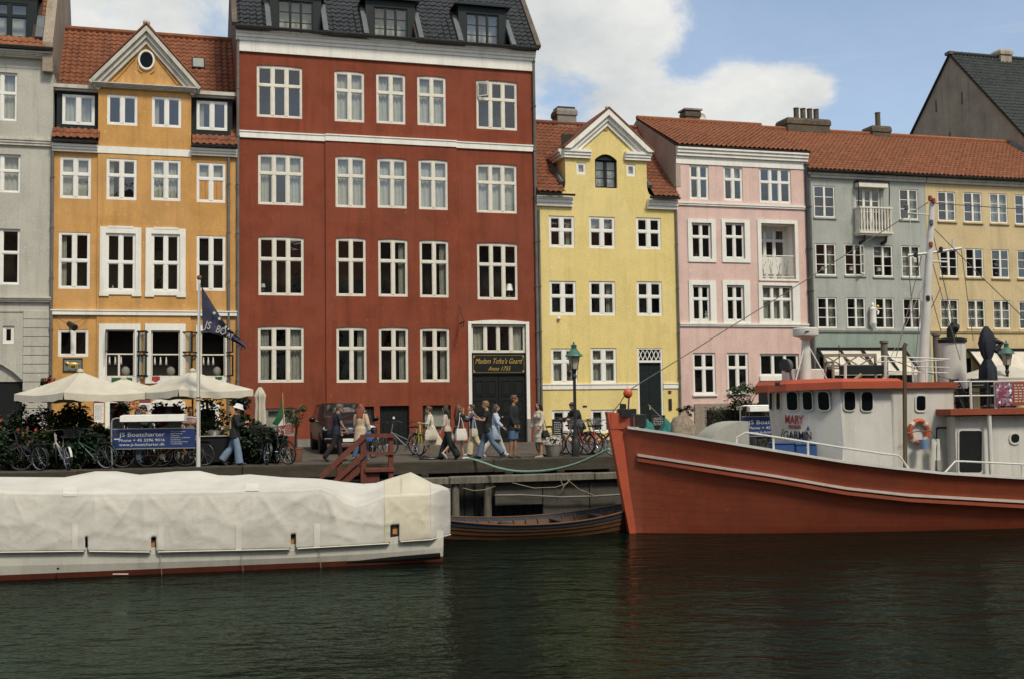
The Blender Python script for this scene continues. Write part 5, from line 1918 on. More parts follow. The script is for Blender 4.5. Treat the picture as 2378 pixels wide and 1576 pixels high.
def quay():
	root = thing('quay_wall', 'dark old timber quay wall with a heavy cap beam above the water', 'quay wall', fpt(0, QUAY_Y, 0), YAW)
	u = -32.0
	i = 0
	while u < 50:
		l = 3.4 + (i * 7 % 5) * .35
		MB().bbox(u, u + l - .015, -.16, .30 + (i % 3) * .01, -.34 - (i % 2) * .012, .02 + (i * 5 % 3) * .006, .02).build('cap_beam', M['quay_timber'], root)
		u += l
		i += 1
	mb = MB()
	mb.box(-32,50,.28,.5,-2.6,-.02)
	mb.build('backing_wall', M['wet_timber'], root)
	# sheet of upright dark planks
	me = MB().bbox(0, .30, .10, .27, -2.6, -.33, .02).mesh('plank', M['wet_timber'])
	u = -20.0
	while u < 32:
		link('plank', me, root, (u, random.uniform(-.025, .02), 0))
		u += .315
	# lower wale and the posts carrying it
	ua,za = fac(1020,1112,QUAY_Y - .55)
	wz = za
	u = -24.0
	i = 0
	while u < 34:
		l = 3.1 + (i * 11 % 4) * .5
		MB().bbox(u, u + l - .02, -.62, -.36, wz - .14, wz + .06 + (i % 2) * .015, .03).build('wale', M['grey_timber'], root)
		u += l
		i += 1
	for px in (1058,1133,640,320,60,-160,1500,1640,1760,1900,2050):
		up,_ = fac(px,1160,QUAY_Y - .45)
		t = MB()
		t.lathe([(.13,-2.7),(.125,-1.6),(.115,wz - .13)],12,c=(up,-.42))
		t.build('post', M['grey_timber'], root, smooth=True)
	for px in (985,1180,1300,1420,1540):
		up,_ = fac(px,1100,QUAY_Y - .2)
		MB().bbox(up - .12, up + .12, -.34, .1, wz + .06, -.34, .02).build('strut', M['wet_timber'], root)
	# weathered panel right of the second post
	a,_ = fac(1152,1160,QUAY_Y - .55)
	b,_ = fac(1480,1160,QUAY_Y - .55)
	n = 3
	for k in range(n):
		x0,x1 = a + (b - a) * k / n,a + (b - a) * (k + 1) / n
		MB().bbox(x0 + .012, x1 - .012, -.40, -.30, -1.75 if k else -1.35, wz - .15, .015).build('panel', M['concrete'], root)
	# galvanised rail along the panel
	pts = []
	for px,py in ((1148,1149),(1210,1148),(1300,1153),(1380,1151),(1440,1147)):
		uu,zz = fac(px,py,QUAY_Y - .65)
		pts.append((uu,-.65,zz))
	MB().tube(pts, .035, 6).build('mooring_rail', M['pipe_grey'], root, smooth=True)
	for pts_px, nm in ((((1075, 1132), (1100, 1138), (1125, 1136), (1150, 1128)), 'slack_line'), (((1190, 1120), (1240, 1132), (1290, 1130), (1320, 1120)), 'slack_line'), (((1318, 1113), (1345, 1135), (1378, 1148)), 'slack_line'), (((1300, 1108), (1308, 1128), (1303, 1140), (1311, 1126), (1325, 1110)), 'slack_line')):
		q = []
		for px,py in pts_px:
			uu,zz = fac(px,py,QUAY_Y - .7)
			q.append((uu,-.7,zz))
		MB().tube(q, .012, 5).build(nm, M['rope_tan'], root, smooth=True)
	return root
quay()
def catmull(pts,n=8):
	pts = [Vector(p) for p in pts]
	out = []
	for i in range(len(pts) - 1):
		p0,p1,p2,p3 = pts[max(i - 1,0)],pts[i],pts[i + 1],pts[min(i + 2,len(pts) - 1)]
		for k in range(n):
			t = k / n
			out.append(.5 * ((2 * p1) + (p2 - p0) * t + (2 * p0 - 5 * p1 + 4 * p2 - p3) * t * t + (3 * p1 - p0 - 3 * p2 + p3) * t ** 3))
	out.append(pts[-1])
	return out
# red timber stair at the quay edge
def stair():
	off = QUAY_Y - .9
	u0,_ = fac(845,1060,off)
	root = thing('timber_stair', 'red painted timber stair with handrails going down from the quay', 'stair', fpt(u0, off, 0), YAW)
	def P(px,py,y=0.0):
		u,z = fac(px,py,off + y)
		return u - u0,z
	def beam(a, b, w, d, y, name='rail'):
		a,b = Vector((a[0],y,a[1])),Vector((b[0],y,b[1]))
		dr = (b - a).normalized()
		nn = Vector((-dr.z,0,dr.x)) * w / 2
		mb = MB()
		mb.rings([[p + nn + Vector((0,-d / 2,0)),p + nn + Vector((0,d / 2,0)),p - nn + Vector((0,d / 2,0)),p - nn + Vector((0,-d / 2,0))] for p in (a,b)])
		return mb.build(name, M['stair_red'], root)
	lo = -1.55
	for y in (0.0,1.05):
		s = y
		for px,w in ((843,.17),(907,.15)):
			x,zt = P(px,1010,s)
			MB().bbox(x - w / 2, x + w / 2, y - .05, y + .05, lo, zt + .02, .012).build('post', M['stair_red'], root)
		a,b = P(846,1010,s),P(913,1010,s)
		beam(a, b, .12, .07, y - .09, 'handrail')
		a,b = P(846,1051,s),P(913,1051,s)
		beam(a,b,.09,.05,y - .085)
		a,b = P(846,1011,s),P(742,1108,s)
		beam(a, b, .15, .06, y - .09, 'handrail')
		a,b = P(846,1052,s),P(775,1118,s)
		beam(a,b,.13,.06,y - .085)
		x,zt = P(788,1062,s)
		MB().bbox(x - .08, x + .08, y - .05, y + .05, lo, zt, .012).build('post', M['stair_red'], root)
		a,b = P(835,1085,s),(P(740,1150,s)[0] - .5,lo + .1)
		beam(a, b, .22, .05, y + .01, 'stringer')
	a,b = P(848,1087),P(911,1087)
	MB().bbox(a[0] - .03, b[0] + .05, -.1, 1.15, a[1] - .1, a[1], .01).build('landing', M['stair_red'], root)
	e = P(835,1085)
	for k in range(1,7):
		x,z = e[0] - .27 * k,e[1] - .19 * k
		MB().bbox(x - .13, x + .13, .03, 1.0, z - .03, z, .006).build('tread', M['stair_red'], root)
	MB().box(a[0] - .03, a[0] + .42, .02, .06, lo, a[1] - .1).build('riser_board', M['stair_red'], root)
	# low landing stage it stands on
	j = thing('landing_stage', 'low dark floating stage at the foot of the red stair', 'landing stage', fpt(u0 - 1.6, off - .1, WATER), YAW)
	for k in range(12):
		MB().bbox(-2.6 + k * .44, -2.6 + k * .44 + .42, -.9, 1.6, .12, .2, .008).build('plank', M['wet_timber'], j)
	MB().box(-2.65, 2.7, -.85, 1.55, -.25, .115).build('float', M['wet_timber'], j)
stair()
# long boat under a white cover
def fbm(x,y,z=0.0):
	return mnoise.noise((x,y,z)) + .5 * mnoise.noise((x * 2.1,y * 2.1,z + 5)) + .25 * mnoise.noise((x * 4.3,y * 4.3,z + 9))
M['tarp'] = mat('tarp', (.56, .54, .48), .75, .10, 1.2, fine=.05, fscale=30, bump=.4, bscale=8, streak=.15, streak_col=(.36, .34, .28))
M['tarp_cream'] = mat('tarp_cream', (.56, .52, .40), .75, .07, 1.2, fine=.05, fscale=30, bump=.2, bscale=9)
M['tarp_patch'] = mat('tarp_patch', (.63, .605, .53), .7, .05, 2)
M['hull_white'] = mat('hull_white', (.66, .64, .56), .4, .10, 1.0, fine=.05, fscale=30, streak=.35, streak_col=(.25, .23, .17))
M['antifoul'] = mat('antifoul', (.16, .035, .018), .7, .3, 2)
def tour_boat():
	W0 = ground(1022,1306,WATER)
	W1 = ground(5,1349,WATER)
	d = (W0 - W1)
	ang = math.atan2(d.y,d.x)
	ax,ay = Vector((math.cos(ang),math.sin(ang),0)),Vector((-math.sin(ang),math.cos(ang),0))
	def loc(px,py,y=0.0):
		p = hit(px,py,W0 + ay * y,ay)
		r = p - W0
		return Vector((r.dot(ax),y,p.z - WATER))
	root = thing('tour_boat', 'long low white boat lying covered along the quay, red below its waterline', 'boat', W0, ang)
	BW = 3.6
	# hull: near side from measured rows, mirrored to the far side
	top = [(-700,1284),(0,1284),(350,1283),(700,1275),(900,1260),(1032,1243)]
	secs = []
	n = 40
	for i in range(n + 1):
		px = -760 + (1032 + 760) * i / n
		zt = loc(px,lerp_tab(top,px)).z + .12
		x = loc(px,1290).x
		k = max(0.0,(-9.5 - x) / 7.0)
		hb = BW / 2 * (1 - k ** 2.2 * .93)
		end = max(0.0,(x + .5) / .6)
		hb *= 1 - .06 * end ** 2
		ztt = zt + .25 * k ** 2
		row = []
		for s in (-1,1):
			pr = [(1.0,ztt),(1.0,ztt * .75),(.985,ztt * .45),(.955,.12),(.93,.02),(.86,-.25)]
			row.append([(x - (0.05 * (1 - t)) * end,BW / 2 + s * hb * t,z) for t,z in pr])
		secs.append(row)
	mb = MB()
	for i in range(n):
		for s in (0,1):
			for j in range(5):
				q = [secs[i][s][j],secs[i + 1][s][j],secs[i + 1][s][j + 1],secs[i][s][j + 1]]
				mb.add(q if s == 1 else list(reversed(q)),[(0,1,2,3)],1 if j >= 3 else 0)
	for i in range(n):
		mb.add([secs[i][0][1],secs[i + 1][0][1],secs[i + 1][1][1],secs[i][1][1]],[(0,1,2,3)],0)
	for j in range(5):
		mb.add([secs[n][0][j],secs[n][1][j],secs[n][1][j + 1],secs[n][0][j + 1]],[(0,1,2,3)],1 if j >= 3 else 0)
	mb.build('hull', [M['hull_white'], M['antifoul']], root, smooth=True)
	rb = MB()
	pts = [loc(px,py,-.03) for px,py in ((805,1305.5),(910,1298),(1022,1289.5))]
	rb.tube(pts,[.02,.06,.07],8)
	rb.build('rubbing_rail', mat('fender_black', (.006, .006, .006), .9, .1, 3, spec=.1), root, smooth=True)
	for px0,px1,py in ((262,298,1332),):
		a,b = loc(px0,py,-.02),loc(px1,py,-.02)
		MB().tube([a, b], .012, 5).build('vent_slot', M['hull_white'], root)
	for px,py in ((135,1319),):
		a = loc(px,py,-.01)
		MB().tube([a, a + Vector((0, -.03, 0))], .025, 8).build('outlet', M['iron'], root)
	# cover
	cov = thing('boat_cover', 'crumpled white tarpaulin stretched over the long boat', 'tarpaulin', W0, ang)
	hem = [(-760,1283),(0,1281.5),(190,1279),(350,1281),(540,1277),(670,1274),(690,1273),(900,1261),(925,1257),(1000,1252),(1046,1240)]
	sh = [(-760,1143),(0,1140),(20,1143),(190,1144),(330,1143),(560,1138),(700,1135),(745,1131),(775,1145),(800,1166),(825,1176),(850,1170),(891,1151),(994,1147),(1028,1134),(1046,1134)]
	rg = [(-760,1108),(0,1106),(150,1107),(221,1093),(270,1093),(325,1101),(411,1093),(464,1092),(507,1102),(540,1103),(580,1100),(659,1107),(741,1110),(800,1118),(843,1122),(873,1120),(910,1108),(954,1095),(985,1110),(1005,1121),(1030,1133),(1046,1135)]
	PXS = [-760 + 10 * i for i in range(76)] + [3.0 * i for i in range(0,349)] + [1046.0]
	PXS = sorted(set(PXS))
	near = lambda px: -.06 + (max(0.0,px - 1000) / 45) ** 1.6 * .9
	PEAKS = [loc(px,lerp_tab(sh,px) + 4) for px in (-380,-120,20,221,330,464,590,745,760,889)]
	def col(px):
		e = max(0.0,(px - 985) / 60)
		y0 = near(px)
		H,Sh = loc(px,lerp_tab(hem,px),y0),loc(px,lerp_tab(sh,px),y0 + .12)
		Rg = loc(px,lerp_tab(rg,px),BW / 2 * (1 - .0 * e) if px < 954 else BW / 2 - .9 * (px - 954) / 92)
		out = []
		for k in range(25):
			t = k / 24
			p = H.lerp(Sh,t)
			a = fbm(p.x * .9,p.z * 1.1,3.0)
			fold = math.sin((p.x * 1.3 + p.z * 1.9) * 2.2 + 2 * fbm(p.x * .5,p.z * .5)) * max(0,fbm(p.x * .35,p.z * .3,7) + .1)
			amp = math.sin(math.pi * min(1,t * 1.05)) ** .6
			rad_ = 0.0
			for pk in PEAKS:
				dx_,dz_ = p.x - pk.x,pk.z - p.z + .12
				rr_ = math.hypot(dx_,dz_)
				th = math.atan2(dx_,dz_)
				rad_ += math.exp(-(rr_ / .95) ** 2) * (1 - abs(math.sin(th * 4.5 + pk.x * 3))) * min(1,rr_ / .25)
			rid = (1 - abs(mnoise.noise((p.x * 1.1 + p.z * .9,p.z * 1.5 - p.x * .35,2.0))) * 2.4)
			rid2 = (1 - abs(mnoise.noise((p.x * 2.6 - p.z * 1.8,p.z * 2.4 + p.x * .8,8.0))) * 2.4)
			p.y -= amp * (.032 * rad_ ** 2 + .016 * max(0,rid) ** 3 + .012 * max(0,rid2) ** 3 + .012 * (1 - abs(math.sin(p.x * 2.3 + .8 * fbm(p.x * .6,p.z * .5)))) ** 4 * (1 - t))
			p.y += -.020 * amp * (.5 + a) - .012 * amp * fold - .02 * amp
			out.append(p)
		for k in range(1,9):
			t = k / 8
			p = Sh.lerp(Rg,t)
			p.z += -.10 * math.sin(math.pi * t) * (.6 + .6 * fbm(p.x * .5,p.y * .8,1)) + (.06 * math.sin(math.pi * t) if px > 930 else 0)
			out.append(p)
		far_s = Vector((Sh.x,BW - (y0 + .12),Sh.z))
		far_h = Vector((H.x,BW - y0,H.z))
		for k in range(1,5):
			out.append(Rg.lerp(far_s,k / 4))
		for k in range(1,4):
			out.append(far_s.lerp(far_h,k / 3))
		return out
	cols = {px: col(px) for px in PXS}
	notch = [(199,203,1247),(352,362,1246),(675,685,1240),(908,926,1216)]
	def panel(a,b,m,nm):
		xs = [p for p in PXS if a <= p <= b]
		rows = [cols[p] for p in xs]
		mb = MB()
		nn = len(rows[0])
		for i in range(len(xs) - 1):
			for j in range(nn - 1):
				if j < 9:
					mid = (xs[i] + xs[i + 1]) / 2
					zz = project(W0 + ax * rows[i][j].x + ay * rows[i][j].y + Vector((0,0,rows[i][j].z)))[1]
					cut = False
					for na,nb,nt_ in notch:
						if na - 1 <= mid <= nb + 1 and zz > nt_ + (6 * abs(mid - (na + nb) / 2) / max(nb - na,1) if nb - na > 12 else 0) + 2:
							cut = True
					if cut:
						continue
				mb.add([rows[i][j],rows[i + 1][j],rows[i + 1][j + 1],rows[i][j + 1]],[(0,1,2,3)])
		me = mb.mesh(nm, m, smooth='all')
		import bmesh
		bm = bmesh.new()
		bm.from_mesh(me)
		bmesh.ops.remove_doubles(bm,verts=bm.verts,dist=.0005)
		bm.normal_update()
		bm.to_mesh(me)
		bm.free()
		me.polygons.foreach_set('use_smooth', [True] * len(me.polygons))
		o = link(nm,me,cov)
		md = o.modifiers.new('thickness', 'SOLIDIFY')
		md.thickness = .008
		md.offset = -1
		return o
	EDGE = [889.2,891]
	panel(-760, 891, M['tarp'], 'cover_panel')
	panel(891, 999, M['tarp_cream'], 'cover_panel')
	panel(999, 1046, M['tarp'], 'cover_panel')
	# rope hem
	pts = []
	for px in PXS:
		if any(a - 2 <= px <= b + 2 for a,b,c in notch):
			if len(pts) > 1:
				MB().tube(pts, .014, 5).build('hem', M['tarp_patch'], cov)
			pts = []
			continue
		pts.append(cols[px][0] + Vector((0,-.012,0)))
	MB().tube(pts, .014, 5).build('hem', M['tarp_patch'], cov)
	def strip(px0,px1,py0,py1,m,nm,lift=.012):
		rows = []
		xs = [px0 + (px1 - px0) * i / 4 for i in range(5)]
		for x in xs:
			c = col(x)
			ys = [project(W0 + ax * p.x + ay * p.y + Vector((0,0,p.z)))[1] for p in c[:33]]
			r_ = []
			for k in range(9):
				y = py1 + (py0 - py1) * k / 8
				for j in range(32):
					if ys[j] >= y >= ys[j + 1]:
						t = (ys[j] - y) / max(ys[j] - ys[j + 1],1e-6)
						p = c[j].lerp(c[j + 1],t)
						break
				else:
					p = c[0]
				r_.append(p + Vector((0,-lift,lift * .4)))
			rows.append(r_)
		mb = MB()
		mb.grid(rows)
		mb.build(nm, M[m], cov, smooth='all')
	for x in (168,367,547,729):
		strip(x, x + 14, 1215, 1276, 'tarp_patch', 'strap')
	strip(146, 178, 1130, 1152, 'tarp_patch', 'patch')
	strip(570, 601, 1121, 1139, 'tarp_patch', 'patch')
	# lacing lines down the hull
	for px,py in ((371,1284),(560,1277),(741,1273)):
		a,b = loc(px,py,-.03),loc(px + 5,py + 52,-.03)
		MB().tube([a, b], .006, 4).build('lacing', M['rope_tan'], cov)
	for na,nb,nt_ in notch[1:]:
		a = loc((na + nb) / 2,nt_ + 12,.05)
		MB().box(a.x - .05, a.x + .05, .03, .06, a.z - .1, a.z + .05).build('fitting', M['wood_orange'], root)
tour_boat()
# small clinker boat between the quay and the red ship
M['varnish'] = mat('varnish', (.10, .043, .014), .75, .35, 2, grain=(.6, 5, 5), streak=.3, streak_col=(.05, .03, .02))
M['boat_blue'] = mat('boat_blue', (.016, .027, .046), .8, .25, 3)
M['boat_inside'] = mat('boat_inside', (.036, .025, .016), .9, .35, 3, grain=(.6, 4, 4))
def open_boat():
	c = ground(1222,1249,WATER) + Vector((0,1.0,0))
	root = thing('open_boat', 'small varnished wooden boat with a blue top strake moored in front of the timber wall', 'boat', c, R(17))
	L2,B2 = 3.35,1.2
	def sec(s):
		w = (1 - abs(s) ** 2.3)
		b = max(B2 * w ** .75,.03)
		zs = .36 + .42 * abs(s) ** 2.2
		return b,zs
	n = 26
	lev = [0,.2,.4,.58,.74,.86,1.0]
	def pt(s,t,side,out=0.0):
		b,zs = sec(s)
		z = -.25 + (zs + .25) * t
		bb = b * (.55 + .45 * t ** .6) + out
		return (s * (L2 + .25 * t * (1 if abs(s) > .6 else abs(s) / .6)),side * bb,z)
	for side in (-1,1):
		for k in range(len(lev) - 1):
			mb = MB()
			rows = []
			for t,o in ((lev[k] - .02,.028),(lev[k + 1],.006),(lev[k + 1],-.012),(lev[k],-.01)):
				rows.append([pt(-1 + 2 * i / n,max(t,0),side,o) for i in range(n + 1)])
			mb.grid(rows if side < 0 else [list(reversed(r_)) for r_ in rows])
			mb.build('strake', M['boat_blue'] if k == 5 else M['varnish'], root, smooth=True)
		g = MB()
		g.tube([pt(-1 + 2 * i / n,1.02,side) for i in range(n + 1)],.03,6)
		g.build('gunwale', M['varnish'], root, smooth=True)
	fl = MB()
	fl.grid([[(s * L2 * .95,y * sec(s)[0] * .86,.075) for y in (-1,-.4,.4,1)] for s in [-1 + 2 * i / 12 for i in range(13)]])
	fl.build('floor', M['boat_inside'], root)
	for s in (-.55,-.1,.35,.66):
		b,zs = sec(s)
		MB().bbox(s * L2 - .13, s * L2 + .13, -b * .93, b * .93, zs - .14, zs - .1, .008).build('thwart', M['boat_inside'], root)
	for i in range(-8,9):
		s = i / 9.5
		b,zs = sec(s)
		r_ = MB()
		r_.tube([(s * L2,-b * .95,zs * .9),(s * L2,-b * .75,.08),(s * L2,0,.02),(s * L2,b * .75,.08),(s * L2,b * .95,zs * .9)],.02,5)
		r_.build('rib', M['varnish'], root)
	for s in (-1,1):
		MB().tube([(s * (L2 - .02), 0, -.2), (s * (L2 + .2), 0, .6), (s * (L2 + .28), 0, .95)], .05, 6).build('stem', M['varnish'], root)
open_boat()
# the red ship
M['ship_red'] = mat('ship_red', (.275, .053, .018), .7, .16, 1.1, fine=.08, fscale=24, bump=.12, bscale=10, grain=(.5, 2, 2), streak=.6, streak_col=(.12, .035, .016), patches=.25, chips=.3)
M['ship_red_bright'] = mat('ship_red_bright', (.42, .078, .034), .5, .12, 1.5, fine=.06, fscale=24, streak=.2, streak_col=(.15, .03, .02))
M['ship_white'] = mat('ship_white', (.60, .59, .54), .5, .07, 1.0, fine=.06, fscale=26, bump=.08, bscale=14, streak=.5, streak_col=(.33, .26, .17), chips=.25)
M['rail_white'] = mat('rail_white', (.62, .61, .56), .5, .08, 4, streak=.2, streak_col=(.3, .2, .12))
M['strake_white'] = mat('strake_white', (.55, .46, .41), .6, .12, 3, streak=.3, streak_col=(.25, .1, .06))
M['deck'] = mat('deck', (.16, .14, .115), .8, .25, 2)
M['orange_plastic'] = mat('orange_plastic', (.50, .09, .025), .5, .15, 4)
M['red_text'] = mat('red_text', (.30, .028, .02), .6, 0)
M['black_text'] = mat('black_text', (.012, .012, .014), .6, 0)
M['blue_text'] = mat('blue_text', (.03, .07, .22), .6, 0)
M['blue_plastic'] = mat('blue_plastic', (.025, .075, .21), .45, .15, 4)
M['net_green'] = mat('net_green', (.025, .17, .15), .95, .35, 14, fine=.4, fscale=40, bump=.8, bscale=50)
M['net_tan'] = mat('net_tan', (.26, .21, .15), .95, .35, 10, fine=.3, fscale=40, bump=.8, bscale=50)
M['cover_grey'] = mat('cover_grey', (.36, .36, .31), .75, .1, 2, streak=.3, streak_col=(.2, .19, .15))
M['navy_cloth'] = mat('navy_cloth', (.012, .016, .026), .85, .3, 4, bump=.3, bscale=10)
M['bench_wood'] = mat('bench_wood', (.24, .205, .16), .85, .25, 3, grain=(1, 6, 6))
M['mast_rust'] = mat('mast_rust', (.10, .075, .035), .7, .3, 2, streak=.5)
def ship():
	S0 = ground(1462,1236,WATER)
	ANG = R(10)
	A = Vector((math.cos(ANG),math.sin(ANG),0))
	Bq = Vector((-math.sin(ANG), math.cos(ANG), 0))         # local +y, away from the viewer
	def wp(a,y,z):
		return S0 + A * a + Bq * y + Vector((0,0,z))
	def la(px,y,z=2.0):
		lo,hi = -6.0,30.0
		for _ in range(40):
			m = (lo + hi) / 2
			if project(wp(m,y,z))[0] < px:
				lo = m
			else:
				hi = m
		return (lo + hi) / 2
	def lz(a,y,py):
		p = wp(a,y,0)
		return z_at(p.x,p.y,py) - WATER
	root = thing('red_ship', 'red wooden ship with a white wheelhouse, white mast and red roof edges', 'ship', S0, ANG)
	LEN = 18.0
	bw_t = [(0,.0),(.5,.22),(1.5,.68),(3.5,1.33),(6.7,1.85),(10.2,2.1),(14,1.95),(16.5,1.2),(18,.3)]
	bs_t = [(-.6,.10),(-.2,.13),(.3,.52),(1,1.05),(2.2,1.65),(3.8,2.1),(6.7,2.5),(10.2,2.6),(14,2.5),(16.5,2.0),(18,1.2)]
	def smooth_tab(tab,x):
		return (lerp_tab(tab,x - .45) + lerp_tab(tab,x - .22) + lerp_tab(tab,x) + lerp_tab(tab,x + .22) + lerp_tab(tab,x + .45)) / 5
	top_px = [(1413,990),(1448,991.5),(1560,1007),(1800,1046.5),(1957,1072),(2070,1086),(2189,1098.5),(2378,1110),(2700,1106)]
	rub_px = [(1440,1049),(1455,1051),(1693,1088),(1800,1104),(1957,1131.5),(2108,1148),(2378,1163.5),(2700,1170)]
	N_ = 44
	# stations in a at the sheer; each level's fore end follows the raked stem
	stem_top_z = lz(-.55,0,957)
	def a_at(s, t):                     # s along 0..1, t height fraction
		fore = .08 - .28 * t
		return fore + (LEN - fore) * s
	def sheer(a):
		y = -smooth_tab(bs_t,a)
		p = wp(a,y,2.0)
		z = 2.0
		for _ in range(3):
			px = project(wp(a,y,z))[0]
			z = lz(a,y,lerp_tab(top_px,px))
		return z
	ss = [(i / N_) ** 1.35 for i in range(N_ + 1)]
	shz = [sheer(a_at(s,1.0)) for s in ss]
	def pt(i,t,side,out=0.0):
		a = a_at(ss[i],max(t,0))
		bs,bw = smooth_tab(bs_t,a_at(ss[i],1.0)),max(smooth_tab(bw_t,a_at(ss[i],0)),.03)
		if t >= 0:
			b = bw + (bs - bw) * (t ** .9)
			z = shz[i] * t
		else:
			b,z = bw * (1 + t * .8),t * 1.0
		if i == 0:
			b = .115
		b += out
		return Vector((a,side * b,z))
	# plank strakes
	K = 13
	for side in (-1,1):
		for k in range(K):
			t0,t1 = k / K,(k + 1) / K
			mb = MB()
			rows = [[pt(i,t0 + .0008,side,.0) for i in range(N_ + 1)],[pt(i,(t0 + t1) / 2,side,.0) for i in range(N_ + 1)],[pt(i,t1 - .0008,side,.0) for i in range(N_ + 1)]]
			if side > 0:
				rows.reverse()
			mb.grid(rows)
			mb.build('hull_plank', M['ship_red'], root, smooth='all')
		mb = MB()
		rows = [[pt(i,-.7,side) for i in range(N_ + 1)],[pt(i,0,side) for i in range(N_ + 1)]]
		if side > 0:
			rows.reverse()
		mb.grid(rows)
		mb.build('bottom', M['antifoul'], root, smooth='all')
		# inner bulwark and cap rail
		mb = MB()
		rows = [[pt(i,1 - .66 / max(shz[i],1.0),side,-.10) for i in range(N_ + 1)],[pt(i,1.0,side,-.10) for i in range(N_ + 1)]]
		if side < 0:
			rows.reverse()
		mb.grid(rows)
		mb.build('bulwark', M['ship_white'], root, smooth='all')
		i0 = next(i for i in range(N_ + 1) if project(wp(*pt(i,1,-1)))[0] > 1447)
		mb = MB()
		mb.rings([[pt(i,1,side,.07) + Vector((0,0,-.02)),pt(i,1,side,.07) + Vector((0,0,.05)),pt(i,1,side,-.13) + Vector((0,0,.05)),pt(i,1,side,-.13) + Vector((0,0,-.02))] for i in range(i0,N_ + 1)])
		mb.build('cap_rail', M['rail_white'], root)
		# rubbing strakes
		for dz, hh, oo, m in ((0.0, .07, .10, 'strake_white'), (-.13, .09, .075, 'ship_red')):
			mb = MB()
			rr = []
			for i in range(N_ + 1):
				z = shz[i] * .8
				a = a_at(ss[i],.8)
				if a < .12:
					continue
				t = .8
				for _ in range(4):
					q = pt(i,t,-1)
					px,py = project(wp(*q))
					t += (py - lerp_tab(rub_px,px)) / 86.0 / max(shz[i],.5)
					t = min(max(t,.3),.97)
				c = pt(i,t,side)
				n = Vector((0,side,0))
				rr.append([c + Vector((0,0,dz - hh / 2)),c + n * oo + Vector((0,0,dz - hh / 2)),c + n * oo + Vector((0,0,dz + hh / 2)),c + Vector((0,0,dz + hh / 2))])
			mb.rings(rr)
			mb.build('rubbing_strake', M[m], root)
		mb = MB()
		rows = [[pt(i,j / K,side,-.012) for i in range(N_ + 1)] for j in range(K + 1)]
		if side > 0:
			rows.reverse()
		mb.grid(rows)
		mb.build('hull_lining', M['antifoul'], root, smooth='all')
	# stem post and the raised bow block
	sm = MB()
	sm.prism([(-.60,stem_top_z + .02),(-.02,-.1),(-.02,-1.0),(.25,-1.0),(.14,0),(-.16,stem_top_z * .9),(-.14,stem_top_z - .03)],-.135,.135)
	sm.build('stem', M['ship_red_bright'], root)  # brighter red puts the stem face's different lighting into its colour
	zb = stem_top_z
	ring0,ring1 = [],[]
	for a in (-.50,-.32,-.12,.10):
		t = max(0.05,lerp_tab(bs_t,a))
		ring0.append((a,-max(t,.15),shz[0] * .985))
		ring1.append((a,-max(t,.15) - .01,zb - .02 - (a + .5) * .16))
	for a in (.10,-.12,-.32,-.5):
		t = max(0.05,lerp_tab(bs_t,a))
		ring0.append((a,max(t,.15),shz[0] * .985))
		ring1.append((a,max(t,.15) + .01,zb - .02 - (a + .5) * .16))
	MB().rings([ring0, ring1]).build('bow_block', M['ship_red_bright'], root)
	# deck
	dk = MB()
	rows = []
	for sgn in (-1,-.4,.4,1):
		rows.append([Vector((p.x,p.y * abs(sgn) if sgn < 0 else -p.y * abs(sgn),p.z)) for p in [pt(i,1 - .62 / max(shz[i],1.0),-1,-.1) for i in range(N_ + 1)]])
	dk.grid(rows)
	dk.build('deck', M['deck'], root)
	dz = lambda a: sheer(a) - .62
	# wheelhouse
	yS = -1.60
	yF = -.62
	a1,af = la(1952,yS,3.0),la(1824,yF,3.0)
	a2 = la(2071,yS,3.0)
	zt = lz(a1,yS,902)
	zb_ = dz((a1 + a2) / 2) - .1
	tumble = .10
	low = [(af + .22,yF + .0),(a1 + .12,yS),(a2,yS),(a2,-yS),(a1 + .12,-yS),(af + .22,-yF)]
	upp = [(af,yF),(a1,yS),(a2,yS),(a2,-yS),(a1,-yS),(af,-yF)]
	wh = MB()
	nlev = 2
	wins = {}
	def face_pt(k,s,z):
		"""point on face k (0: angled front near side, 1: near side) at fraction s, height z"""
		(p0,q0) = (low[k],upp[k])
		(p1,q1) = (low[(k + 1) % 6],upp[(k + 1) % 6])
		t = (z - zb_) / (zt - zb_)
		A0 = Vector((p0[0] + (q0[0] - p0[0]) * t,p0[1] + (q0[1] - p0[1]) * t,z))
		A1 = Vector((p1[0] + (q1[0] - p1[0]) * t,p1[1] + (q1[1] - p1[1]) * t,z))
		return A0.lerp(A1,s)
	wh.rings([[(x,y,zb_) for x,y in low],[(x,y,zt) for x,y in upp]])
	who = wh.build('wheelhouse', M['ship_white'], root)
	def on_face(k,px,py):
		P0 = wp(*face_pt(k,0,zb_))
		P1 = wp(*face_pt(k,1,zb_))
		P2 = wp(*face_pt(k,0,zt))
		n = (P1 - P0).cross(P2 - P0)
		h = hit(px,py,P0,n)
		r_ = h - S0
		return Vector((r_.dot(A),r_.dot(Bq),r_.z)),n.normalized()
	def round_window(k, x0, y0, x1, y1, host=None, lean=0.0, gl='dark_glass'):
		cs = []
		rim = []
		n = None
		for ix,iy in ((0,1),(1,1),(1,0),(0,0)):
			px = x0 + (x1 - x0) * ix + lean * iy
			py = y0 + (y1 - y0) * iy
			cs.append(on_face(k,px,py))
		n = cs[0][1]
		ln = Vector((n.dot(A),n.dot(Bq),n.z))
		if (wp(0,0,0) + Vector((0,0,0)) - EYEP).dot(n) > 0:
			ln = -ln
		P = [c[0] for c in cs]
		cen = sum(P,Vector()) / 4
		pts = []
		for i in range(4):
			p,q,r_ = P[i - 1],P[i],P[(i + 1) % 4]
			d0,d1 = (p - q),(r_ - q)
			rad = .34 * min(d0.length,d1.length)
			for t in (0,.33,.67,1):
				pts.append(q + d0.normalized() * rad * (1 - t) ** 2 + d1.normalized() * rad * t ** 2)
		mb = MB()
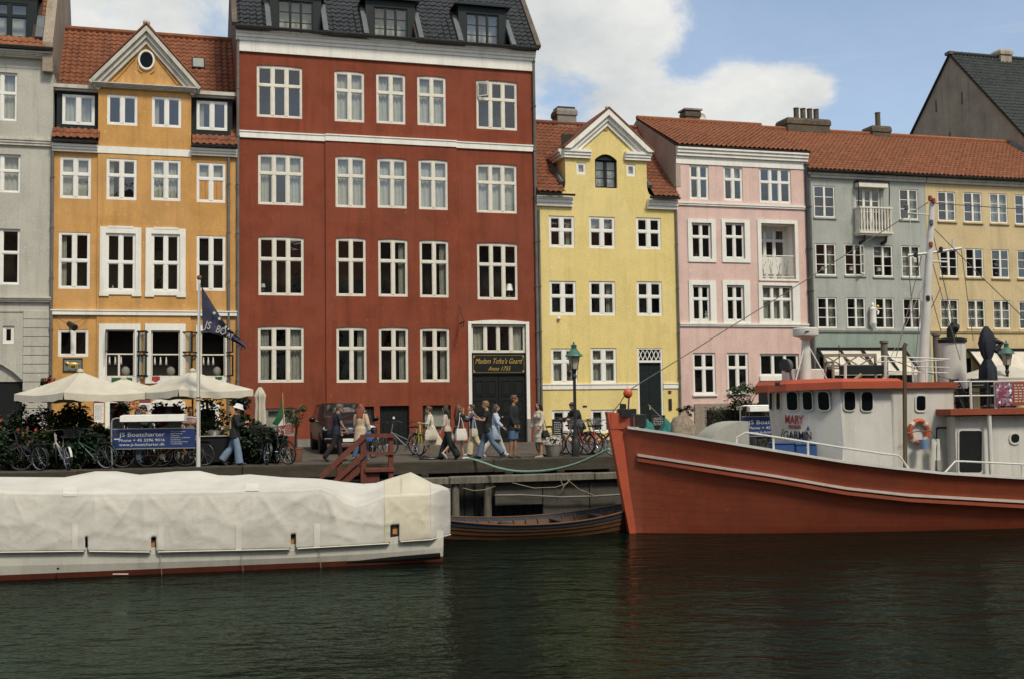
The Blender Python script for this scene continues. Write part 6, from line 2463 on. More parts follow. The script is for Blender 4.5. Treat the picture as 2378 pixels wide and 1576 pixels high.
		o = [c + (c - cen).normalized() * .03 for c in pts]
		mb.rings([[c + ln * .0 for c in o],[c + ln * .04 for c in o],[c + ln * .045 for c in pts],[c + ln * .002 for c in pts]],False,False)
		fo = mb.build('window', M['rail_white'], host or root, smooth=False)
		MB().rings([[c + ln * .004 for c in pts], [c + ln * .016 for c in pts]]).build('pane', M[gl], fo)
		return fo
	for x0,y0,x1,y1,ln_ in ((1827,909,1852,951,2),(1864,908.5,1886,950.5,2),(1899,908.5,1925,951,3)):
		round_window(0,x0,y0,x1,y1,lean=ln_)
	for x0,y0,x1,y1 in ((1959,908.5,1985,951.5),(1999,909,2025.5,953)):
		round_window(1,x0,y0,x1,y1)
	# front windows, seen edge-on
	for x0,x1 in ((1789,1797),(1805,1815)):
		round_window(5,x0,910,x1,950)
	# wheelhouse roof: a brim with a cambered lid
	o = .28
	brim = [(af - .42,yF + .15),(af - .10,yF - .34),(a1 - .05,yS - o),(a2 + .22,yS - o + .02),(a2 + .22,-yS + o),(a1 - .05,-yS + o),(af - .1,-yF + .34),(af - .42,-yF - .15)]
	hgt = lz(a1,yS - o,878) - lz(a1,yS - o,900)
	z0 = lz(a1,yS - o,900)
	cen = Vector(((af + a2) / 2,0,0))
	def shrink(k):
		return [(cen.x + (x - cen.x) * k,y * k) for x,y in brim]
	drop = lambda x: -.06 * max(0,(a1 - x) / 1.7) ** 2 - .015
	rf = MB()
	rf.rings([[(x,y,z0 + drop(x)) for x,y in brim],[(x,y,z0 + hgt * .75 + drop(x)) for x,y in brim],[(x,y,z0 + hgt * .98) for x,y in shrink(.94)],[(x,y,z0 + hgt * 1.12) for x,y in shrink(.5)]])
	rf.build('wheelhouse_roof', M['ship_red_bright'], root)
	zr = z0 + hgt
	# lettering on the angled front face
	Pl,nl = on_face(0,1830,985)
	Pr,_ = on_face(0,1900,985)
	up_,_ = on_face(0,1830,965)
	ex = (Pr - Pl).normalized()
	ez = (up_ - Pl).normalized()
	ey = ez.cross(ex)
	if ey.y < 0:
		ey = -ey
	lw = (Pr - Pl).length / 70.0
	lh = (up_ - Pl).length / 20.0
	def lettering(txt,x0,x1,ybase,hpx,m,rise=0.0,shear=0.0,bold=0.0):
		P,_ = on_face(0,x0,ybase)
		me = text_mesh('lettering', txt, 1.0, m, .01, shear, bold=bold)
		a,b = text_width(me)
		zs = [v.co.z for v in me.vertices]
		hh = max(zs)
		k = (x1 - x0) * lw / (b - a)
		for v in me.vertices:
			x = (v.co.x - a) * k
			z = v.co.z * hpx * lh / hh - x * rise
			v.co = Vector((x,v.co.y - .012,z))
		o_ = link('lettering', me, root)
		# true axes: ex across, -ey out of the wall, ez up
		bm_ = Matrix((ex,ex.cross(ez) * -1,ez)).transposed().to_4x4()
		bm_.translation = P
		o_.matrix_local = bm_
		return o_
	lettering('MARY', 1824, 1866, 982, 20, M['red_text'], bold=.004, rise=.02)
	lettering('NYHAVN', 1832, 1860, 993.5, 9, M['red_text'], bold=.003, rise=.02)
	lettering('GARMIN', 1820, 1885, 1018, 19, M['black_text'], bold=.003, rise=.0)
	lettering('/', 1812, 1821, 1018, 24, M['black_text'], bold=.012, shear=.25)
	tri = MB()
	P,_ = on_face(0,1872,998)
	q = [P,P + ex * 9 * lw,P + ex * 4.5 * lw + ez * 11 * lh]
	off = -(ey * .012)
	tri.rings([[p + off * .3 for p in q],[p + off for p in q]])
	tri.build('blue_triangle', M['blue_text'], root)
	# engine casing and after house
	yC = -1.30
	b1,b2 = la(2072,yC,3),la(2216,yC,3)
	zc = lz(b1,yC,901)
	wallm = MB()
	wallm.box(b1 - .2,b2,yC,-yC,dz(b1) - .2,zc)
	wallm.build('casing', M['ship_white'], root)
	rm = MB()
	rm.box(b1 - .1,b2 + .08,yC - .12,-yC + .12,zc + .002,lz(b1,yC - .12,887))
	rm.build('casing_roof', M['ship_red'], root)
	def flat_face(px,py,y):
		h = hit(px,py,wp(0,y,0),Bq)
		r_ = h - S0
		return r_.dot(A),r_.z
	low_bak,upp_bak = list(low),list(upp)
	def flat_window(x0, y0, x1, y1, y, nm='window', m='rail_white', gl='dark_glass', rr=.3):
		P = [flat_face(px,py,y) for px,py in ((x0,y1),(x1,y1),(x1,y0),(x0,y0))]
		P = [Vector((a_,y,z_)) for a_,z_ in P]
		cen_ = sum(P,Vector()) / 4
		pts = []
		for i in range(4):
			p,q_,r_ = P[i - 1],P[i],P[(i + 1) % 4]
			d0,d1 = p - q_,r_ - q_
			rad = rr * min(d0.length,d1.length)
			for t in (0,.33,.67,1):
				pts.append(q_ + d0.normalized() * rad * (1 - t) ** 2 + d1.normalized() * rad * t ** 2)
		o_ = [c + (c - cen_).normalized() * .05 for c in pts]
		L_ = Vector((0,-1,0))
		f = MB().rings([o_,[c + L_ * .035 for c in o_],[c + L_ * .035 for c in pts],[c + L_ * .003 for c in pts]],False,False).build(nm,M[m],root)
		MB().rings([[c + L_ * .004 for c in pts], [c + L_ * .016 for c in pts]]).build('pane' if nm != 'door' else 'door_panel', M[gl], f)
		return f
	flat_window(2127,918,2148,952,yC)
	flat_window(2175, 994, 2215, 1092, yC, 'door', 'iron', 'cover_grey', .12)
	yA = -1.75
	h1 = la(2217,yA,3)
	h2 = 16.2
	zd = lz(h1,yA,966)
	MB().box(h1, h2, yA, -yA, dz(11) - .3, zd).build('after_house', M['ship_white'], root)
	flat_window(2226, 999, 2279, 1096, yA, 'door', 'rail_white', 'black_paint', .12)
	flat_window(2346, 1006, 2366, 1027, yA, 'porthole', 'rail_white', 'dark_glass', .5)
	# upper deck with a red edge
	yU = -2.05
	u1 = la(2208,yU,3)
	zu0,zu1 = lz(u1,yU,963),lz(u1,yU,949)
	MB().box(u1, h2 + .3, yU, -yU, zu0, zu1).build('upper_deck', M['ship_red'], root)
	for px in (2297,2470):
		a_ = la(px,yU + .08,3)
		MB().tube([(a_, yU + .08, sheer(a_) - .1), (a_, yU + .08, zu0)], .06, 8).build('deck_post', M['rail_white'], root, smooth=True)
	# rails of the upper deck with the red banner
	for py in (885,918):
		z = lz(la(2255,yU + .05),yU + .05,py)
		MB().tube([(la(2215, yU + .05, 4), yU + .05, z), (h2, yU + .05, z)], .022, 6).build('rail', M['rail_white'], root, smooth=True)
	for px in (2253,2310,2390,2460):
		a_ = la(px,yU + .05,4)
		MB().tube([(a_, yU + .05, zu1), (a_, yU + .05, lz(a_, yU + .05, 883))], .035, 6).build('stanchion', M['rail_white'], root, smooth=True)
	a_,z_ = flat_face(2313,941,yU - .0)
	a2_,z2_ = flat_face(2349,886,yU - .0)
	a3_ = la(2440,yU,4)
	ban = thing('banner', 'red banner with a flower picture hung on the upper deck rail', 'banner', wp(a_, yU - .0, z_), ANG)
	MB().box(0, a2_ - a_, -.02, .0, 0, z2_ - z_).build('flower_picture', M['flower_print'], ban)
	bp = MB().box(a2_ - a_ + .002, a3_ - a_, -.02, .0, 0, z2_ - z_).build('banner_cloth', M['ship_red'], ban)
	tx = MB()
	for r_ in range(7):
		z = (z2_ - z_) * (.84 - r_ * .115)
		x = a2_ - a_ + .06
		while x < a3_ - a_ - .2:
			l = random.uniform(.05,.12)
			tx.box(x,x + l,-.024,-.0205,z,z + .035)
			x += l + .035
	tx.build('banner_print', M['strake_white'], ban, kind='stuff')
	# deck rails along the near side
	def deck_rail(pts,posts):
		r0 = [(a_,y_,lz(a_,y_,py)) for (a_,y_,py) in pts]
		MB().tube(r0, .028, 6).build('rail', M['rail_white'], root, smooth=True)
		for px in posts:
			y_ = -smooth_tab(bs_t,la(px,-2.3)) + .06
			a_ = la(px,y_)
			zt_ = None
			for (p,q_) in zip(r0,r0[1:]):
				if p[0] <= a_ <= q_[0]:
					zt_ = p[2] + (q_[2] - p[2]) * (a_ - p[0]) / (q_[0] - p[0])
			MB().tube([(a_, y_, sheer(a_)), (a_, y_, zt_ if zt_ else sheer(a_) + .5)], .03, 6).build('stanchion', M['rail_white'], root, smooth=True)
	pl = []
	for px,py in ((1711,1030),(1713,1014),(1734,1003),(1800,1013),(1957,1038),(2050,1052),(2085,1056),(2094,1064),(2111,1090)):
		y_ = -smooth_tab(bs_t,la(px,-2.2)) + .06
		pl.append((la(px,y_),y_,py))
	deck_rail(pl,(1797,1877,1958))
	pl = []
	for px,py in ((2192,1097),(2218,1070),(2235,1070),(2378,1077),(2480,1079)):
		y_ = -smooth_tab(bs_t,la(px,-2.4)) + .06
		pl.append((la(px,y_),y_,py))
	deck_rail(pl,(2372,2440))
	# mast, crosstrees, lamps
	yM = -.1
	am = la(2141,yM,4)
	zm0,zm1 = zr - .2,lz(am + .3,yM,459)
	at_ = la(2161,yM,11)
	mast = MB().tube([(am, yM, zm0), (am + (at_ - am) * .5, yM, (zm0 + zm1) / 2), (at_, yM, zm1)], [.15, .125, .075], 12).build('mast', M['rail_white'], root, smooth=True)
	ms = lambda py: (lambda z: am + (at_ - am) * (z - zm0) / (zm1 - zm0))(lz(am + .2,yM,py))
	def on_mast(py):
		z = lz(am + .2,yM,py)
		return am + (at_ - am) * (z - zm0) / (zm1 - zm0),z
	a_,z_ = on_mast(588)
	k1 = flat_face(2232,577,yM)
	k0 = flat_face(2108,594,yM)
	cr = MB()
	cr.tube([(k0[0],yM,k0[1]),(a_,yM,z_),(k1[0],yM,k1[1])],.045,6)
	cr.tube([(a_,yM - .05,z_ - .25),(flat_face(2200,609,yM)[0],yM,flat_face(2200,609,yM)[1])],.03,6)
	q0,q1 = flat_face(2212,577,yM),flat_face(2213,556,yM)
	cr.tube([(q0[0],yM,q0[1]),(q1[0],yM,q1[1])],.025,6)
	cr.tube([(k0[0] + .1,yM,k0[1]),(k0[0] + .12,yM,k0[1] + 1.4)],.012,5)
	cr.build('crosstree', M['rail_white'], mast, smooth=True)
	for px, py, nm, m in ((2159, 461, 'red_lamp', 'ship_red'), (2167, 467, 'red_lamp', 'ship_red'), (2162, 517, 'lamp', 'lead'), (2161, 568, 'red_lamp', 'ship_red'), (2126, 592, 'lamp', 'iron'), (2123, 605, 'lamp', 'rail_white'), (2184, 580, 'lamp', 'iron'), (2104, 482, 'lamp', 'lead'), (2154, 693, 'lamp', 'iron')):
		a_,z_ = flat_face(px,py,yM - .08)
		MB().lathe([(.02,z_ - .085),(.058,z_ - .065),(.058,z_ + .05),(.03,z_ + .08)],8,c=(a_,yM - .1)).build(nm,M[m],mast,smooth=True)
	a_,z_ = flat_face(2107,495,yM)
	b_,w_ = on_mast(500)
	MB().tube([(a_, yM, z_), (b_, yM, w_)], .02, 5).build('lamp_arm', M['rail_white'], mast)
	# rigging
	wires = [((2156,470),(1457,907),-.1,.0),((2160,590),(2230,835),-.1,-.5),((2152,640),(2185,770),-.1,-.3),((2140,595),(2080,830),-.1,-.6),((2162,472),(2520,490),-.1,-.1),((2154,730),(2185,668),-.1,-.1),((2150,620),(2165,566),-.1,-.1),((2158,520),(2400,760),-.1,-.5),((2150,650),(2062,842),-.1,-.9),((2157,500),(2222,786),-.1,.2),((2140,700),(2120,880),-.1,-.8),((2232,577),(2260,790),-.1,-.4),((2108,594),(2122,760),-.1,-.2),((2060,830),(2210,880),-1.2,-1.2),((1505,938),(1560,985),0,-.6),((1413 + 10,955),(1457,907),0,0)]
	for p,q_,y0,y1 in wires:
		a0,z0_ = flat_face(p[0],p[1],y0)
		a1_,z1_ = flat_face(q_[0],q_[1],y1)
		MB().tube([(a0, y0, z0_), ((a0 + a1_) / 2, (y0 + y1) / 2, (z0_ + z1_) / 2 - .04), (a1_, y1, z1_)], .013, 4).build('stay', M['pipe_grey'], root)
	# brown boom standing beside the wheelhouse
	yb = -1.75
	MB().tube([(la(2101, yb, 1.5), yb, dz(8)), (la(2100, yb, 5), yb, lz(la(2100, yb, 5), yb, 803)), (la(2104, yb, 5), yb, lz(la(2103, yb, 5), yb, 797))], .06, 8).build('boom', M['mast_rust'], root, smooth=True)
	# funnel
	yf = .25
	f0,f1 = la(2183,yf,5),la(2241,yf,5)
	zf0,zf1 = zc,lz(f0,yf,789)
	fc,frad = (f0 + f1) / 2,(f1 - f0) / 2
	fn = MB()
	fn.rings([[(fc + frad * k * math.cos(6.2832 * i / 20),yf + frad * .75 * k * math.sin(6.2832 * i / 20),z) for i in range(20)] for k,z in ((1.0,zf0),(.95,zf1),(.6,zf1 + .02))])
	fo = fn.build('funnel', M['ship_white'], root, smooth=True)
	tp = MB()
	tp.rings([[(fc + frad * k * math.cos(6.2832 * i / 20),yf + frad * .78 * k * math.sin(6.2832 * i / 20),z) for i in range(20)] for k,z in ((.97,zf1 - .08),(1.08,zf1 - .06),(1.08,zf1 + .02),(.7,zf1 + .06))])
	tp.build('funnel_cap', M['black_paint'], fo, smooth=True)
	e0 = flat_face(2208,786,yf)
	e1 = flat_face(2208,765,yf)
	e2 = flat_face(2219,758,yf)
	MB().tube([(e0[0], yf, e0[1] - .1), (e1[0], yf, e1[1]), ((e1[0] + e2[0]) / 2 - .03, yf, e2[1] - .02), (e2[0] + .03, yf, e2[1] - .08)], [.12, .12, .135, .15], 10).build('exhaust_pipe', M['black_paint'], fo, smooth=True)
	# radar on its pedestal
	yr = -.55
	rd = MB()
	c0 = flat_face(1871,781,yr)
	c1 = flat_face(1871,762,yr)
	rad = (flat_face(1899,770,yr)[0] - flat_face(1843,770,yr)[0]) / 2
	rd.lathe([(rad * .7,c0[1] - .03),(rad * .96,c0[1]),(rad,c0[1] + .06),(rad * .98,c1[1] - .03),(rad * .9,c1[1]),(rad * .3,c1[1] + .015)],24,c=(c0[0],yr))
	rdo = rd.build('radar', M['rail_white'], root, smooth=True)
	MB().box(c0[0] - .16, c0[0] + .05, yr - rad * .975, yr - rad * .94, c0[1] + .08, c0[1] + .12).build('radar_print', M['black_text'], rdo)
	pd = MB()
	p1 = flat_face(1871,872,yr)
	pd.tube([(p1[0],yr,zr - .05),(c0[0],yr,c0[1] - .1),(c0[0],yr,c0[1] - .02)],[.17,.11,.22],12)
	for px in (1848,1921):
		q_ = flat_face(px,877,yr - .25)
		pd.tube([(q_[0],yr - .25,zr),(c0[0],yr,c0[1] - .12)],.02,6)
	pd.build('radar_pedestal', M['rail_white'], rdo, smooth=True)
	# low white box and search light at the front of the wheelhouse roof
	q0,q1 = flat_face(1838,876,yr + .2),flat_face(1915,855,yr + .2)
	MB().bbox(q0[0], q1[0], yr + .22, yr + .9, zr - .02, q1[1], .03).build('roof_box', M['ship_white'], root)
	q = flat_face(1829,848,-.8)
	sl = MB()
	sl.ball((q[0],-.8,q[1]),(.15,.16,.19),12)
	sl.tube([(q[0] + .06,-.8,q[1] - .12),(q[0] + .12,-.8,zr - .05)],.035,6)
	so = sl.build('search_light', M['lead'], root, smooth=True)
	MB().tube([(q[0] - .08, -.86, q[1] + .02), (q[0] - .16, -.9, q[1] + .02)], [.16, .17], 12).build('lamp_shade', M['iron'], so, smooth=True)
	MB().bbox(la(1797, -.75, 3.4), la(1806, -.75, 3.4), -.95, -.86, zr - .16, zr - .06, .01).build('nav_light', M['iron'], root)
	# rails, board and box on the wheelhouse roof
	yq = -1.2
	def roof_tube(pts, r_, nm='roof_rail', m='rail_white'):
		MB().tube([(flat_face(px,py,yq)[0],yq,flat_face(px,py,yq)[1]) for px,py in pts],r_,6).build(nm,M[m],root,smooth=True)
	roof_tube([(1963,880),(1963,845),],.04)
	roof_tube([(2056,885),(2056,828)],.045)
	roof_tube([(2035,842),(2047,826),(2205,833)],.022)
	roof_tube([(2037,839),(2140,838),(2200,834)],.018)
	roof_tube([(2058,860),(2200,865)],.018)
	roof_tube([(2044,882),(2077,862)],.02)
	roof_tube([(2175,885),(2172,830)],.02)
	roof_tube([(1950, 879), (1948, 800)], .012, 'whip_antenna', 'iron')
	roof_tube([(2120,885),(2118,842)],.02)
	roof_tube([(2150,885),(2149,836)],.016)
	roof_tube([(2118,850),(2205,852)],.014)
	roof_tube([(1985, 880), (2000, 868)], .05, 'rope_coil', 'rope_tan')
	p0,p1 = flat_face(1969,868,yq),flat_face(2055,846,yq)
	bx = MB().bbox(p0[0], p1[0], yq + .02, yq + .5, p0[1], p1[1], .02).build('roof_locker', M['dark_green_paint'], root)
	# lifebuoy on the casing wall
	lx,lz_ = flat_face(2134,1001,yC - .08)
	lb = thing('lifebuoy', 'worn orange lifebuoy hung on the white wall behind the boom', 'lifebuoy', wp(lx, yC - .09, lz_), ANG)
	mb = MB()
	mb.tube([(.26 * math.cos(6.2832 * i / 24),0,.30 * math.sin(6.2832 * i / 24)) for i in range(24)],.065,8,closed=True)
	mb.build('ring', M['orange_plastic'], lb, smooth=True)
	for an in (45,135,225,315):
		c_,s_ = math.cos(R(an)),math.sin(R(an))
		MB().tube([(.26 * c_ - .05 * s_, 0, .30 * s_ + .05 * c_), (.26 * c_ + .05 * s_, 0, .30 * s_ - .05 * c_)], .071, 8).build('band', M['rail_white'], lb, smooth=True)
	# washing and a bucket by the buoy
	t0,z0_ = flat_face(2143,1028,yC - .3)
	MB().lathe([(.10, z0_ - .16), (.13, z0_ + .1), (.12, z0_ + .1)], 10, c=(t0, yC - .35)).build('bucket', M['blue_cloth'], root, smooth=True)
	MB().tube([(flat_face(x, y, yC - .3)[0], yC - .3, flat_face(x, y, yC - .3)[1]) for x, y in ((2105, 1005), (2128, 1000), (2163, 1000), (2176, 1025), (2172, 1095))], .018, 5).build('drying_frame', M['pipe_grey'], root, smooth=True)
	a_,z_ = flat_face(2172,1042,yC - .3)
	cl = MB()
	cl.grid([[(a_ - .1 + .06 * i,yC - .3 - .03 * (i % 2),z_ + h_) for i in range(5)] for h_ in (-.3,.28)])
	cl.build('towel', M['rail_white'], root)
	# windlass cover on the fore deck
	yw = -.3
	wv = MB()
	q0,q1 = flat_face(1640,1018,yw - .6),flat_face(1740,1018,yw - .6)
	zt0 = flat_face(1737,977,yw - .6)[1]
	zl = dz(3) + .1
	pts = []
	for i in range(11):
		an = math.pi / 2 * i / 10
		pts.append((q0[0] + (q1[0] - q0[0]) * .9 * (1 - math.cos(an)),zl + (zt0 - zl) * (.25 + .75 * math.sin(an))))
	prof = [(q0[0],zl)] + pts + [(q1[0],zt0),(q1[0],zl)]
	wv.rings([[(x,yw - .6,z) for x,z in reversed(prof)],[(x,yw + .7,z) for x,z in reversed(prof)]])
	wv.build('hatch_hood', M['cover_grey'], root, smooth=True)
	# bow fittings
	bq = MB()
	q = flat_face(1449,945,-.1)
	bq.tube([(q[0] - .06,-.1,zb - .1),(q[0] - .02,-.1,q[1] + .1)],[.10,.09],8)
	bq.bbox(q[0] - .12,q[0] + .3,-.3,.2,zb - .12,zb + .1,.02)
	bq.bbox(q[0] + .12,q[0] + .55,-.35,.3,zb - .4,zb - .05,.02)
	bq.build('windlass', M['iron'], root, smooth=True)
	q = flat_face(1458,912,-.1)
	bl = MB().ball((q[0], -.1, q[1]), (.13, .13, .14), 14).build('mast_buoy', M['orange_plastic'], root, smooth=True)
	MB().tube([(q[0] + .03, -.1, q[1] - .12), (q[0] + .0, -.1, zb)], .02, 6).build('staff', M['iron'], root)
	# nets and lines heaped behind the bow
	def heap(nm, lab, px0, px1, ptop, m, y0, cat='net'):
		b0_,t0_ = flat_face(px0,ptop,y0)
		b1_,_ = flat_face(px1,ptop,y0)
		zf = sheer((b0_ + b1_) / 2) - .28
		rnd = random.Random(int(px0))
		t = thing(nm,lab,cat,wp((b0_ + b1_) / 2,y0,zf),ANG)
		hh = t0_ - zf
		W_ = (b1_ - b0_) / 2
		rows = []
		for i in range(15):
			r2 = []
			for j in range(11):
				x,y = -1 + 2 * i / 14,-1 + 2 * j / 10
				d = max(0,1 - x * x) ** .5 * max(0,1 - y * y) ** .5
				r2.append((x * W_,y * .30,-.05 + hh * d * (1 + .3 * fbm(x * 2 + px0,y * 2)) + .15 * (d > 0)))
			rows.append(r2)
		g_ = MB()
		g_.grid([list(reversed(r_)) for r_ in rows])
		g_.build('heap', M[m], t, smooth='all')
		cords = MB()
		for k in range(44):
			x = rnd.uniform(-.95,.95)
			p = []
			for s in range(7):
				y = -.3 + s * .1
				xx = x + .32 * math.sin(s * .9 + k * 1.7)
				d = max(0,1 - min(1,xx * xx)) ** .5 * max(0,1 - min(1,(y / .3) ** 2)) ** .5
				p.append((xx * W_,y,-.1 + hh * d * rnd.uniform(.85,1.15) + .04))
			cords.tube(p,.022,5)
		cords.build('cords', M[m], t, smooth=True, kind='stuff')
		return t
	heap('fishing_net', 'heap of turquoise net just behind the bow of the red ship', 1483, 1520, 984, 'net_green', .05)
	heap('fishing_net', 'larger turquoise net heap between the bow and the tan ropes', 1525, 1582, 985, 'net_green', -.05)
	heap('rope_heap', 'big heap of tan ropes and lines on the fore deck of the ship', 1552, 1618, 968, 'net_tan', -.25, 'rope')
	# blue crates on the side deck
	for px0, px1, py, nm, m in ((1796, 1846, 1030, 'long dark blue crate on the side deck under the ship lettering', 'blue_text'), (1848, 1898, 1032, 'bright blue crate on the side deck by the corner of the wheelhouse', 'blue_plastic')):
		yk = -1.32
		a_,z_ = flat_face(px0,py,yk)
		b_,_ = flat_face(px1,py,yk)
		zf = dz(a_) + .02
		t = thing('crate', nm, 'crate', wp(a_, yk, zf), ANG, 'crates on the ship side deck')
		MB().bbox(0, b_ - a_, 0, .32, 0, z_ - zf, .03).build('crate_body', M[m], t)
		MB().bbox(-.02, b_ - a_ + .02, -.02, .34, z_ - zf + .001, z_ - zf + .05, .015).build('lid', M[m], t)
	# wheelhouse roof bench and table
	bt = flat_face(1975,876,-.4)
	be = thing('bench', 'weathered wooden garden bench standing on the wheelhouse roof', 'bench', wp(flat_face(1918, 870, .3)[0], .3, zr), ANG)
	w_ = flat_face(2035,870,.3)[0] - flat_face(1918,870,.3)[0]
	ht = flat_face(1960,820,.3)[1] - zr
	for x in (0,w_):
		MB().bbox(x - .035, x + .035, 0, .06, 0, ht, .006).build('leg', M['bench_wood'], be)
		MB().bbox(x - .035, x + .035, -.5, -.44, 0, ht * .65, .006).build('leg', M['bench_wood'], be)
		MB().bbox(x - .04, x + .04, -.52, .02, ht * .65 + .001, ht * .65 + .04, .006).build('armrest', M['bench_wood'], be)
	MB().bbox(0.035, w_ - .035, .0, .05, ht - .09, ht, .006).build('top_rail', M['bench_wood'], be)
	MB().bbox(0.035, w_ - .035, .0, .05, ht * .5, ht * .5 + .07, .006).build('lower_rail', M['bench_wood'], be)
	for k in range(4):
		MB().bbox(.04, w_ - .04, -.5 + k * .12, -.5 + k * .12 + .1, ht * .42, ht * .42 + .03, .005).build('seat_slat', M['bench_wood'], be)
	for k in range(3):
		x0,x1 = w_ * k / 3 + .06,w_ * (k + 1) / 3 - .06
		for s in (0,1):
			MB().tube([(x0 if s else x1, .025, ht * .5 + .07), (x1 if s else x0, .025, ht - .09)], .022, 5).build('cross_bar', M['bench_wood'], be)
	# folded dark parasol and white chairs on the upper deck
	ux,uz = flat_face(2300,945,-.9)
	um_ = thing('folded_parasol', 'folded dark navy parasol tied up on the ship upper deck', 'parasol', wp(ux, -.9, zu1), ANG)
	H = flat_face(2296,758,-.9)[1] - zu1
	MB().tube([(0, 0, 0), (-.05, 0, H)], .03, 8).build('pole', M['iron'], um_)
	prof = [(.10,H * .28),(.24,H * .34),(.22,H * .5),(.10,H * .6),(.16,H * .66),(.24,H * .8),(.16,H * .92),(.05,H)]
	rs = []
	for r_,z in prof:
		rs.append([(-.05 * z / H + r_ * (1 + .25 * math.sin(3 * 6.2832 * k / 18 + z)) * math.cos(6.2832 * k / 18),r_ * .8 * (1 + .25 * math.sin(3 * 6.2832 * k / 18 + z)) * math.sin(6.2832 * k / 18),z) for k in range(18)])
	MB().rings(rs).build('canopy', M['navy_cloth'], um_, smooth=True)
	MB().tube([(.1, 0, H * .83), (.42, 0, H * .80), (.2, 0, H * .7)], [.12, .08, .1], 8).build('canopy_flap', M['navy_cloth'], um_, smooth=True)
	MB().lathe([(.26, 0), (.26, .05), (.05, .12)], 14).build('base', M['iron'], um_, smooth=True)
	for k,px in enumerate((2232,2275)):
		cx,_ = flat_face(px,940,-1.1)
		ch = thing('deck_chair', ['dark slatted chair on the upper deck beside the first rail post', 'dark slatted chair on the upper deck beside the folded parasol'][k], 'chair', wp(cx, -1.1, zu1), ANG + R(30 - 70 * k), 'chairs on the upper deck')
		for x in (-.22,.22):
			MB().tube([(x, -.22, 0), (x, .2, .85)], .018, 5).build('leg', M['iron'], ch)
			MB().tube([(x, .22, 0), (x, -.25, .48)], .018, 5).build('leg', M['iron'], ch)
		for j in range(5):
			MB().box(-.22, .22, -.24 + j * .09, -.24 + j * .09 + .07, .44, .46).build('seat_slat', M['iron'], ch)
		for j in range(3):
			MB().box(-.22, .22, .12 + j * .035, .14 + j * .035, .58 + j * .09, .65 + j * .09).build('back_slat', M['iron'], ch)
	# mooring line from the bow to the quay
	e = Vector(fpt(fac(1082,1064,QUAY_Y)[0],QUAY_Y + .15,.05))
	s_ = wp(*[-.1,-.35,lz(-.1,-.35,1042)])
	c = []
	tab = [(1082,1064),(1100,1066),(1125,1074),(1160,1086),(1200,1093),(1250,1093),(1300,1086),(1350,1071),(1415,1041)]
	for px,py in tab:
		k = (px - 1082) / (1418 - 1082)
		Y = e.y + (s_.y - e.y) * k
		c.append(at_depth(px,py,Y))
	ml = MB()
	ml.tube(catmull(c,6),.035,8)
	tag(ml.build('mooring_rope', M['rope_green'], None, smooth=True), 'pale green mooring rope sagging from the quay to the red bow', 'rope')
M['blue_cloth'] = mat('blue_cloth', (.16, .25, .42), .7, .1, 4)
def flower_print():
	m = bpy.data.materials.new('flower_print')
	m.use_nodes = True
	t = m.node_tree
	b = t.nodes['Principled BSDF']
	tc = N(t, 'ShaderNodeTexCoord')
	v = N(t, 'ShaderNodeTexVoronoi', ins={'Scale': 16.0})
	t.links.new(tc.outputs['Object'], v.inputs['Vector'])
	cr = N(t, 'ShaderNodeValToRGB')
	for p,c in ((0.0,(.06,.03,.08,1)),(.35,(.3,.05,.06,1)),(.6,(.35,.22,.28,1)),(.9,(.10,.06,.16,1))):
		e = cr.color_ramp.elements.new(p)
		e.color = c
	sp = N(t, 'ShaderNodeSeparateColor')
	t.links.new(v.outputs['Color'], sp.inputs[0])
	t.links.new(sp.outputs[0],cr.inputs[0])
	t.links.new(cr.outputs[0], b.inputs['Base Color'])
	b.inputs['Roughness'].default_value = .6
	return m
M['flower_print'] = flower_print()
ship()
# street furniture
def gz(p):
	"""street height under a point"""
	y = (Vector((p[0],p[1],0)) - F0).dot(FN)
	for (a,b),(c,d) in zip(((QUAY_Y,0.0),(QUAY_Y + 4,.06),(-2.0,.17)),((QUAY_Y + 4,.06),(-2.0,.17),(0.0,STREET))):
		if a <= y <= c:
			return b + (d - b) * (y - a) / (c - a)
	return 0.0 if y < QUAY_Y else STREET
def on_street(px,py):
	p = ground(px,py,0.0)
	for _ in range(4):
		p = ground(px,py,gz(p))
	return p
def at_back(px,back):
	"""street point in column px, back metres behind the quay edge"""
	p = hit(px,1040,F0 + FN * (QUAY_Y + back),FN)
	return Vector((p.x,p.y,gz(p)))
M['canvas'] = mat('canvas', (.52, .48, .385), .85, .10, 2, fine=.04, fscale=30, bump=.15, bscale=12, streak=.2, streak_col=(.33, .29, .2))
M['alu'] = mat('alu', (.42, .42, .40), .4, .1, 4, metal=.6)
M['pole_white'] = mat('pole_white', (.66, .65, .60), .45, .08, 3, streak=.3, streak_col=(.3, .28, .22))
M['sign_blue'] = mat('sign_blue', (.016, .036, .14), .45, .1, 2)
M['sign_text'] = mat('sign_text', (.62, .62, .60), .6, 0)
M['flag_navy'] = mat('flag_navy', (.030, .034, .065), .8, .25, 3)
M['green_cloth'] = mat('green_cloth', (.012, .10, .035), .8, .15, 4)
M['white_cloth'] = mat('white_cloth', (.62, .62, .60), .8, .08, 4)
M['red_cloth'] = mat('red_cloth', (.33, .04, .03), .8, .15, 4)
M['chair_dark'] = mat('chair_dark', (.03, .028, .024), .7, .3, 5)
M['leaf_dark'] = mat('leaf_dark', (.010, .023, .009), .55, .4, 5, spec=.4)
M['leaf_mid'] = mat('leaf_mid', (.018, .042, .014), .55, .4, 5, spec=.4)
M['leaf_light'] = mat('leaf_light', (.045, .07, .02), .55, .35, 5, spec=.4)
M['leaf_purple'] = mat('leaf_purple', (.035, .022, .04), .6, .4, 5)
M['leaf_red'] = mat('leaf_red', (.11, .02, .018), .6, .4, 5)
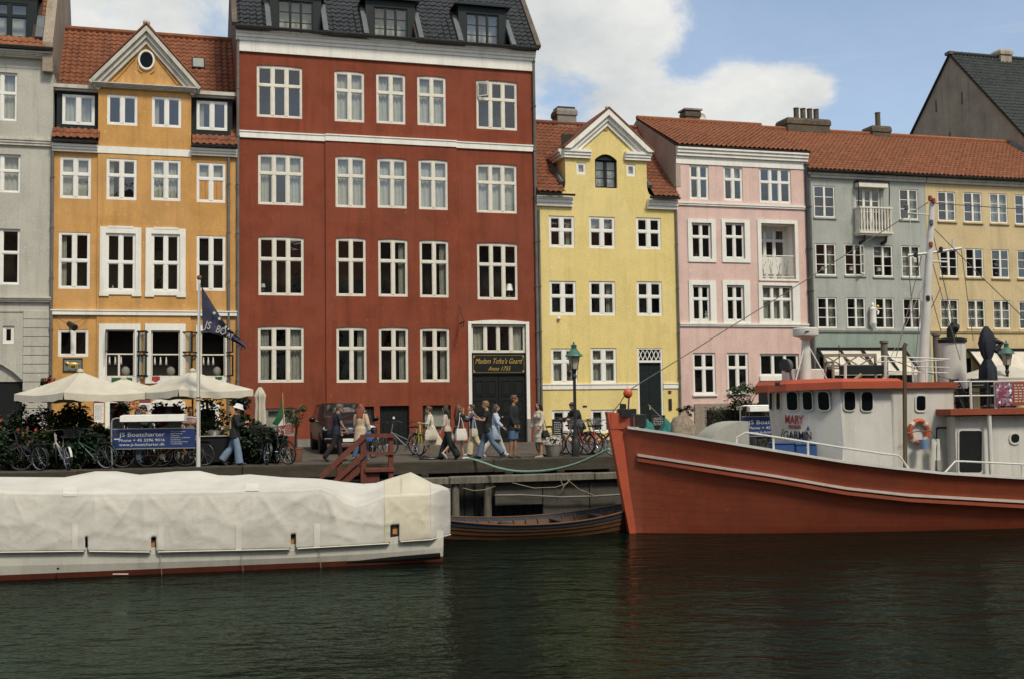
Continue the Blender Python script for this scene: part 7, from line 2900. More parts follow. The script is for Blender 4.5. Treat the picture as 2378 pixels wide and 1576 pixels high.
M['leaf_yellow'] = mat('leaf_yellow', (.36, .28, .08), .6, .4, 5)
M['flower_red'] = mat('flower_red', (.42, .045, .03), .6, .3, 5)
M['flower_white'] = mat('flower_white', (.6, .58, .5), .6, .2, 5)
M['bark'] = mat('bark', (.06, .045, .03), .9, .3, 8, bump=.4, bscale=30)
M['pot_dark'] = mat('pot_dark', (.03, .03, .032), .6, .2, 3)
M['lamp_green'] = mat('lamp_green', (.055, .15, .11), .55, .3, 4, streak=.4, streak_col=(.02, .04, .03))
M['lamp_glass'] = mat('lamp_glass', (.42, .38, .30), .25, .15, 4)
M['rubber'] = mat('rubber', (.012, .012, .012), .85, .1, 4)
M['chrome'] = mat('chrome', (.55, .56, .57), .2, .05, 4, metal=.9)
def parasol(px_apex, py_apex, back, lab, rot, half, corner_py, group='open cream parasols of the restaurant'):
	p = at_back(px_apex,back)
	t = thing('parasol', lab, 'parasol', p, rot, group)
	top = z_at(p.x,p.y,py_apex) - p.z
	rim = z_at(p.x,p.y,corner_py) - p.z
	MB().tube([(0, 0, 0), (0, 0, top + .02)], .03, 8).build('pole', M['bench_wood'], t, smooth=True)
	MB().bbox(-.35, .35, -.35, .35, 0, .09, .02).build('base', M['stone'], t)
	n = 10
	cs = [(half,half),(-half,half),(-half,-half),(half,-half)]
	can = MB()
	val = MB()
	for i in range(4):
		a,b = Vector((*cs[i],rim)),Vector((*cs[(i + 1) % 4],rim))
		rows = []
		for k in range(8):
			r_ = k / 7
			row = []
			for j in range(n + 1):
				s = j / n
				e = a.lerp(b,s)
				q = Vector((0,0,top)).lerp(e,r_)
				q.z -= .30 * r_ * (1 - r_) * (.5 + 2 * s * (1 - s)) + .07 * r_ ** 2 * 4 * s * (1 - s)
				row.append(q)
			rows.append(row)
		can.grid(rows)
		v0 = rows[-1]
		v1 = [Vector((q.x * 1.012,q.y * 1.012,q.z - .20 + .02 * math.sin(j * 2.2))) for j,q in enumerate(v0)]
		v1[0] = v1[0] * 1.0 + (v0[1] - v0[0]) * .12
		v1[-1] = v1[-1] + (v0[-2] - v0[-1]) * .12
		val.grid([v0,v1])
	co = can.build('canopy', M['canvas'], t, smooth=True)
	val.build('valance', M['canvas'], co, smooth=True)
	for x,y in cs:
		MB().tube([(0, 0, top - .08), (x * .97, y * .97, rim - .02)], .014, 5).build('rib', M['bench_wood'], t)
	MB().lathe([(.10, top - .02), (.09, top + .04), (.02, top + .08)], 10).build('cap', M['canvas'], co, smooth=True)
	return t
parasol(185, 861, 2.3, 'open cream parasol on the left, before the orange house plaque', R(45 + 7), 1.33, 912)
parasol(447, 860, 2.3, 'open cream parasol behind the white flagpole', R(45 + 3), 1.30, 905)
parasol(286, 877, 5.4, 'open cream parasol further back, partly hidden between the two front parasols', R(28), 1.2, 906)
def closed_parasol():
	p = at_back(604,3.0)
	t = thing('closed_parasol', 'closed cream parasol standing upright before the red house', 'parasol', p, 0)
	top = z_at(p.x,p.y,898) - p.z
	MB().tube([(0, 0, 0), (0, 0, top)], .028, 8).build('pole', M['bench_wood'], t)
	MB().bbox(-.25, .25, -.25, .25, 0, .08, .02).build('base', M['stone'], t)
	prof = [(.15,.95),(.17,1.3),(.14,top - .55),(.155,top - .32),(.17,top - .27),(.11,top - .12),(.04,top)]
	rs = [[(r_ * (1 + .16 * math.cos(8 * 6.2832 * k / 32)) * math.cos(6.2832 * k / 32),r_ * (1 + .16 * math.cos(8 * 6.2832 * k / 32)) * math.sin(6.2832 * k / 32),z) for k in range(32)] for r_,z in prof]
	MB().rings(rs).build('canopy', M['canvas'], t, smooth=True)
closed_parasol()
def star(mb,cx,cz,r,y,th=.004):
	pts = []
	for k in range(10):
		rr = r if k % 2 == 0 else r * .42
		a = math.pi / 2 + k * math.pi / 5
		pts.append((cx + rr * math.cos(a),cz + rr * math.sin(a)))
	mb.prism(list(reversed(pts)),y - th,y)
def flagpole():
	p = at_back(460.5,.12)
	t = thing('flagpole', 'tall white flagpole with a red ball top at the quay edge', 'flagpole', p, 0)
	top = z_at(p.x,p.y,650)
	MB().tube([(0, 0, -.25), (0, 0, top * .5), (0.02, 0, top)], [.062, .052, .038], 12).build('pole', M['pole_white'], t, smooth=True)
	MB().ball((.02, 0, top + .06), .075, 12).build('ball', M['red_tile'], t, smooth=True)
	for z in (1.92,2.0):
		MB().tube([(0, 0, z), (0, 0, z + .03)], .07, 10).build('band', M['iron'], t)
	MB().tube([(.05, -.06, .9), (.06, -.06, top - .1)], .008, 4).build('halyard', M['rope_tan'], t)
	# flag hanging slack, fly end drooping to the right
	fx = lambda px,py: at_depth(px,py,p.y)
	f = thing('flag', 'limp navy flag with white stars and letters on the white pole', 'flag', p, 0)
	A = [fx(468,664) - p,fx(497,712) - p,fx(532,762) - p,fx(562,792) - p,fx(573,806) - p]
	Bq = [fx(471,768) - p,fx(496,775) - p,fx(520,784) - p,fx(545,793) - p,fx(566,806) - p]
	A2,B2 = catmull(A,5),catmull(Bq,5)
	rows = []
	m = len(A2)
	for i in range(m):
		row = []
		for k in range(9):
			q = A2[i].lerp(B2[i],k / 8)
			s = i / (m - 1)
			q = q + Vector((0,.10 * s * math.sin(k * 1.1 + i * .5) - .02,0))
			row.append(q)
		rows.append(row)
	g = MB()
	g.grid(rows)
	g.build('cloth', M['flag_navy'], f, smooth='all')
	for txt, x0, x1, y0, y1, hp in (('JS', 476, 490, 762, 766, 18), ('BO', 503, 524, 772, 780, 18), ('AT', 528, 541, 783, 789, 12)):
		a,b = fx(x0,y0) - p,fx(x1,y1) - p
		me = text_mesh('lettering', txt, 1.0, M['strake_white'], .004)
		w0,w1 = text_width(me)
		k = (b - a).length / (w1 - w0)
		h = hp * p.y / F_PX
		ang = math.atan2(b.z - a.z,b.x - a.x)
		me.transform(Matrix.Translation((a.x, -.13, a.z)) @ Matrix.Rotation(-ang, 4, 'Y') @ Matrix.Diagonal((k, 1, h / .73, 1)) @ Matrix.Translation((-w0, 0, 0)))
		link('lettering', me, f)
	st = MB()
	for px,py,r_ in ((500,728,.06),(512,741,.06),(527,760,.05),(533,765,.04)):
		q = fx(px,py) - p
		star(st,q.x,q.z,r_,-.12)
	st.build('stars', M['sign_text'], f, kind='stuff')
	for a,b in (((556,796),(552,806)),((563,800),(560,812)),((569,803),(567,810))):
		q,r_ = fx(*a) - p,fx(*b) - p
		MB().tube([q, r_], .012, 4).build('frayed_end', M['flag_navy'], f)
flagpole()
def charter_sign(px0,px1,py_t,py_b,back,legs,lab,box):
	xm = (px0 + px1) / 2
	p = at_back(xm,back)
	t = thing('charter_sign', lab, 'sign', p, YAW * .25)
	ca = math.cos(YAW * .25)
	w = (px1 - px0) / F_PX * p.y / ca / 1.0
	zt,zb = z_at(p.x,p.y,py_t) - p.z,z_at(p.x,p.y,py_b) - p.z
	h = zt - zb
	bd = MB().box(-w / 2, w / 2, -.02, .02, zb, zt).build('board', M['sign_blue'], t)
	rim = MB()
	rim.box(-w / 2 - .01,w / 2 + .01,-.025,.025,zt,zt + .025)
	rim.box(-w / 2 - .01,w / 2 + .01,-.025,.025,zb - .025,zb)
	rim.build('board_edge', M['alu'], t)
	tz = z_at(p.x,p.y,py_t - 26) - p.z
	fr = MB()
	pts = [(-w / 2 - .02,.03,0),(-w / 2 - .05,.03,zb),(-w / 2 - .05,.03,tz - .12),(-w / 2 - .02,.03,tz - .03),(-w / 2 + .08,.03,tz),(w / 2 - .08,.03,tz),(w / 2 + .02,.03,tz - .03),(w / 2 + .05,.03,tz - .12),(w / 2 + .05,.03,zb),(w / 2 + .04,.03,0)]
	fr.tube(pts,.026,8)
	fr.build('tube_frame', M['alu'], t, smooth=True)
	a,b,c,d = box
	x0,x1 = (a - xm) / F_PX * p.y,(b - xm) / F_PX * p.y
	z1,z0 = z_at(p.x,p.y,c) - p.z,z_at(p.x,p.y,d) - p.z
	MB().rings([[(x0, -.30, z0), (x1, -.30, z0), (x1, .12, z0 - .02), (x0, .12, z0 - .02)], [(x0, -.28, z1 - .03), (x1, -.28, z1 - .03), (x1, .12, z1), (x0, .12, z1)]]).build('lamp_housing', M['white_paint'], t)
	for x in (x0 + .14,x1 - .5):
		MB().box(x, x + .36, .0, .05, zt + .03, z0 - .022).build('lamp_bracket', M['zinc'], t)
	def line(txt,fx0,fx1,fz,fh):
		fit_text('lettering', txt, -w / 2 + w * fx0, -w / 2 + w * fx1, zb + h * fz, h * fh, M['sign_text'], bd, -.024)
	line('JS Boatcharter', .075, .63, .62, .23)
	line('Phone + 45 3296 9016', .075, .63, .355, .15)
	line('www.js-boatcharter.dk', .075, .63, .13, .15)
	for i, s in enumerate(('Ture på Øresund', 'Bådudlejning', 'Fisketure', 'Firmature i selskaber', 'Konferencer', 'Firmaarrangementer', 'Teambuilding')):
		line(s,.705,.705 + .0115 * len(s),.83 - i * .108,.06)
	lg = MB()
	lg.box(-w / 2 + w * .02,-w / 2 + w * .06,-.026,-.0205,zb + h * .66,zb + h * .86)
	lg.build('logo_square', M['zinc'], bd)
	lb = MB()
	x = -w / 2 + w * .015
	lb.prism([(x,zb + h * .47),(x + w * .06,zb + h * .46),(x + w * .07,zb + h * .52),(x,zb + h * .53)],-.026,-.0205)
	lb.build('boat_logo', M['sign_text'], bd)
	return t
charter_sign(265, 451, 995, 1039, .35, 1, 'blue and white boat charter sign on a bent tube stand beside the flagpole', (286, 431, 961, 977))
charter_sign(1724, 1910, 966, 1010, .35, 1, 'blue and white boat charter sign half hidden behind the red ship wheelhouse', (1738, 1884, 941, 953))
def lamp_post(px,py_foot,py_top,lab,back=None):
	p = on_street(px,py_foot) if back is None else at_back(px,back)
	t = thing('lamp_post', lab, 'street lamp', p, R(20), 'green topped lamp posts on the quay')
	H = z_at(p.x,p.y,py_top) - p.z
	k = H / 3.75
	s = lambda z: z * k
	MB().lathe([(.13, 0), (.13, s(.5)), (.10, s(.56)), (.085, s(.62)), (.07, s(.9)), (.055, s(1.0)), (.048, s(2.55)), (.075, s(2.58)), (.075, s(2.66)), (.05, s(2.7)), (.085, s(2.86))], 14).build('post', M['iron'], t, smooth=True)
	hz = s(2.86)
	lan = MB()
	q = 8
	for i in range(4):
		a = math.pi / 4 + i * math.pi / 2
		lan.tube([(.11 * math.cos(a),.11 * math.sin(a),hz),(.19 * math.cos(a),.19 * math.sin(a),hz + s(.40))],.012,4)
	lan.lathe([(.13,hz - .015),(.13,hz + .01)],4)
	lan.build('lantern_frame', M['iron'], t)
	gl = MB()
	gl.rings([[(r_ * math.cos(math.pi / 4 + i * math.pi / 2),r_ * math.sin(math.pi / 4 + i * math.pi / 2),z) for i in range(4)] for r_,z in ((.105,hz + .01),(.182,hz + s(.39)))])
	gl.build('lantern_glass', M['lamp_glass'], t)
	z = hz + s(.40)
	MB().lathe([(.20, z), (.29, z + s(.02)), (.27, z + s(.06)), (.20, z + s(.12)), (.13, z + s(.22)), (.10, z + s(.24))], 16).build('hood', M['lamp_green'], t, smooth=True)
	MB().lathe([(.10, z + s(.235)), (.085, z + s(.25)), (.085, z + s(.36)), (.10, z + s(.38)), (.04, z + s(.42)), (.02, z + s(.43)), (.035, z + s(.47)), (.012, z + s(.50))], 12).build('finial', M['lamp_green'], t, smooth=True)
lamp_post(1337, 1060, 793, 'iron lamp post with a green copper hood before the yellow house')
lamp_post(2346, 0, 790, 'iron lamp post with a green copper hood behind the red ship, near the right edge', 1.2)
# greenery
def leaf_cloud(mb,c,rad,n,size,rnd,hollow=.35,flat=.5):
	"""many small bent leaves through an uneven volume made of clumps"""
	clumps = []
	for _ in range(max(5,n // 70)):
		while True:
			v = Vector((rnd.uniform(-1,1),rnd.uniform(-1,1),rnd.uniform(-1,1)))
			if hollow < v.length < 1:
				break
		clumps.append((v,rnd.uniform(.22,.42)))
	for _ in range(n):
		cv,cr = rnd.choice(clumps)
		d = Vector((rnd.gauss(0,1),rnd.gauss(0,1),rnd.gauss(0,1)))
		d = d.normalized() * cr * rnd.random() ** .4
		v = cv * .82 + d
		o = Vector((c[0] + v.x * rad[0],c[1] + v.y * rad[1],c[2] + v.z * rad[2]))
		s = size * rnd.uniform(.6,1.3)
		ax = Vector((rnd.gauss(0,1),rnd.gauss(0,1),rnd.gauss(0,flat))).normalized()
		sd = ax.cross(Vector((rnd.gauss(0,.5),rnd.gauss(0,.5),1))).normalized() * s * .32
		tip = o + ax * s
		mid = o + ax * s * .5 + Vector((0,0,s * .12))
		mb.add([o,mid + sd,tip,mid - sd],[(0,1,2,3)])
def shrub(name, lab, p, rad, zc, n, size, leaf, pot=None, stems=3, trunk=0.0, flowers=None, cat='plant', group=None, seed=1, nfl=60):
	rnd = random.Random(seed)
	t = thing(name,lab,cat,p,0,group)
	ph = 0.0
	if pot:
		pr,ph,pm = pot
		MB().lathe([(pr * .72, 0), (pr * .78, .02), (pr, ph * .9), (pr * 1.06, ph * .92), (pr * 1.06, ph), (pr * .92, ph), (pr * .9, ph - .05)], 16).build('pot', M[pm], t, smooth=True)
	sm = MB()
	for k in range(stems):
		a = rnd.uniform(0,6.28)
		r_ = rad[0] * .35
		bx,by = (pot[0] * .3 if pot else .05) * math.cos(a),(pot[0] * .3 if pot else .05) * math.sin(a)
		sm.tube([(bx,by,max(ph - .06,0)),(bx * 1.3,by * 1.3,zc - rad[2] * .6),(r_ * math.cos(a),r_ * math.sin(a),zc + rad[2] * .1),(r_ * 1.7 * math.cos(a),r_ * 1.7 * math.sin(a),zc + rad[2] * .5)],[.022 + trunk,.018 + trunk * .8,.012,.006],6)
	sm.build('stem', M['bark'], t, smooth=True)
	lf = MB()
	leaf_cloud(lf,(0,0,zc),rad,n,size,rnd)
	lf.build('foliage', M[leaf], t)
	if flowers:
		fl = MB()
		for _ in range(nfl):
			v = Vector((rnd.gauss(0,1),rnd.gauss(0,1),rnd.gauss(0,1))).normalized() * rnd.uniform(.75,1.02)
			c = Vector((v.x * rad[0],v.y * rad[1],zc + v.z * rad[2]))
			s = rnd.uniform(.025,.05)
			for q in range(5):
				a = q * 1.2566 + rnd.random()
				fl.add([c,c + Vector((s * math.cos(a),-s * .3,s * math.sin(a))),c + Vector((s * 1.3 * math.cos(a + .5),-s * .5,s * 1.3 * math.sin(a + .5))),c + Vector((s * math.cos(a + 1),-s * .3,s * math.sin(a + 1)))],[(0,1,2,3)])
		fl.build('flowers', M[flowers], t, kind='stuff')
	return t
def plants():
	def z(p,py):
		return z_at(p.x,p.y,py) - p.z
	spec = [
		# px, back, top py, halfwidth m, leaf, label, flowers, n
		(12, 1.9, 962, .62, 'leaf_mid', 'bushy potted plant with red flowers at the far left of the terrace', 'flower_red', 1500),
		(48, 2.6, 932, .55, 'leaf_dark', 'tall dark potted shrub under the left end of the left parasol', None, 1500),
		(85, 1.7, 985, .50, 'leaf_light', 'low pale green potted plant left of the white bicycle', 'flower_red', 1100),
		(96, 3.0, 940, .55, 'leaf_purple', 'purple leaved shrub before the grey house corner', None, 1100),
		(128, 2.2, 935, .50, 'leaf_mid', 'potted shrub with feathery leaves under the left parasol', None, 1500),
		(170, 2.4, 922, .60, 'leaf_mid', 'tall leafy potted plant reaching up to the left parasol', None, 1700),
		(200, 1.7, 985, .55, 'leaf_dark', 'dark low potted shrub behind the white bicycle', None, 1300),
		(236, 2.0, 978, .50, 'leaf_dark', 'dark rounded potted shrub left of the charter sign', None, 1300),
		(262, 1.6, 1010, .38, 'leaf_light', 'grassy potted plant at the left leg of the charter sign', None, 900),
		(294, 3.4, 925, .42, 'leaf_mid', 'hanging plant with red flowers between the two front parasols', 'flower_red', 900),
		(392, 2.9, 925, .62, 'leaf_red', 'dark red leaved shrub under the right parasol', 'flower_red', 1300),
		(492, 2.4, 916, .66, 'leaf_olive', 'tall olive shrub with cream blossoms right of the flagpole', 'flower_white', 1500),
		(508, 1.7, 985, .55, 'leaf_yellow', 'yellowish flowering plant low beside the man in the white hat', 'flower_white', 900),
		(580, 2.2, 955, .50, 'leaf_mid', 'bushy potted shrub behind the man in the white hat', None, 1500),
		(614, 1.7, 985, .60, 'leaf_mid', 'wide potted shrub in front of the closed parasol', 'flower_white', 1700),
		(562, 4.2, 905, .45, 'leaf_dark', 'dark creeper shrub at the corner of the red house', None, 900),
		(112, 5.2, 872, .32, 'leaf_dark', 'hanging basket with red flowers on the drainpipe of the orange house', 'flower_red', 700),
	]
	for k,(px,back,pt,hw,leaf,lab,fl,n) in enumerate(spec):
		p = at_back(px,back)
		top = z(p,pt)
		if k in (9,15,16):
			rz = .38
			zc = top - rz
			t = shrub('hanging_plant' if k != 15 else 'creeper', lab, p, (hw, hw * .8, rz), zc, n, .10, leaf, None, 2, 0, fl, 'plant', None, k + 10, 40)
			if k != 15:
				MB().lathe([(.05, zc - rz - .1), (.2, zc - rz * .5), (.2, zc - rz * .45)], 10).build('basket', M['chair_dark'], t)
				MB().tube([(0, 0, 0), (0, 0, zc - rz * .8)], .02, 6).build('stand', M['iron'], t)
			continue
		rz = (top - .42) / 2
		zc = .42 + rz
		shrub('potted_plant', lab, p, (hw, hw * .75, rz), zc, n, .13 if leaf != 'leaf_purple' else .10, leaf, (.24, .42, 'pot_dark'), 4, 0, fl, 'plant', 'potted plants screening the terrace', k + 1, 14)
	low = [(18,1.15),(58,1.3),(108,1.2),(178,1.2),(228,1.25),(300,1.9),(350,2.0),(470,1.9),(535,1.5),(590,1.35),(632,1.5)]
	where = ['behind the leftmost black bicycle', 'left of the white bicycle, at ground level', 'just left of the white bicycle handlebar', 'just right of the white bicycle', 'at the left leg of the charter sign, at ground level',
			'low behind the charter sign, left part', 'low behind the charter sign, middle part', 'low behind the flagpole foot', 'low behind the man in the white hat', 'low before the closed parasol', 'low left of the slanted tricolour flag']
	for k,(px,back) in enumerate(low):
		p = at_back(px,back)
		shrub('ground_shrub', 'dark leafy planting ' + where[k], p, (.62, .4, .42), .46, 1500, .12, 'leaf_dark' if k % 3 else 'leaf_mid', None, 3, 0, None, 'plant', 'low planting round the terrace', k + 60)
	# standard tree pair in a big terracotta pot
	p = at_back(688,2.1)
	t = shrub('olive_tree', 'small olive tree with a bushy head in a terracotta pot beside the black car', p, (.44, .4, .46), z(p, 968), 900, .07, 'leaf_olive', (.20, .42, 'terracotta'), 2, .012, None, 'tree', None, 77)
	# right hand side greenery
	p = at_back(1735,3.0)
	shrub('bush', 'airy green bush standing before the pink house', p, (.85, .6, .52), z(p, 925), 900, .12, 'leaf_light', (.3, .45, 'pot_dark'), 6, .01, None, 'plant', None, 31)
	p = at_back(1595,4.0)
	shrub('box_ball', 'clipped dark box ball in a pot behind the ship bow', p, (.36, .34, .22), z(p, 955), 1300, .06, 'leaf_dark', (.26, .5, 'terracotta'), 2, .01, None, 'plant', None, 33)
	for k,px in enumerate((1672,1725,1778)):
		p = at_back(px,3.6)
		h = z(p,944)
		t = thing('hedge', ['clipped dark hedge section nearest the ship bow, before the pink house', 'clipped dark hedge section under the airy bush', 'clipped dark hedge section half hidden by the ship wheelhouse'][k], 'hedge', p, YAW, 'hedge sections before the pink house')
		rnd = random.Random(px)
		lf = MB()
		for _ in range(1500):
			v = Vector((rnd.uniform(-.48,.48),rnd.uniform(-.25,.25),rnd.uniform(.1,h)))
			if abs(v.x) < .38 and abs(v.y) < .17 and v.z < h - .15:
				v.y = -.25 + rnd.uniform(-.03,.03)
			s = rnd.uniform(.04,.09)
			ax = Vector((rnd.gauss(0,1),rnd.gauss(0,1),rnd.gauss(0,1))).normalized()
			sd = ax.orthogonal().normalized() * s * .4
			lf.add([v,v + ax * s * .5 + sd,v + ax * s,v + ax * s * .5 - sd],[(0,1,2,3)])
		lf.build('foliage', M['leaf_dark'], t)
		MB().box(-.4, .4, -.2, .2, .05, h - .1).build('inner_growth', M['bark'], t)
		MB().bbox(-.45, .45, -.26, .26, 0, .3, .02).build('trough', M['pot_dark'], t)
	# white flowers by the blackboard
	p = at_back(1284,1.0)
	shrub('flower_tub', 'tub of white flowers beside the woman in the beige coat', p, (.36, .3, .16), .52, 400, .09, 'leaf_mid', (.26, .4, 'stone'), 3, 0, 'flower_white', 'plant', None, 41, 90)
plants()
def bunting():
	for k, (px, py, w, h, m, lab) in enumerate(((283, 876, 46, 22, 'green_cloth', 'big green pennant hung under the first restaurant window'), (362, 873, 18, 14, 'red_cloth', 'small red pennant hung under the middle restaurant window'), (508, 874, 16, 9, 'green_cloth', 'small green pennant hung under the right restaurant window'))):
		p = hit(px,py,F0 + FN * -.35,FN)
		t = thing('pennant', lab, 'pennant', p, YAW, 'pennants under the windows')
		s = p.y / F_PX
		g = MB()
		g.grid([[(w * s * (i / 6 - .5),-.03 * math.sin(i * 1.5),-h * s * k2 * (1 - abs(i / 6 - .45) * .8)) for i in range(7)] for k2 in (1,.5,0)])
		g.build('cloth', M[m], t, smooth='all')
		MB().tube([(-w * s * .75, .2, .05), (0, 0, 0), (w * s * .75, .2, .06)], .006, 4).build('cord', M['rope_tan'], t)
bunting()
def drape_flag():
	p = at_back(657,1.9)
	t = thing('tricolour_flag', 'green, white and red flag hanging from a slanted pole before the red house', 'flag', p, 0)
	f = lambda px,py,y=0: at_depth(px,py,p.y + y) - p
	top = f(656,911)
	MB().tube([(.05, 0, 0), (f(660, 1000).x, 0, f(660, 1000).z), (top.x, 0, top.z)], .018, 6).build('pole', M['wood_orange'], t)
	for pts, m in (([(655, 914), (651, 945), (638, 975), (632, 983), (646, 988), (657, 968), (661, 958)], 'green_cloth'), ([(661, 959), (657, 970), (645, 988), (652, 1000), (659, 1012), (663, 1012), (662, 985)], 'white_cloth'), ([(656, 1008), (662, 1010), (664, 1026), (655, 1024)], 'red_cloth')):
		pp = [f(x,y) for x,y in pts]
		c = sum(pp,Vector()) / len(pp)
		mb = MB()
		mb.rings([[q + Vector((0,.02 * math.sin(i * 2.1),0)) for i,q in enumerate(pp)],[q + Vector((0,.02 * math.sin(i * 2.1) - .012,0)) for i,q in enumerate(pp)]])
		mb.build('cloth_band', M[m], t)
drape_flag()
# bicycles
BIKE_COL = {}
def bike_mat(c):
	if c not in BIKE_COL:
		BIKE_COL[c] = mat('bike_paint', c, .35, .1, 5)
	return BIKE_COL[c]
_wheel = {}
def wheel_meshes(r):
	if r not in _wheel:
		ty = MB().tube([(r * math.cos(6.2832 * i / 28), 0, r * math.sin(6.2832 * i / 28)) for i in range(28)], .022, 6, closed=True).mesh('tyre', M['rubber'], smooth=True)
		rm = MB()
		rm.tube([((r - .028) * math.cos(6.2832 * i / 28),0,(r - .028) * math.sin(6.2832 * i / 28)) for i in range(28)],.011,5,closed=True)
		rm.tube([(0,-.04,0),(0,.04,0)],.025,8)
		for k in range(16):
			a = 6.2832 * k / 16
			rm.tube([(0,.025 * (-1) ** k,0),((r - .03) * math.cos(a),0,(r - .03) * math.sin(a))],.0025,3)
		_wheel[r] = (ty, rm.mesh('wheel', M['chrome'], smooth=True))
	return _wheel[r]
def bicycle(p, head, col, lab, basket=None, group='bicycles parked along the quay', steer=0.0, lean=4):
	t = thing('bicycle', lab, 'bicycle', p, (R(lean), 0, head), group)
	m = bike_mat(col)
	r = .345
	ty,wh = wheel_meshes(r)
	w1 = link('wheel', wh, t, (-.52, 0, r + .02))
	link('tyre', ty, w1)
	fk = bpy.data.objects.new('front_fork', MB().tube([(.10, 0, .62), (.13, 0, .36), (.18, 0, -.14 + .02)], [.02, .018, .012], 6).tube([(.0, 0, .72), (.10, 0, .36)], .018, 6).mesh('front_fork', m))
	COL.objects.link(fk)
	fk.parent = t
	# fork group turns about the steering axis
	fk.data = MB().tube([(-.10, 0, .50), (-.02, 0, .18)], .019, 6).tube([(-.02, -.05, .18), (.09, -.05, -.20)], .013, 5).tube([(-.02, .05, .18), (.09, .05, -.20)], .013, 5).tube([(-.02, -.05, .18), (-.02, .05, .18)], .014, 5).mesh('front_fork', m)
	fk.location = (.45,0,.565)
	fk.rotation_euler = (0,0,R(steer))
	w2 = link('wheel', wh, fk, (.09, 0, -.20))
	hb = MB().tube([(-.10,0,.48),(-.13,0,.56)],.014,6).tube([(-.28,-.27,.52),(-.16,-.24,.575),(-.11,-.08,.57),(-.11,.08,.57),(-.16,.24,.575),(-.28,.27,.52)],.013,6)
	hb.tube([(-.36,-.27,.50),(-.26,-.27,.525)],.018,6).tube([(-.36,.27,.50),(-.26,.27,.525)],.018,6)
	hb.build('handlebar', M['iron'], fk)
	link('tyre', ty, w2)
	fr = MB()
	bb = (-.10,0,.31)
	seat = (-.26,0,.80)
	head_t,head_b = (.36,0,1.0),(.42,0,.78)
	fr.tube([bb,head_b],.022,7).tube([bb,seat],.018,7).tube([head_b,(-.16,0,.52)],.017,7).tube([head_t,head_b],.022,7)
	for s in (-1,1):
		fr.tube([bb,(-.52,s * .05,r + .02)],.011,5).tube([(-.22,0,.70),(-.52,s * .05,r + .02)],.010,5)
	fr.build('frame', m, t, smooth=True)
	MB().tube([(-.26, 0, .80), (-.28, 0, .93)], .013, 6).build('seat_post', M['chrome'], t)
	sd = MB()
	sd.rings([[(-.42,-.09,.93),(-.42,.09,.93),(-.3,.07,.93),(-.14,.02,.94),(-.14,-.02,.94),(-.3,-.07,.93)],[(-.43,-.10,.98),(-.43,.10,.98),(-.3,.08,.975),(-.13,.025,.97),(-.13,-.025,.97),(-.3,-.08,.975)]])
	sd.build('saddle', M['rubber'], t, smooth=True)
	ck = MB()
	ck.tube([(-.10,-.04,.31),(-.10,-.055,.31)],.09,12).tube([(-.10,-.08,.31),(-.02,-.08,.17)],.01,5).tube([(-.10,.08,.31),(-.18,.08,.45)],.01,5)
	ck.box(-.07,.03,-.15,-.08,.16,.18).box(-.23,-.13,.08,.15,.44,.46)
	ck.build('pedals', M['chrome'], t)
	for (cx,cz,a0,a1,par) in ((-.52,r + .02,20,175,t),):
		g = MB()
		rows = []
		for i in range(12):
			a = R(a0 + (a1 - a0) * i / 11)
			rows.append([(cx + (r + .035) * math.cos(a),y,cz + (r + .035) * math.sin(a)) for y in (-.03,.03)])
		g.grid(rows)
		g.build('mudguard', m, par, smooth=True)
	ca = MB()
	ca.box(-.80,-.30,-.07,.07,.745,.76)
	for s in (-1,1):
		ca.tube([(-.76,s * .06,.75),(-.52,s * .05,r + .02)],.006,4)
	ca.build('carrier', M['iron'], t)
	if basket:
		b = MB()
		x0,x1,z0,z1 = -.02,.30,.36,.60
		for k in range(6):
			z = z0 + (z1 - z0) * k / 5
			b.tube([(x0,-.19,z),(x1,-.19,z),(x1,.19,z),(x0,.19,z)],.006,4,closed=True)
		for k in range(7):
			y = -.19 + .38 * k / 6
			b.tube([(x1,y,z1),(x1 - .02,y,z0),(x0,y,z0)],.005,4)
		for k in range(5):
			x = x0 + (x1 - x0) * k / 4
			for s in (-1,1):
				b.tube([(x,s * .19,z0),(x,s * .19,z1)],.005,4)
		b.build('basket', M[basket], fk)
	return t
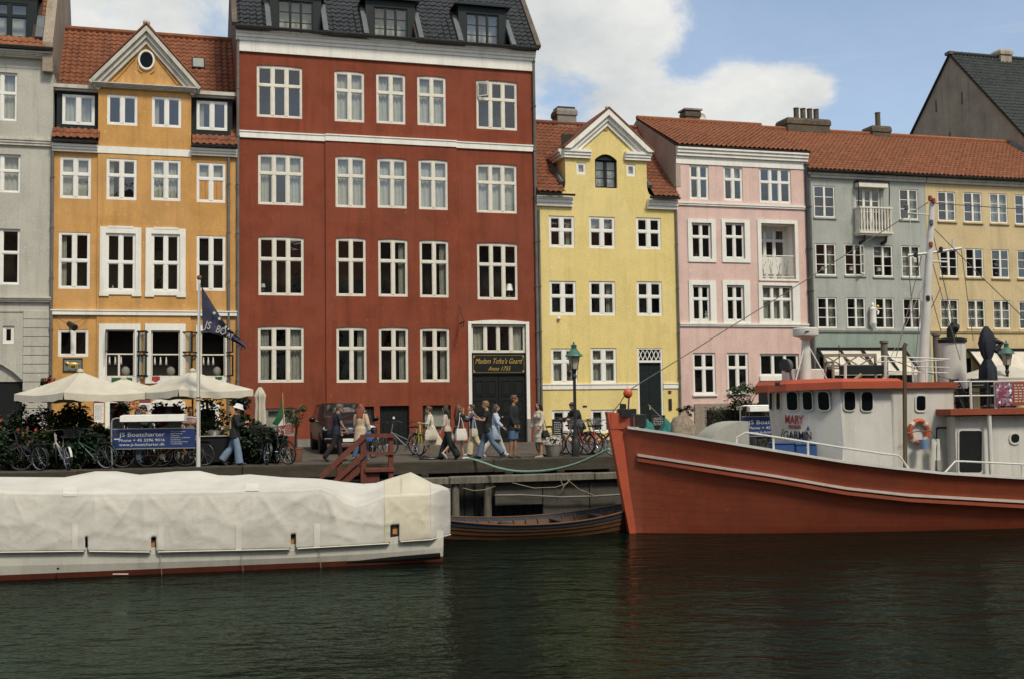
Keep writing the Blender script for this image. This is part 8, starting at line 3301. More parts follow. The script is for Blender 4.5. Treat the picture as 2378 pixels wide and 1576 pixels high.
def bikes():
	blk,wht,grn,org,red,lime,gry = (.012,.012,.013),(.55,.54,.5),(.02,.06,.035),(.35,.12,.03),(.36,.045,.025),(.30,.38,.05),(.16,.17,.18)
	L = [
		(2, .9, 10, blk, 'black bicycle cut by the left edge of the picture', None, 0),
		(66, .8, 150, blk, 'black bicycle leaning among the plants left of the white bicycle', None, 20),
		(146, .7, 128, wht, 'white framed bicycle parked before the left parasol', None, -20),
		(214, .8, 160, grn, 'dark green bicycle parked left of the charter sign', 'iron', 10),
		(330, .9, 20, blk, 'black bicycle behind the left half of the charter sign', None, -10),
		(386, .8, 15, org, 'orange bicycle behind the right half of the charter sign', None, 15),
		(436, 1.0, 170, blk, 'black bicycle behind the foot of the flagpole', 'chair_dark', 0),
		(607, .7, 118, blk, 'black bicycle behind the man in the white hat, facing away', 'chair_dark', 10),
		(655, .75, -62, blk, 'black bicycle with a red box on its front, before the olive tree', 'red_cloth', 25),
		(884, 3.3, 70, blk, 'dark bicycle behind the red stair, near the cellar door', None, 0),
		(938, 4.0, 165, gry, 'grey bicycle leaning on the red house under the small window', None, 0),
		(966, 3.6, -75, lime, 'lime green bicycle seen head on before the red house', None, 12),
		(1302, 1.3, 25, gry, 'grey bicycle just left of the lamp post', 'chrome', 10),
		(1325, 1.7, 150, blk, 'black bicycle leaning right behind the lamp post', None, 0),
		(1362, 1.4, 40, red, 'red bicycle just right of the lamp post', None, -20),
		(1392, 1.0, -40, red, 'second red bicycle, nearer the ship bow', 'iron', 10),
		(1412, 1.6, 15, blk, 'black bicycle half hidden by the red bow', 'chrome', 0),
		(1346, 2.3, 20, gry, 'silver grey bicycle at the back of the lamp post cluster', 'chrome', 10),
	]
	for px,back,hd,col,lab,bk,st in L:
		bicycle(at_back(px, back), R(hd), col, lab, bk, 'bicycles parked along the quay', st, 5 if px % 2 else -5)
bikes()
# black car
def car():
	p = on_street(786,1050)
	M['car_black'] = mat('car_black', (.004, .004, .005), .28, .05, 3, spec=.3)
	M['car_glass'] = mat('car_glass', (.012, .014, .015), .05, 0, spec=.7)
	M['car_grey'] = mat('car_grey', (.05, .05, .052), .5, .1, 4)
	M['headlight'] = mat('headlight', (.45, .47, .48), .12, .1, 8, spec=.8)
	t = thing('parked_car', 'black off-road car parked facing the canal before the red house', 'car', p + Vector((0, .9, 0)), R(-75))
	# local: +x forward, z up
	Wd = .96
	def section(x,pts):
		r_ = [(x,y,z) for y,z in pts]
		return r_ + [(x,-y,z) for y,z in reversed(pts)]
	secs = [(2.32,[(.62,.45),(.80,.52),(.82,.75),(.74,.86),(.45,.92)]),
			(2.20,[(.80,.36),(.93,.50),(.95,.82),(.88,.98),(.5,1.04)]),
			(1.5,[(.84,.34),(.97,.48),(.98,.90),(.92,1.07),(.5,1.13)]),
			(.95,[(.84,.34),(.97,.48),(.98,.95),(.93,1.11),(.5,1.17)]),
			(.35,[(.84,.34),(.97,.48),(.98,.98),(.86,1.45),(.5,1.55)]),
			(-.1,[(.84,.34),(.97,.48),(.98,.98),(.76,1.70),(.5,1.76)]),
			(-1.6,[(.84,.34),(.97,.48),(.98,.98),(.76,1.72),(.5,1.78)]),
			(-2.2,[(.84,.36),(.96,.50),(.97,.98),(.76,1.62),(.5,1.70)]),
			(-2.4,[(.78,.42),(.90,.52),(.92,.95),(.74,1.35),(.5,1.42)])]
	MB().rings([section(x, q) for x, q in secs]).build('car_body', M['car_black'], t, smooth=True)
	ws = MB()
	ws.rings([[(.985,-.76,1.16),(.985,.76,1.16),(.02,.62,1.70),(.02,-.62,1.70)],[(1.0,-.74,1.17),(1.0,.74,1.17),(.04,.60,1.715),(.04,-.60,1.715)]])
	ws.build('windscreen', M['car_glass'], t)
	for s in (-1,1):
		sg = MB()
		sg.rings([[(x,s * y,z) for x,y,z in q] for q in (((.55,.955,1.05),(-.05,.80,1.62),(-.9,.80,1.63),(-.9,.965,1.05)),((.54,.975,1.05),(-.05,.815,1.625),(-.9,.815,1.635),(-.9,.985,1.05)))])
		sg.build('side_window', M['car_glass'], t)
		sg = MB()
		sg.rings([[(x,s * y,z) for x,y,z in q] for q in (((-1.0,.965,1.05),(-1.0,.80,1.63),(-1.9,.79,1.60),(-1.9,.96,1.05)),((-1.0,.985,1.05),(-1.0,.815,1.635),(-1.9,.805,1.605),(-1.9,.98,1.05)))])
		sg.build('side_window', M['car_glass'], t)
		hl = MB()
		hl.ball((2.17,s * .74,.86),(.14,.19,.13),14)
		hl.build('headlight', M['headlight'], t, smooth=True)
		mr = MB()
		mr.tube([(.62,s * .93,1.10),(.62,s * 1.05,1.14)],.04,6)
		mr.ball((.62,s * 1.13,1.18),(.07,.13,.10),10)
		mr.build('mirror', M['car_black'], t, smooth=True)
		fg = MB().bbox(2.30, 2.335, s * .74 - .13, s * .74 + .13, .50, .55, .01).build('fog_lamp', M['chrome'], t)
		for x in (1.5,-1.5):
			wy = s * .86
			w = MB().lathe([(.36, -.12), (.385, -.08), (.385, .08), (.36, .12), (.25, .125)], 24, 0, Matrix.Translation((x, wy, .385)) @ Matrix.Rotation(R(90), 4, 'X')).build('wheel', M['rubber'], t, smooth=True)
			MB().lathe([(.24, .10), (.25, .13), (.08, .12), (.05, .135)], 16, 0, Matrix.Translation((x, wy, .385)) @ Matrix.Rotation(R(90) * s, 4, 'X')).build('rim', M['alu'], w, smooth=True)
	gr = MB()
	gr.bbox(2.30,2.36,-.46,.46,.66,.93,.03)
	gro = gr.build('grille', M['iron'], t)
	for z in (.74,.85):
		MB().bbox(2.355, 2.385, -.44, .44, z - .025, z + .025, .008).build('chrome_bar', M['chrome'], gro)
	MB().lathe([(.10, 0), (.10, .02), (.07, .03)], 18, 0, Matrix.Translation((2.37, 0, .80)) @ Matrix.Rotation(R(90), 4, 'Y')).build('badge', M['chrome'], gro, smooth=True)
	MB().bbox(2.25, 2.42, -.86, .86, .38, .52, .03).build('bumper', M['car_black'], t)
	MB().bbox(2.415, 2.43, -.6, .1, .33, .38, .005).build('skid_plate', M['chrome'], t)
	MB().bbox(2.415, 2.44, -.26, .26, .42, .53, .006).build('number_plate', M['white_paint'], t)
	for y in (-.3,.25):
		MB().tube([(.99, y, 1.18), (.75, y + .45, 1.32)], .012, 5).build('wiper', M['iron'], t)
car()
# terrace furniture, boards, tents
def cafe():
	spots = [(340,2.6,0),(420,3.0,.4),(500,3.2,.2),(120,3.6,.1),(215,3.3,.5)]
	tabs = ['round cafe table behind the charter sign', 'round cafe table under the right parasol', 'round cafe table among the olive shrubs', 'round cafe table behind the plants under the left parasol', 'round cafe table behind the low dark shrub']
	for k,(px,back,a) in enumerate(spots):
		p = at_back(px,back)
		t = thing('cafe_table', tabs[k], 'table', p, a, 'terrace tables')
		MB().lathe([(.02, .73), (.38, .73), (.38, .76), (.02, .76)], 20).build('table_top', M['bench_wood'], t)
		MB().lathe([(.24, 0), (.24, .03), (.03, .06), (.03, .73)], 12).build('pedestal', M['iron'], t)
		for q in range(2):
			an = a + math.pi * q + .3
			cpos = p + Vector((.68 * math.cos(an),.68 * math.sin(an),0))
			c = thing('cafe_chair', tabs[k].replace('round cafe table', ['inner dark cafe chair at the table', 'outer dark cafe chair at the table'][q]), 'chair', cpos, an + math.pi, 'terrace chairs')
			for x in (-.2,.2):
				for y in (-.2,.2):
					MB().tube([(x * 1.1, y * 1.1, 0), (x, y, .45 if x > 0 else .86)], .014, 5).build('leg', M['chair_dark'], c)
			MB().bbox(-.22, .22, -.22, .22, .44, .47, .015).build('seat', M['chair_dark'], c)
			MB().bbox(-.225, -.20, -.2, .2, .6, .86, .01).build('backrest', M['chair_dark'], c)
	# waiter's station with a steel tub by the flagpole
	p = at_back(497,1.3)
	t = thing('service_cart', 'dark service cart with a steel basin beside the flagpole', 'cart', p, YAW)
	MB().bbox(-.45, .5, -.25, .25, .1, .85, .02).build('cabinet', M['black_paint'], t)
	MB().lathe([(.12, .86), (.2, 1.0), (.21, 1.02), (.19, 1.0)], 16).build('basin', M['alu'], t, smooth=True)
	MB().bbox(-.5, .55, -.3, .3, .852, .875, .01).build('counter', M['alu'], t)
	# blackboards
	for k, (px0, px1, py0, py1, back, lab) in enumerate(((1285, 1306, 974, 1024, 1.1, 'chalk menu board behind the woman in the beige coat'), (1516, 1545, 965, 990, 4.6, 'chalk menu board on the steps by the dark door of the yellow house'))):
		p = at_back((px0 + px1) / 2,back)
		t = thing('menu_board', lab, 'menu board', p, YAW, 'chalk menu boards')
		w = (px1 - px0) / F_PX * p.y
		z1,z0 = z_at(p.x,p.y,py0) - p.z,max(z_at(p.x,p.y,py1) - p.z,.12)
		fr = MB()
		fr.box(-w / 2 - .03,w / 2 + .03,-.02,.02,z1,z1 + .03)
		fr.box(-w / 2 - .03,-w / 2,-.02,.02,0,z1)
		fr.box(w / 2,w / 2 + .03,-.02,.02,0,z1)
		fr.build('board_frame', M['bark'], t)
		b = MB().box(-w / 2, w / 2, -.012, .012, z0, z1).build('board', M['black_paint'], t)
		rnd = random.Random(k)
		tx = MB()
		z = z1 - .08
		while z > z0 + .05:
			x = -w / 2 + .03
			while x < w / 2 - .06:
				l = rnd.uniform(.02,.07)
				tx.box(x,min(x + l,w / 2 - .02),-.016,-.0125,z,z + .018)
				x += l + .02
			z -= .06
		tx.build('chalk_writing', M['sign_text'], b, kind='stuff')
	# pale tent roof behind the ship
	p = at_back(2330,2.6)
	t = thing('tent', 'pale canvas pavilion roof behind the red ship', 'tent', p, YAW)
	top = z_at(p.x,p.y,846) - p.z
	rim = z_at(p.x,p.y,878) - p.z
	n = 24
	rs = [[(r_ * math.cos(6.2832 * k / n),r_ * math.sin(6.2832 * k / n),z) for k in range(n)] for r_,z in ((1.75,rim - .3),(1.75,rim),(1.2,rim + (top - rim) * .45),(.5,rim + (top - rim) * .85),(.05,top))]
	MB().rings(rs).build('canopy', M['canvas'], t, smooth=True)
	for k in range(4):
		a = math.pi / 4 + k * math.pi / 2
		MB().tube([(1.7 * math.cos(a), 1.7 * math.sin(a), 0), (1.7 * math.cos(a), 1.7 * math.sin(a), rim - .2)], .04, 8).build('pole', M['alu'], t)
	# bollard posts of old timber standing behind the ship
	for px,py in ((2061,790),(2183,775)):
		p = at_back(px,.3)
		t = thing('mooring_pile', 'weathered timber pile standing behind the wheelhouse roof' if px < 2100 else 'weathered timber pile close by the white funnel', 'pile', p, 0, 'mooring piles behind the ship')
		h = z_at(p.x,p.y,py) - p.z
		MB().lathe([(.12, -1.0), (.12, h - .1), (.16, h - .08), (.15, h)], 10).build('pile_shaft', M['grey_timber'], t, smooth=True)
	# iron ring plate on the quay
	p = on_street(995,1066)
	t = thing('mooring_ring', 'dark iron mooring ring lying on the quay edge by the walkers', 'ring', p, 0)
	MB().tube([(.28 * math.cos(6.2832 * k / 18), .14 * math.sin(6.2832 * k / 18), .03) for k in range(18)], .03, 6, closed=True).build('ring', M['iron'], t, smooth=True)
	MB().bbox(-.12, .12, -.06, .06, 0, .05, .01).build('ring_plate', M['stone'], t)
cafe()
# people
REMESH = []                                      # meshes fused into one skin at the end
def fuse(o,voxel,smooth=4,factor=.5):
	REMESH.append((o,voxel,smooth,factor))
	return o
def fuse_all():
	for o,v,s,f in REMESH:
		md = o.modifiers.new('fuse', 'REMESH')
		md.mode = 'VOXEL'
		md.voxel_size = v
		md.use_smooth_shade = True
		sm = o.modifiers.new('soft', 'SMOOTH')
		sm.factor = f
		sm.iterations = s
	dg = bpy.context.evaluated_depsgraph_get()
	new = []
	for o,v,s,f in REMESH:
		new.append((o,bpy.data.meshes.new_from_object(o.evaluated_get(dg),preserve_all_data_layers=False,depsgraph=dg)))
	for o,me in new:
		old = o.data
		mats = [m for m in old.materials]
		o.modifiers.clear()
		me.name = old.name
		o.data = me
		if not len(me.materials):
			for m in mats:
				me.materials.append(m)
		me.polygons.foreach_set('use_smooth', [True] * len(me.polygons))
_cm = {}
def cloth(c,rough=.85,var=.14):
	k = tuple(c)
	if k not in _cm:
		_cm[k] = mat('cloth', c, rough, var, 9, fine=.08, fscale=90, bump=.25, bscale=28)
	return _cm[k]
M['skin'] = mat('skin', (.42, .235, .16), .55, .06, 8)
M['skin_tan'] = mat('skin_tan', (.33, .165, .10), .55, .06, 8)
M['eye'] = mat('eye', (.02, .015, .012), .2, 0)
M['lips'] = mat('lips', (.26, .09, .075), .5, 0)
HAIR = {'black': (.012, .010, .009), 'brown': (.055, .03, .016), 'red': (.21, .055, .022), 'fair': (.20, .115, .045), 'grey': (.10, .095, .09), 'auburn': (.10, .04, .018)}
_hm = {}
def hair_mat(k):
	if k not in _hm:
		_hm[k] = mat('hair_' + k, HAIR[k], .5, .25, 14, bump=.5, bscale=60, grain=(1, 1, .2))
	return _hm[k]
def rotY(v,a):
	c,s = math.cos(a),math.sin(a)
	return Vector((v.x * c + v.z * s,v.y,-v.x * s + v.z * c))
def person(p, head, H, lab, pose=None, top=None, bottom=None, shoes=(.03, .03, .03), hair=('short', 'brown'), skin='skin', sex='m', hat=None, glasses=False):
	"""local frame: +x the way the person faces, z up; pose angles in degrees"""
	P = dict(lean=2,hipL=0,hipR=0,kneeL=4,kneeR=4,shL=6,shR=6,elL=15,elR=15,abL=9,abR=9,yaw=0,nod=4,crouch=0.0,twL=0,twR=0)
	P.update(pose or {})
	k = H / 1.75
	t = thing('person', lab, 'person', p, head)
	sw = (.195 if sex == 'm' else .172) * k            # half shoulder
	hw = .088 * k
	legU,legL = .43 * k,.42 * k
	ank = .085 * k
	def leg(s,hip,knee):
		a = R(hip)
		kn = Vector((math.sin(a),0,-math.cos(a))) * legU
		b = a - R(knee)
		an = kn + Vector((math.sin(b),0,-math.cos(b))) * legL
		return kn,an,b
	kl, al, bl = leg(1, P['hipL'], P['kneeL'])
	kr, ar, br = leg(-1, P['hipR'], P['kneeR'])
	pz = -min(al.z,ar.z) + ank
	hipL,hipR = Vector((0,hw,pz)),Vector((0,-hw,pz))
	ln = R(P['lean'])
	up = Vector((math.sin(ln),0,math.cos(ln)))
	fw = Vector((math.cos(ln),0,-math.sin(ln)))
	pel = Vector((0,0,pz + .03 * k))
	waist = pel + up * .18 * k
	chest = pel + up * .38 * k
	shz = pel + up * .50 * k
	neck = pel + up * .56 * k
	hd = neck + (up + fw * math.sin(R(P['nod'])) * .6).normalized() * .155 * k + fw * .015 * k
	shl,shr = shz + Vector((0,sw * .92,0)),shz + Vector((0,-sw * .92,0))
	armU,armL = .29 * k,.255 * k
	def arm(s,sh,a0,ab,el,tw):
		a = R(a0) + 0
		d = Vector((math.sin(a) * math.cos(R(ab)),s * math.sin(R(ab)),-math.cos(a) * math.cos(R(ab)))).normalized()
		e = sh + d * armU
		b = a + R(el)
		d2 = Vector((math.sin(b),-s * math.sin(R(tw)) + s * math.sin(R(ab)) * .4,-math.cos(b))).normalized()
		w = e + d2 * armL
		return e,w,d2
	el, wl, dl = arm(1, shl, P['shL'], P['abL'], P['elL'], P['twL'])
	er, wr, dr = arm(-1, shr, P['shR'], P['abR'], P['elR'], P['twR'])
	f = 1.0 if sex == 'm' else .9
	def ell(c,rx,ry,ax=fw,n=14):
		return [c + ax * rx * math.cos(6.2832 * i / n) + Vector((0,1,0)) * ry * math.sin(6.2832 * i / n) for i in range(n)]
	def torso(mb,g=0.0,z0=None,hips=True):
		mb.rings([ell(pel - up * .06 * k, .075 * k + g, .115 * k + g), ell(pel + up * .02 * k, .105 * k * (1 if sex == 'm' else 1.05) + g, (.155 if sex == 'm' else .165) * k + g), ell(waist, .09 * k * f + g, (.135 if sex == 'm' else .115) * k + g),
				ell(chest - up * .06 * k, .11 * k * f + g, (.16 if sex == 'm' else .138) * k + g), ell(chest + up * .04 * k, .105 * k * f + g, (.165 if sex == 'm' else .14) * k + g), ell(shz + up * .0, .075 * k + g, sw * .82 + g), ell(shz + up * .05 * k, .05 * k + g, .08 * k + g)])
		if sex == 'f':
			for s in (-1,1):
				mb.ball(tuple(chest - up * .02 * k + fw * .075 * k + Vector((0,s * .065 * k,0))),.062 * k + g,10)
	b = MB()
	torso(b)
	b.tube([shz + up * .02 * k,neck + up * .03 * k,hd - up * .03 * k],[.062 * k * f,.053 * k * f,.05 * k],12)
	# head: skull, face, jaw, nose, ears, brow
	yw = R(P['yaw'])
	hx = Vector((math.cos(yw) * fw.x, math.sin(yw), fw.z * math.cos(yw) - math.sin(R(P['nod'])) * .6)).normalized()
	hy = Vector((-math.sin(yw),math.cos(yw),0))
	hz = hx.cross(hy).normalized()
	Mh = Matrix((hx,hy,hz)).transposed().to_4x4()
	Mh.translation = hd
	b.ball((-.012 * k,0,.028 * k),(.098 * k,.077 * k,.098 * k),16,0,Mh)
	b.ball((.022 * k,0,-.042 * k),(.068 * k,.059 * k,.078 * k),14,0,Mh)
	b.ball((.052 * k,0,-.088 * k),(.03 * k,.034 * k,.027 * k),10,0,Mh)
	b.tube([Mh @ Vector((.086 * k,0,.022 * k)),Mh @ Vector((.108 * k,0,-.022 * k)),Mh @ Vector((.088 * k,0,-.034 * k))],[.011 * k,.017 * k,.012 * k],8)
	for s in (-1,1):
		b.ball((-.008 * k,s * .077 * k,-.012 * k),(.018 * k,.009 * k,.032 * k),8,0,Mh)
		b.ball((.078 * k,s * .032 * k,.035 * k),(.014 * k,.026 * k,.010 * k),8,0,Mh)
	# limbs
	for s,h,kn,an,fb in ((1,hipL,hipL + kl,hipL + al,bl),(-1,hipR,hipR + kr,hipR + ar,br)):
		b.tube([h + Vector((0,0,.04 * k)),h + (kn - h) * .25,h + (kn - h) * .7,kn,kn + (an - kn) * .28,kn + (an - kn) * .7,an],[.088 * k * f,.083 * k * f,.062 * k * f,.052 * k * f,.055 * k * f,.038 * k,.034 * k],12)
		a = fb
		toe = Vector((math.cos(a) * 1,0,math.sin(a))) if abs(a) < 1.2 else Vector((.4,0,-.9))
		heel = an - toe * .05 * k + Vector((0,0,-.045 * k))
		b.tube([an,heel + toe * .02 * k,an + toe * .10 * k + Vector((0,s * .012,-.05 * k)),an + toe * .185 * k + Vector((0,s * .02,-.062 * k))],[.034 * k,.036 * k,.036 * k,.022 * k],10)
	for s,sh,e,w,d in ((1,shl,el,wl,dl),(-1,shr,er,wr,dr)):
		b.tube([sh,sh + (e - sh) * .3,e,e + (w - e) * .3,w],[.052 * k * f,.047 * k * f,.038 * k * f,.038 * k * f,.026 * k],10)
		# hand: palm, four unequal bent fingers, thumb leaving its side
		sd = Vector((0,1,0)).cross(d)
		if sd.length < .1:
			sd = Vector((1,0,0))
		sd.normalize()                               # across the palm
		pn = d.cross(sd).normalized() * -s           # palm side, towards the body
		pc = w + d * .045 * k
		b.tube([w - d * .01 * k,w + d * .03 * k,w + d * .085 * k],[.026 * k,.034 * k,.033 * k],10,flat=.55)
		for q,(o,l_) in enumerate(((-.030,.066),(-.010,.077),(.010,.072),(.029,.055))):
			r0 = w + d * .075 * k + sd * o * k
			r1 = r0 + (d * .8 + pn * .22 + sd * o * 3).normalized() * l_ * .45 * k
			r2 = r1 + (d * .62 + pn * .6).normalized() * l_ * .33 * k
			r3 = r2 + (d * .3 + pn * .85).normalized() * l_ * .25 * k
			b.tube([r0,r1,r2,r3],[.0105 * k,.0098 * k,.009 * k,.0078 * k],6)
		t0 = w + d * .02 * k - sd * .026 * k
		b.tube([t0,t0 + (d * .6 - sd * .65 + pn * .25).normalized() * .036 * k,t0 + (d * .9 - sd * .35 + pn * .45).normalized() * .066 * k],[.0135 * k,.012 * k,.009 * k],6)
	fuse(b.build('body', M[skin], t, smooth='all'), .0105, 3)
	for s in (-1,1):
		MB().ball((.088 * k, s * .031 * k, .016 * k), (.008 * k, .013 * k, .008 * k), 8, 0, Mh).build('eye', M['eye'], t, smooth=True)
	MB().ball((.089 * k, 0, -.060 * k), (.006 * k, .023 * k, .006 * k), 8, 0, Mh).build('mouth', M['lips'], t, smooth=True)
	if glasses:
		g = MB()
		for s in (-1,1):
			g.ball((.098 * k,s * .034 * k,.016 * k),(.006 * k,.028 * k,.02 * k),8,0,Mh)
			g.tube([Mh @ Vector((.095 * k,s * .06 * k,.02 * k)),Mh @ Vector((0,s * .08 * k,.02 * k))],.004,4)
		g.build('glasses', M['eye'], t, smooth=True)
	# hair
	st,hc = hair
	hm = MB()
	if st != 'none':
		hm.ball((-.022 * k,0,.042 * k),(.104 * k,.088 * k,.098 * k),16,0,Mh)
		hm.ball((-.05 * k,0,-.005 * k),(.070 * k,.081 * k,.085 * k),14,0,Mh)
		if st == 'short':
			hm.ball((.03 * k,0,.105 * k),(.06 * k,.06 * k,.03 * k),12,0,Mh)
		if st in ('long', 'bob'):
			L_ = .34 if st == 'long' else .16
			dn = Vector((0,0,-1))
			for y in (-.062,-.03,0,.03,.062):
				a0 = Mh @ Vector((-.055 * k,y * k,.02 * k))
				a1 = Mh @ Vector((-.085 * k,y * 1.15 * k,-.09 * k))
				a2 = a1 + dn * L_ * .55 * k - fw * (.03 if st == 'long' else 0) * k
				a3 = a1 + dn * L_ * k - fw * .02 * k
				hm.tube([a0,a1,a2,a3],[.045 * k,.045 * k,.04 * k,.018 * k],8)
			for s in (-1,1):
				a0 = Mh @ Vector((.02 * k,s * .075 * k,.05 * k))
				a1 = Mh @ Vector((-.01 * k,s * .092 * k,-.06 * k))
				hm.tube([a0,a1,a1 + dn * L_ * .45 * k],[.028 * k,.03 * k,.018 * k],8)
		if st == 'bun':
			hm.ball((-.115 * k,0,.03 * k),.05 * k,12,0,Mh)
		fuse(hm.build('hair', hair_mat(hc), t, smooth='all'), .014, 3)
	if hat:
		h = MB()
		h.rings([[Mh @ Vector((r_ * k * 1.08 * math.cos(6.2832 * i / 22) - .012 * k,r_ * k * .98 * math.sin(6.2832 * i / 22),z * k)) for i in range(22)] for r_,z in ((.155,.015),(.165,.012),(.115,.065),(.105,.125),(.085,.15),(.02,.155))])
		h.build('bucket_hat', cloth(hat), t, smooth=True)
	# clothes ------------------------------------------------------
	if bottom:
		kind,col = bottom
		m = cloth(col)
		c = MB()
		if kind in ('trousers', 'wide', 'shorts', 'flared'):
			full = 1.0 if kind != 'shorts' else 0.0
			c.rings([ell(pel - up * .09 * k,.08 * k,.12 * k),ell(pel - up * .02 * k,.122 * k,.182 * k),ell(pel + up * .07 * k,.118 * k,.165 * k),ell(pel + up * .14 * k,.106 * k,.148 * k)])
			for s,h,kn,an in ((1,hipL,hipL + kl,hipL + al),(-1,hipR,hipR + kr,hipR + ar)):
				if kind == 'shorts':
					c.tube([h + Vector((0,0,.05 * k)),h + (kn - h) * .3,h + (kn - h) * .92],[.106 * k,.11 * k,.098 * k],14)
				else:
					wd = {'trousers': (.078, .082), 'wide': (.105, .125), 'flared': (.082, .12)}[kind]
					c.tube([h + Vector((0,0,.05 * k)),h + (kn - h) * .3,kn,kn + (an - kn) * .5,an + (kn - an) * .02 + Vector((0,0,-.03 * k))],[.102 * k,.10 * k,wd[0] * k,(wd[0] + wd[1]) / 2 * k,wd[1] * k * .95],14)
			fuse(c.build('trousers' if kind != 'shorts' else 'shorts', m, t, smooth='all'), .016, 3)
		elif kind in ('skirt', 'dress', 'miniskirt'):
			zl = {'skirt': .62, 'dress': .50, 'miniskirt': .30}[kind] * k
			mid = (kl + kr) * .5
			kc = pel + Vector((mid.x * (zl / legU if zl < legU else 1) * 1.0,0,-zl))
			sp = abs(kl.x - kr.x) * .5 * min(1,zl / legU)
			rings = []
			for q in range(7):
				u = q / 6
				ce = (pel + up * .12 * k).lerp(kc,u)
				rings.append([ce + Vector(((.108 + (.07 * u)) * k + sp * u,0,0)) * (math.cos(6.2832 * i / 28)) * (1 + .09 * u * math.sin(6 * 6.2832 * i / 28)) + Vector((0,1,0)) * ((.15 + .06 * u) * k) * math.sin(6.2832 * i / 28) * (1 + .09 * u * math.cos(7 * 6.2832 * i / 28)) for i in range(28)])
			c.rings(rings)
			c.build('skirt', m, t, smooth=True)
	if top:
		kind,col = top[0],top[1]
		m = cloth(col)
		c = MB()
		g = .016 * k if kind in ('tee', 'blouse') else .026 * k
		torso(c,g)
		bot = {'tee': .12, 'blouse': .02, 'jacket': .16, 'coat': .46, 'cardigan': .34, 'denim': .0}[kind] * k
		if bot > 0:
			flare = .05 if kind in ('coat', 'cardigan') else .012
			c.rings([ell(pel + up * .10 * k,.112 * k + g,.16 * k + g,n=20),ell(pel - up * .02 * k,.125 * k + g,.178 * k + g,n=20),ell(pel - up * bot,(.125 + flare) * k + g,(.178 + flare * .6) * k + g,n=20)])
		slv = {'tee': .62, 'blouse': 1.3, 'jacket': 1.92, 'coat': 1.9, 'cardigan': 1.8, 'denim': 1.7}[kind]
		for s,sh,e,w in ((1,shl,el,wl),(-1,shr,er,wr)):
			pts,rr = [sh + Vector((0,-s * .02,.012)),sh + (e - sh) * .35],[.066 * k + g * .4,.064 * k + g * .5]
			if slv < 1:
				pts.append(sh + (e - sh) * slv)
				rr.append(.060 * k + g * .5)
			else:
				pts += [e,e + (w - e) * (slv - 1)]
				rr += [.050 * k + g * .7,.040 * k + g * .9]
			c.tube(pts,rr,12)
		fuse(c.build({'tee': 'shirt', 'blouse': 'blouse', 'jacket': 'jacket', 'coat': 'coat', 'cardigan': 'cardigan', 'denim': 'jacket'}[kind], m, t, smooth='all'), .016, 3)
	if shoes:
		for s,an,fb in ((1,hipL + al,bl),(-1,hipR + ar,br)):
			a = fb
			toe = Vector((math.cos(a),0,math.sin(a))) if abs(a) < 1.2 else Vector((.4,0,-.9))
			c = MB()
			c.tube([an - toe * .055 * k + Vector((0,0,-.04 * k)),an + Vector((0,0,-.042 * k)) + toe * .03 * k,an + toe * .12 * k + Vector((0,s * .012,-.05 * k)),an + toe * .20 * k + Vector((0,s * .02,-.06 * k))],[.036 * k,.048 * k,.046 * k,.026 * k],12,flat=.9)
			c.build('shoe', cloth(shoes), t, smooth=True)
	return t,dict(shl=shl,shr=shr,wl=wl,wr=wr,el=el,er=er,hipL=hipL,hipR=hipR,waist=waist,chest=chest,pel=pel,k=k,head=hd,Mh=Mh)
def tote(p, head, J, side, col, lab, name='tote_bag', size=(.19, .06, .36), drop=.42):
	"""bag on a strap over one shoulder"""
	k = J['k']
	sh = J['shl'] if side > 0 else J['shr']
	t = thing(name, lab, 'bag', p, head)
	c = Vector((sh.x - .03,sh.y + side * .10,sh.z - drop * k))
	w,d,h = size
	mb = MB()
	mb.rings([[(c.x - w * a,c.y - d * b_,c.z - h * z),(c.x + w * a,c.y - d * b_,c.z - h * z),(c.x + w * a,c.y + d * b_,c.z - h * z),(c.x - w * a,c.y + d * b_,c.z - h * z)] for a,b_,z in ((.85,.9,1.0),(1.0,1.15,.85),(.95,.9,.4),(.8,.45,0))])
	o = mb.build('bag_body', cloth(col), t, smooth=True)
	st = MB()
	top = Vector((sh.x,sh.y - side * .02,sh.z + .075 * k))
	for x in (-.6,.6):
		st.tube([(c.x + w * x,c.y,c.z - .02),(c.x * .4 + top.x * .6 + w * x * .4,c.y * .6 + top.y * .4,(c.z + top.z) / 2),top],.011,5)
	st.build('strap', cloth(col), t)
	return t
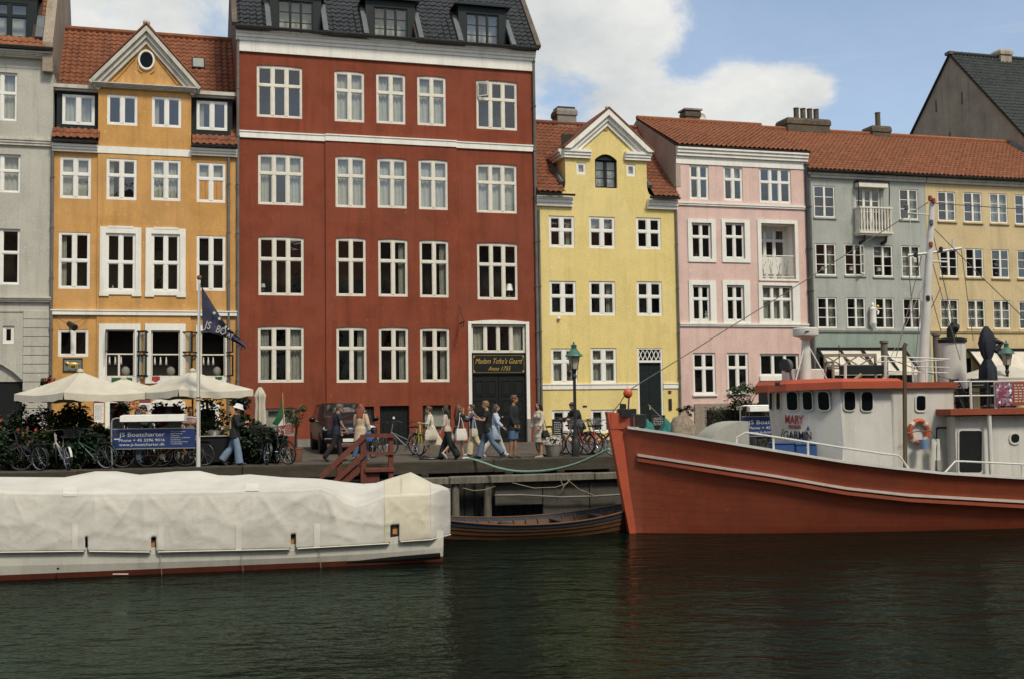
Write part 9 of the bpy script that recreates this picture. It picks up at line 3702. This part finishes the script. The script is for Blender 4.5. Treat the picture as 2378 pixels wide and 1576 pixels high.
def crowd():
	stand = {}
	walk = dict(hipL=24,hipR=-20,kneeL=6,kneeR=22,shL=-18,shR=20,elL=22,elR=26)
	walk2 = dict(hipL=-22,hipR=22,kneeL=26,kneeR=5,shL=18,shR=-16,elL=20,elR=20)
	RIGHT,LEFT,AWAY,TO = 0.0,math.pi,math.pi / 2,-math.pi / 2
	# 1 man in white bucket hat
	p = on_street(545,1080)
	person(p, RIGHT + .15, 1.76, 'man in a white bucket hat, black jacket and wide jeans walking right', dict(walk2, shR=12, elR=98, shL=4, elL=78, twL=30, twR=35, nod=22, lean=5, hipL=-14, hipR=12), ('jacket', (.010, .012, .014)), ('wide', (.16, .23, .32)), (.05, .05, .05), ('short', 'black'), hat=(.66, .65, .62))
	# 2 grey haired man in navy tee
	p = on_street(781,1071)
	person(p, RIGHT + .3, 1.74, 'grey haired man in a navy T-shirt with a dark backpack walking right', dict(walk, lean=7, hipL=14, hipR=-16, yaw=-8, shL=8, shR=14, elL=10, elR=18), ('tee', (.012, .018, .038)), ('trousers', (.012, .012, .013)), (.04, .02, .015), ('short', 'grey'), 'skin_tan')
	bp = thing('backpack', 'dark red and black backpack on the man in the navy T-shirt', 'bag', p, RIGHT + .3)
	MB().bbox(-.34, -.14, -.15, .15, 1.0, 1.42, .05).build('bag_body', cloth((.05, .02, .022)), bp)
	MB().tube([(-.16, .12, 1.4), (.02, .13, 1.48), (.14, .12, 1.3), (-.02, .14, 1.05)], .018, 6).build('strap', cloth((.02, .02, .02)), bp)
	# 3 red haired woman, back turned
	p = on_street(838,1070)
	t, J = person(p, AWAY - .25, 1.72, 'woman with red hair and a long beige cardigan seen from behind', dict(walk2, hipL=-10, hipR=14, shL=6, shR=-4, abR=16), ('cardigan', (.50, .38, .26)), ('trousers', (.035, .075, .14)), (.3, .2, .13), ('long', 'red'), sex='f')
	tote(p, AWAY - .25, J, -1, (.03, .15, .40), 'bright blue shoulder bag on the woman with red hair', 'shoulder_bag', (.16, .07, .30), .52)
	# 4 woman in a pale dress walking left, bent a little
	p = on_street(1004,1062)
	t, J = person(p, LEFT + .1, 1.64, 'woman with tied brown hair and a pale patterned dress striding left', dict(hipL=16, hipR=-34, kneeL=6, kneeR=34, lean=8, shL=18, elL=78, shR=2, elR=40, twL=20, nod=8), ('blouse', (.60, .55, .45)), ('dress', (.56, .50, .37)), (.03, .03, .03), ('bun', 'auburn'), sex='f')
	tote(p, LEFT + .1, J, 1, (.58, .53, .42), 'cream cloth bag on the woman in the pale dress', 'tote_bag', (.2, .06, .34), .46)
	# 5 woman with long dark hair and black trousers
	p = on_street(1040,1066)
	person(p, LEFT - .2, 1.67, 'woman with long black hair, beige blouse and wide black trousers walking left', dict(hipL=-18, hipR=18, kneeL=16, kneeR=4, lean=4, shL=6, elL=18, shR=-4), ('blouse', (.50, .42, .34)), ('wide', (.008, .012, .012)), (.02, .02, .02), ('long', 'black'), sex='f')
	# 6 woman with raised arm, tote and bare legs
	p = on_street(1064,1066)
	t, J = person(p, RIGHT + .5, 1.67, 'woman in cream shorts holding her raised hands to her face, long brown hair', dict(hipL=-26, hipR=12, kneeL=20, kneeR=4, lean=2, shR=70, elR=105, shL=62, elL=108, abR=12), ('tee', (.02, .02, .022)), ('shorts', (.52, .46, .36)), (.5, .48, .42), ('long', 'auburn'), sex='f')
	tote(p, RIGHT + .5, J, -1, (.62, .59, .52), 'white cloth tote with a pale blue print on the woman with raised hands', 'tote_bag', (.19, .06, .36), .44)
	# 7 woman in denim jacket and cream trousers
	p = on_street(1100,1058)
	t, J = person(p, LEFT + .15, 1.66, 'woman in a blue denim jacket and wide cream trousers', dict(walk, shL=50, elL=60, shR=40, elR=70, hipL=14, hipR=-18), ('denim', (.030, .068, .15)), ('wide', (.56, .50, .33)), (.55, .55, .52), ('short', 'brown'), sex='f')
	tote(p, LEFT + .15, J, 1, (.52, .46, .36), 'beige bag behind the denim jacket', 'shoulder_bag', (.10, .06, .26), .5)
	# 8 young man in black tee
	p = on_street(1133,1064)
	person(p, LEFT + .1, 1.80, 'fair haired man in a black T-shirt and blue jeans striding left', dict(walk2, hipL=-20, hipR=20, shR=30, elR=95, shL=24, elL=80, twL=35, twR=30, nod=10), ('tee', (.009, .010, .010)), ('flared', (.10, .15, .21)), (.04, .04, .045), ('short', 'fair'))
	# 9 figure behind in light trousers
	p = on_street(1150,1062) + Vector((0,.7,0))
	person(p, RIGHT - .1, 1.70, 'woman in a light blue shirt and white trousers, behind the man in the black T-shirt', dict(walk, hipL=22, hipR=-22), ('cardigan', (.42, .52, .62)), ('flared', (.56, .52, .46)), (.5, .5, .48), ('long', 'brown'), sex='f')
	# 10 tall man in dark jacket and blue shorts
	p = on_street(1193,1063)
	person(p, RIGHT - .35, 1.93, 'tall man in a dark jacket and blue denim shorts standing still', dict(hipL=2, hipR=-3, shL=-4, shR=-2, elL=26, elR=22, twL=20, twR=20, yaw=10, nod=2), ('jacket', (.012, .016, .017)), ('shorts', (.075, .13, .24)), (.04, .035, .03), ('short', 'auburn'), 'skin_tan')
	# 11 woman in beige coat
	p = on_street(1254,1062)
	t, J = person(p, LEFT + .7, 1.72, 'woman with black hair in a beige coat and skirt standing before the yellow house', dict(hipL=3, hipR=-3, shL=8, shR=4, elL=30, elR=16, yaw=12, abR=14), ('coat', (.52, .45, .35)), ('miniskirt', (.52, .46, .35)), (.3, .24, .16), ('long', 'black'), sex='f')
	tote(p, LEFT + .7, J, 1, (.015, .015, .016), 'small black shoulder bag on the woman in the beige coat', 'shoulder_bag', (.12, .05, .22), .58)
	# 12 person bending by the lamp post
	p = on_street(1348,1052)
	person(p, LEFT + .6, 1.74, 'person in black clothes and white shoes leaning against the lamp post', dict(hipL=18, hipR=10, kneeL=14, kneeR=10, lean=22, shL=40, shR=34, elL=40, elR=50, nod=26), ('jacket', (.010, .013, .012)), ('trousers', (.010, .014, .013)), (.55, .55, .53), ('short', 'black'))
	# 13-15 behind the charter sign
	p = at_back(345,1.2)
	person(p, LEFT + .9, 1.78, 'black haired man in dark clothes reading behind the charter sign', dict(nod=32, lean=10, shL=34, shR=36, elL=60, elR=60, twL=25, twR=25), ('jacket', (.014, .018, .024)), ('trousers', (.03, .03, .032)), (.03, .03, .03), ('short', 'black'))
	p = at_back(322,1.5)
	person(p, AWAY + .5, 1.66, 'person in blue jeans with dark hair standing behind the sign', dict(nod=24, lean=6), ('blouse', (.48, .44, .38)), ('trousers', (.045, .11, .24)), (.3, .3, .28), ('bob', 'black'), sex='f')
	p = at_back(440,1.1)
	person(p, TO + .5, 1.69, 'woman in a pale top between the charter sign and the flagpole', dict(nod=16, shL=24, elL=40), ('tee', (.36, .22, .17)), ('trousers', (.02, .022, .025)), (.05, .05, .05), ('bun', 'auburn'), 'skin_tan', sex='f')
	fuse_all()
crowd()
# small things on the window sills
def sill_items():
	L = [(611, 676, 17, 'lamp', 'small white lamp in the lower left of the wide third-row window of the red house'),
		(1182, 690, 30, 'lamp', 'white shaded lamp in the right-hand window over the gateway'),
		(1195, 690, 22, 'plant', 'little potted plant beside the white shaded lamp over the gateway'),
		(1911, 637, 18, 'lamp', 'pale lamp in the left middle-row window of the grey-blue house'),
		(1977, 637, 18, 'lamp', 'pale lamp behind the open casement of the grey-blue house'),
		(2041, 639, 18, 'lamp', 'pale lamp in the third middle-row window of the grey-blue house'),
		(1640, 742, 20, 'figure', 'pale ornament standing in the left banded window of the pink house'),
		(1318, 884, 24, 'plant', 'potted plant behind the lace curtain nearest the lamp post'),
		(1292, 728, 14, 'plant', 'tiny plant in the left middle window of the yellow house'),
		(2196, 640, 14, 'plant', 'tiny plant in the first middle-row window of the ochre house'),
		(262, 672, 10, 'figure', 'small white ornament in the left tall banded window of the orange house'),
		(1616, 596, 16, 'plant', 'small plant in the left upper banded window of the pink house')]
	for px,py,hpx,kind,lab in L:
		p = hit(px,py,F0 + FN * .2,FN)
		s = hpx * (p.y / F_PX)
		t = thing({'lamp': 'table_lamp', 'plant': 'potted_plant', 'figure': 'ornament'}[kind], lab, {'lamp': 'lamp', 'plant': 'plant', 'figure': 'ornament'}[kind], p, YAW, 'things on the window sills')
		if kind == 'lamp':
			MB().lathe([(s * .2, 0), (s * .2, s * .05), (s * .06, s * .1), (s * .09, s * .3), (s * .04, s * .5)], 10).build('lamp_base', M['stone'], t, smooth=True)
			MB().lathe([(s * .34, s * .48), (s * .24, s), (s * .22, s)], 14).build('lamp_shade', M['white_paint'], t, smooth=True)
		elif kind == 'plant':
			MB().lathe([(s * .16, 0), (s * .24, s * .38), (s * .2, s * .38)], 10).build('pot', M['terracotta'], t, smooth=True)
			lf = MB()
			leaf_cloud(lf,(0,0,s * .68),(s * .34,s * .2,s * .34),60,s * .3,random.Random(px))
			lf.build('foliage', M['leaf_light'], t)
		else:
			MB().lathe([(s * .22, 0), (s * .24, s * .1), (s * .12, s * .3), (s * .2, s * .55), (s * .08, s * .75), (s * .14, s * .88), (s * .02, s)], 10).build('figure_body', M['white_paint'], t, smooth=True)
sill_items()
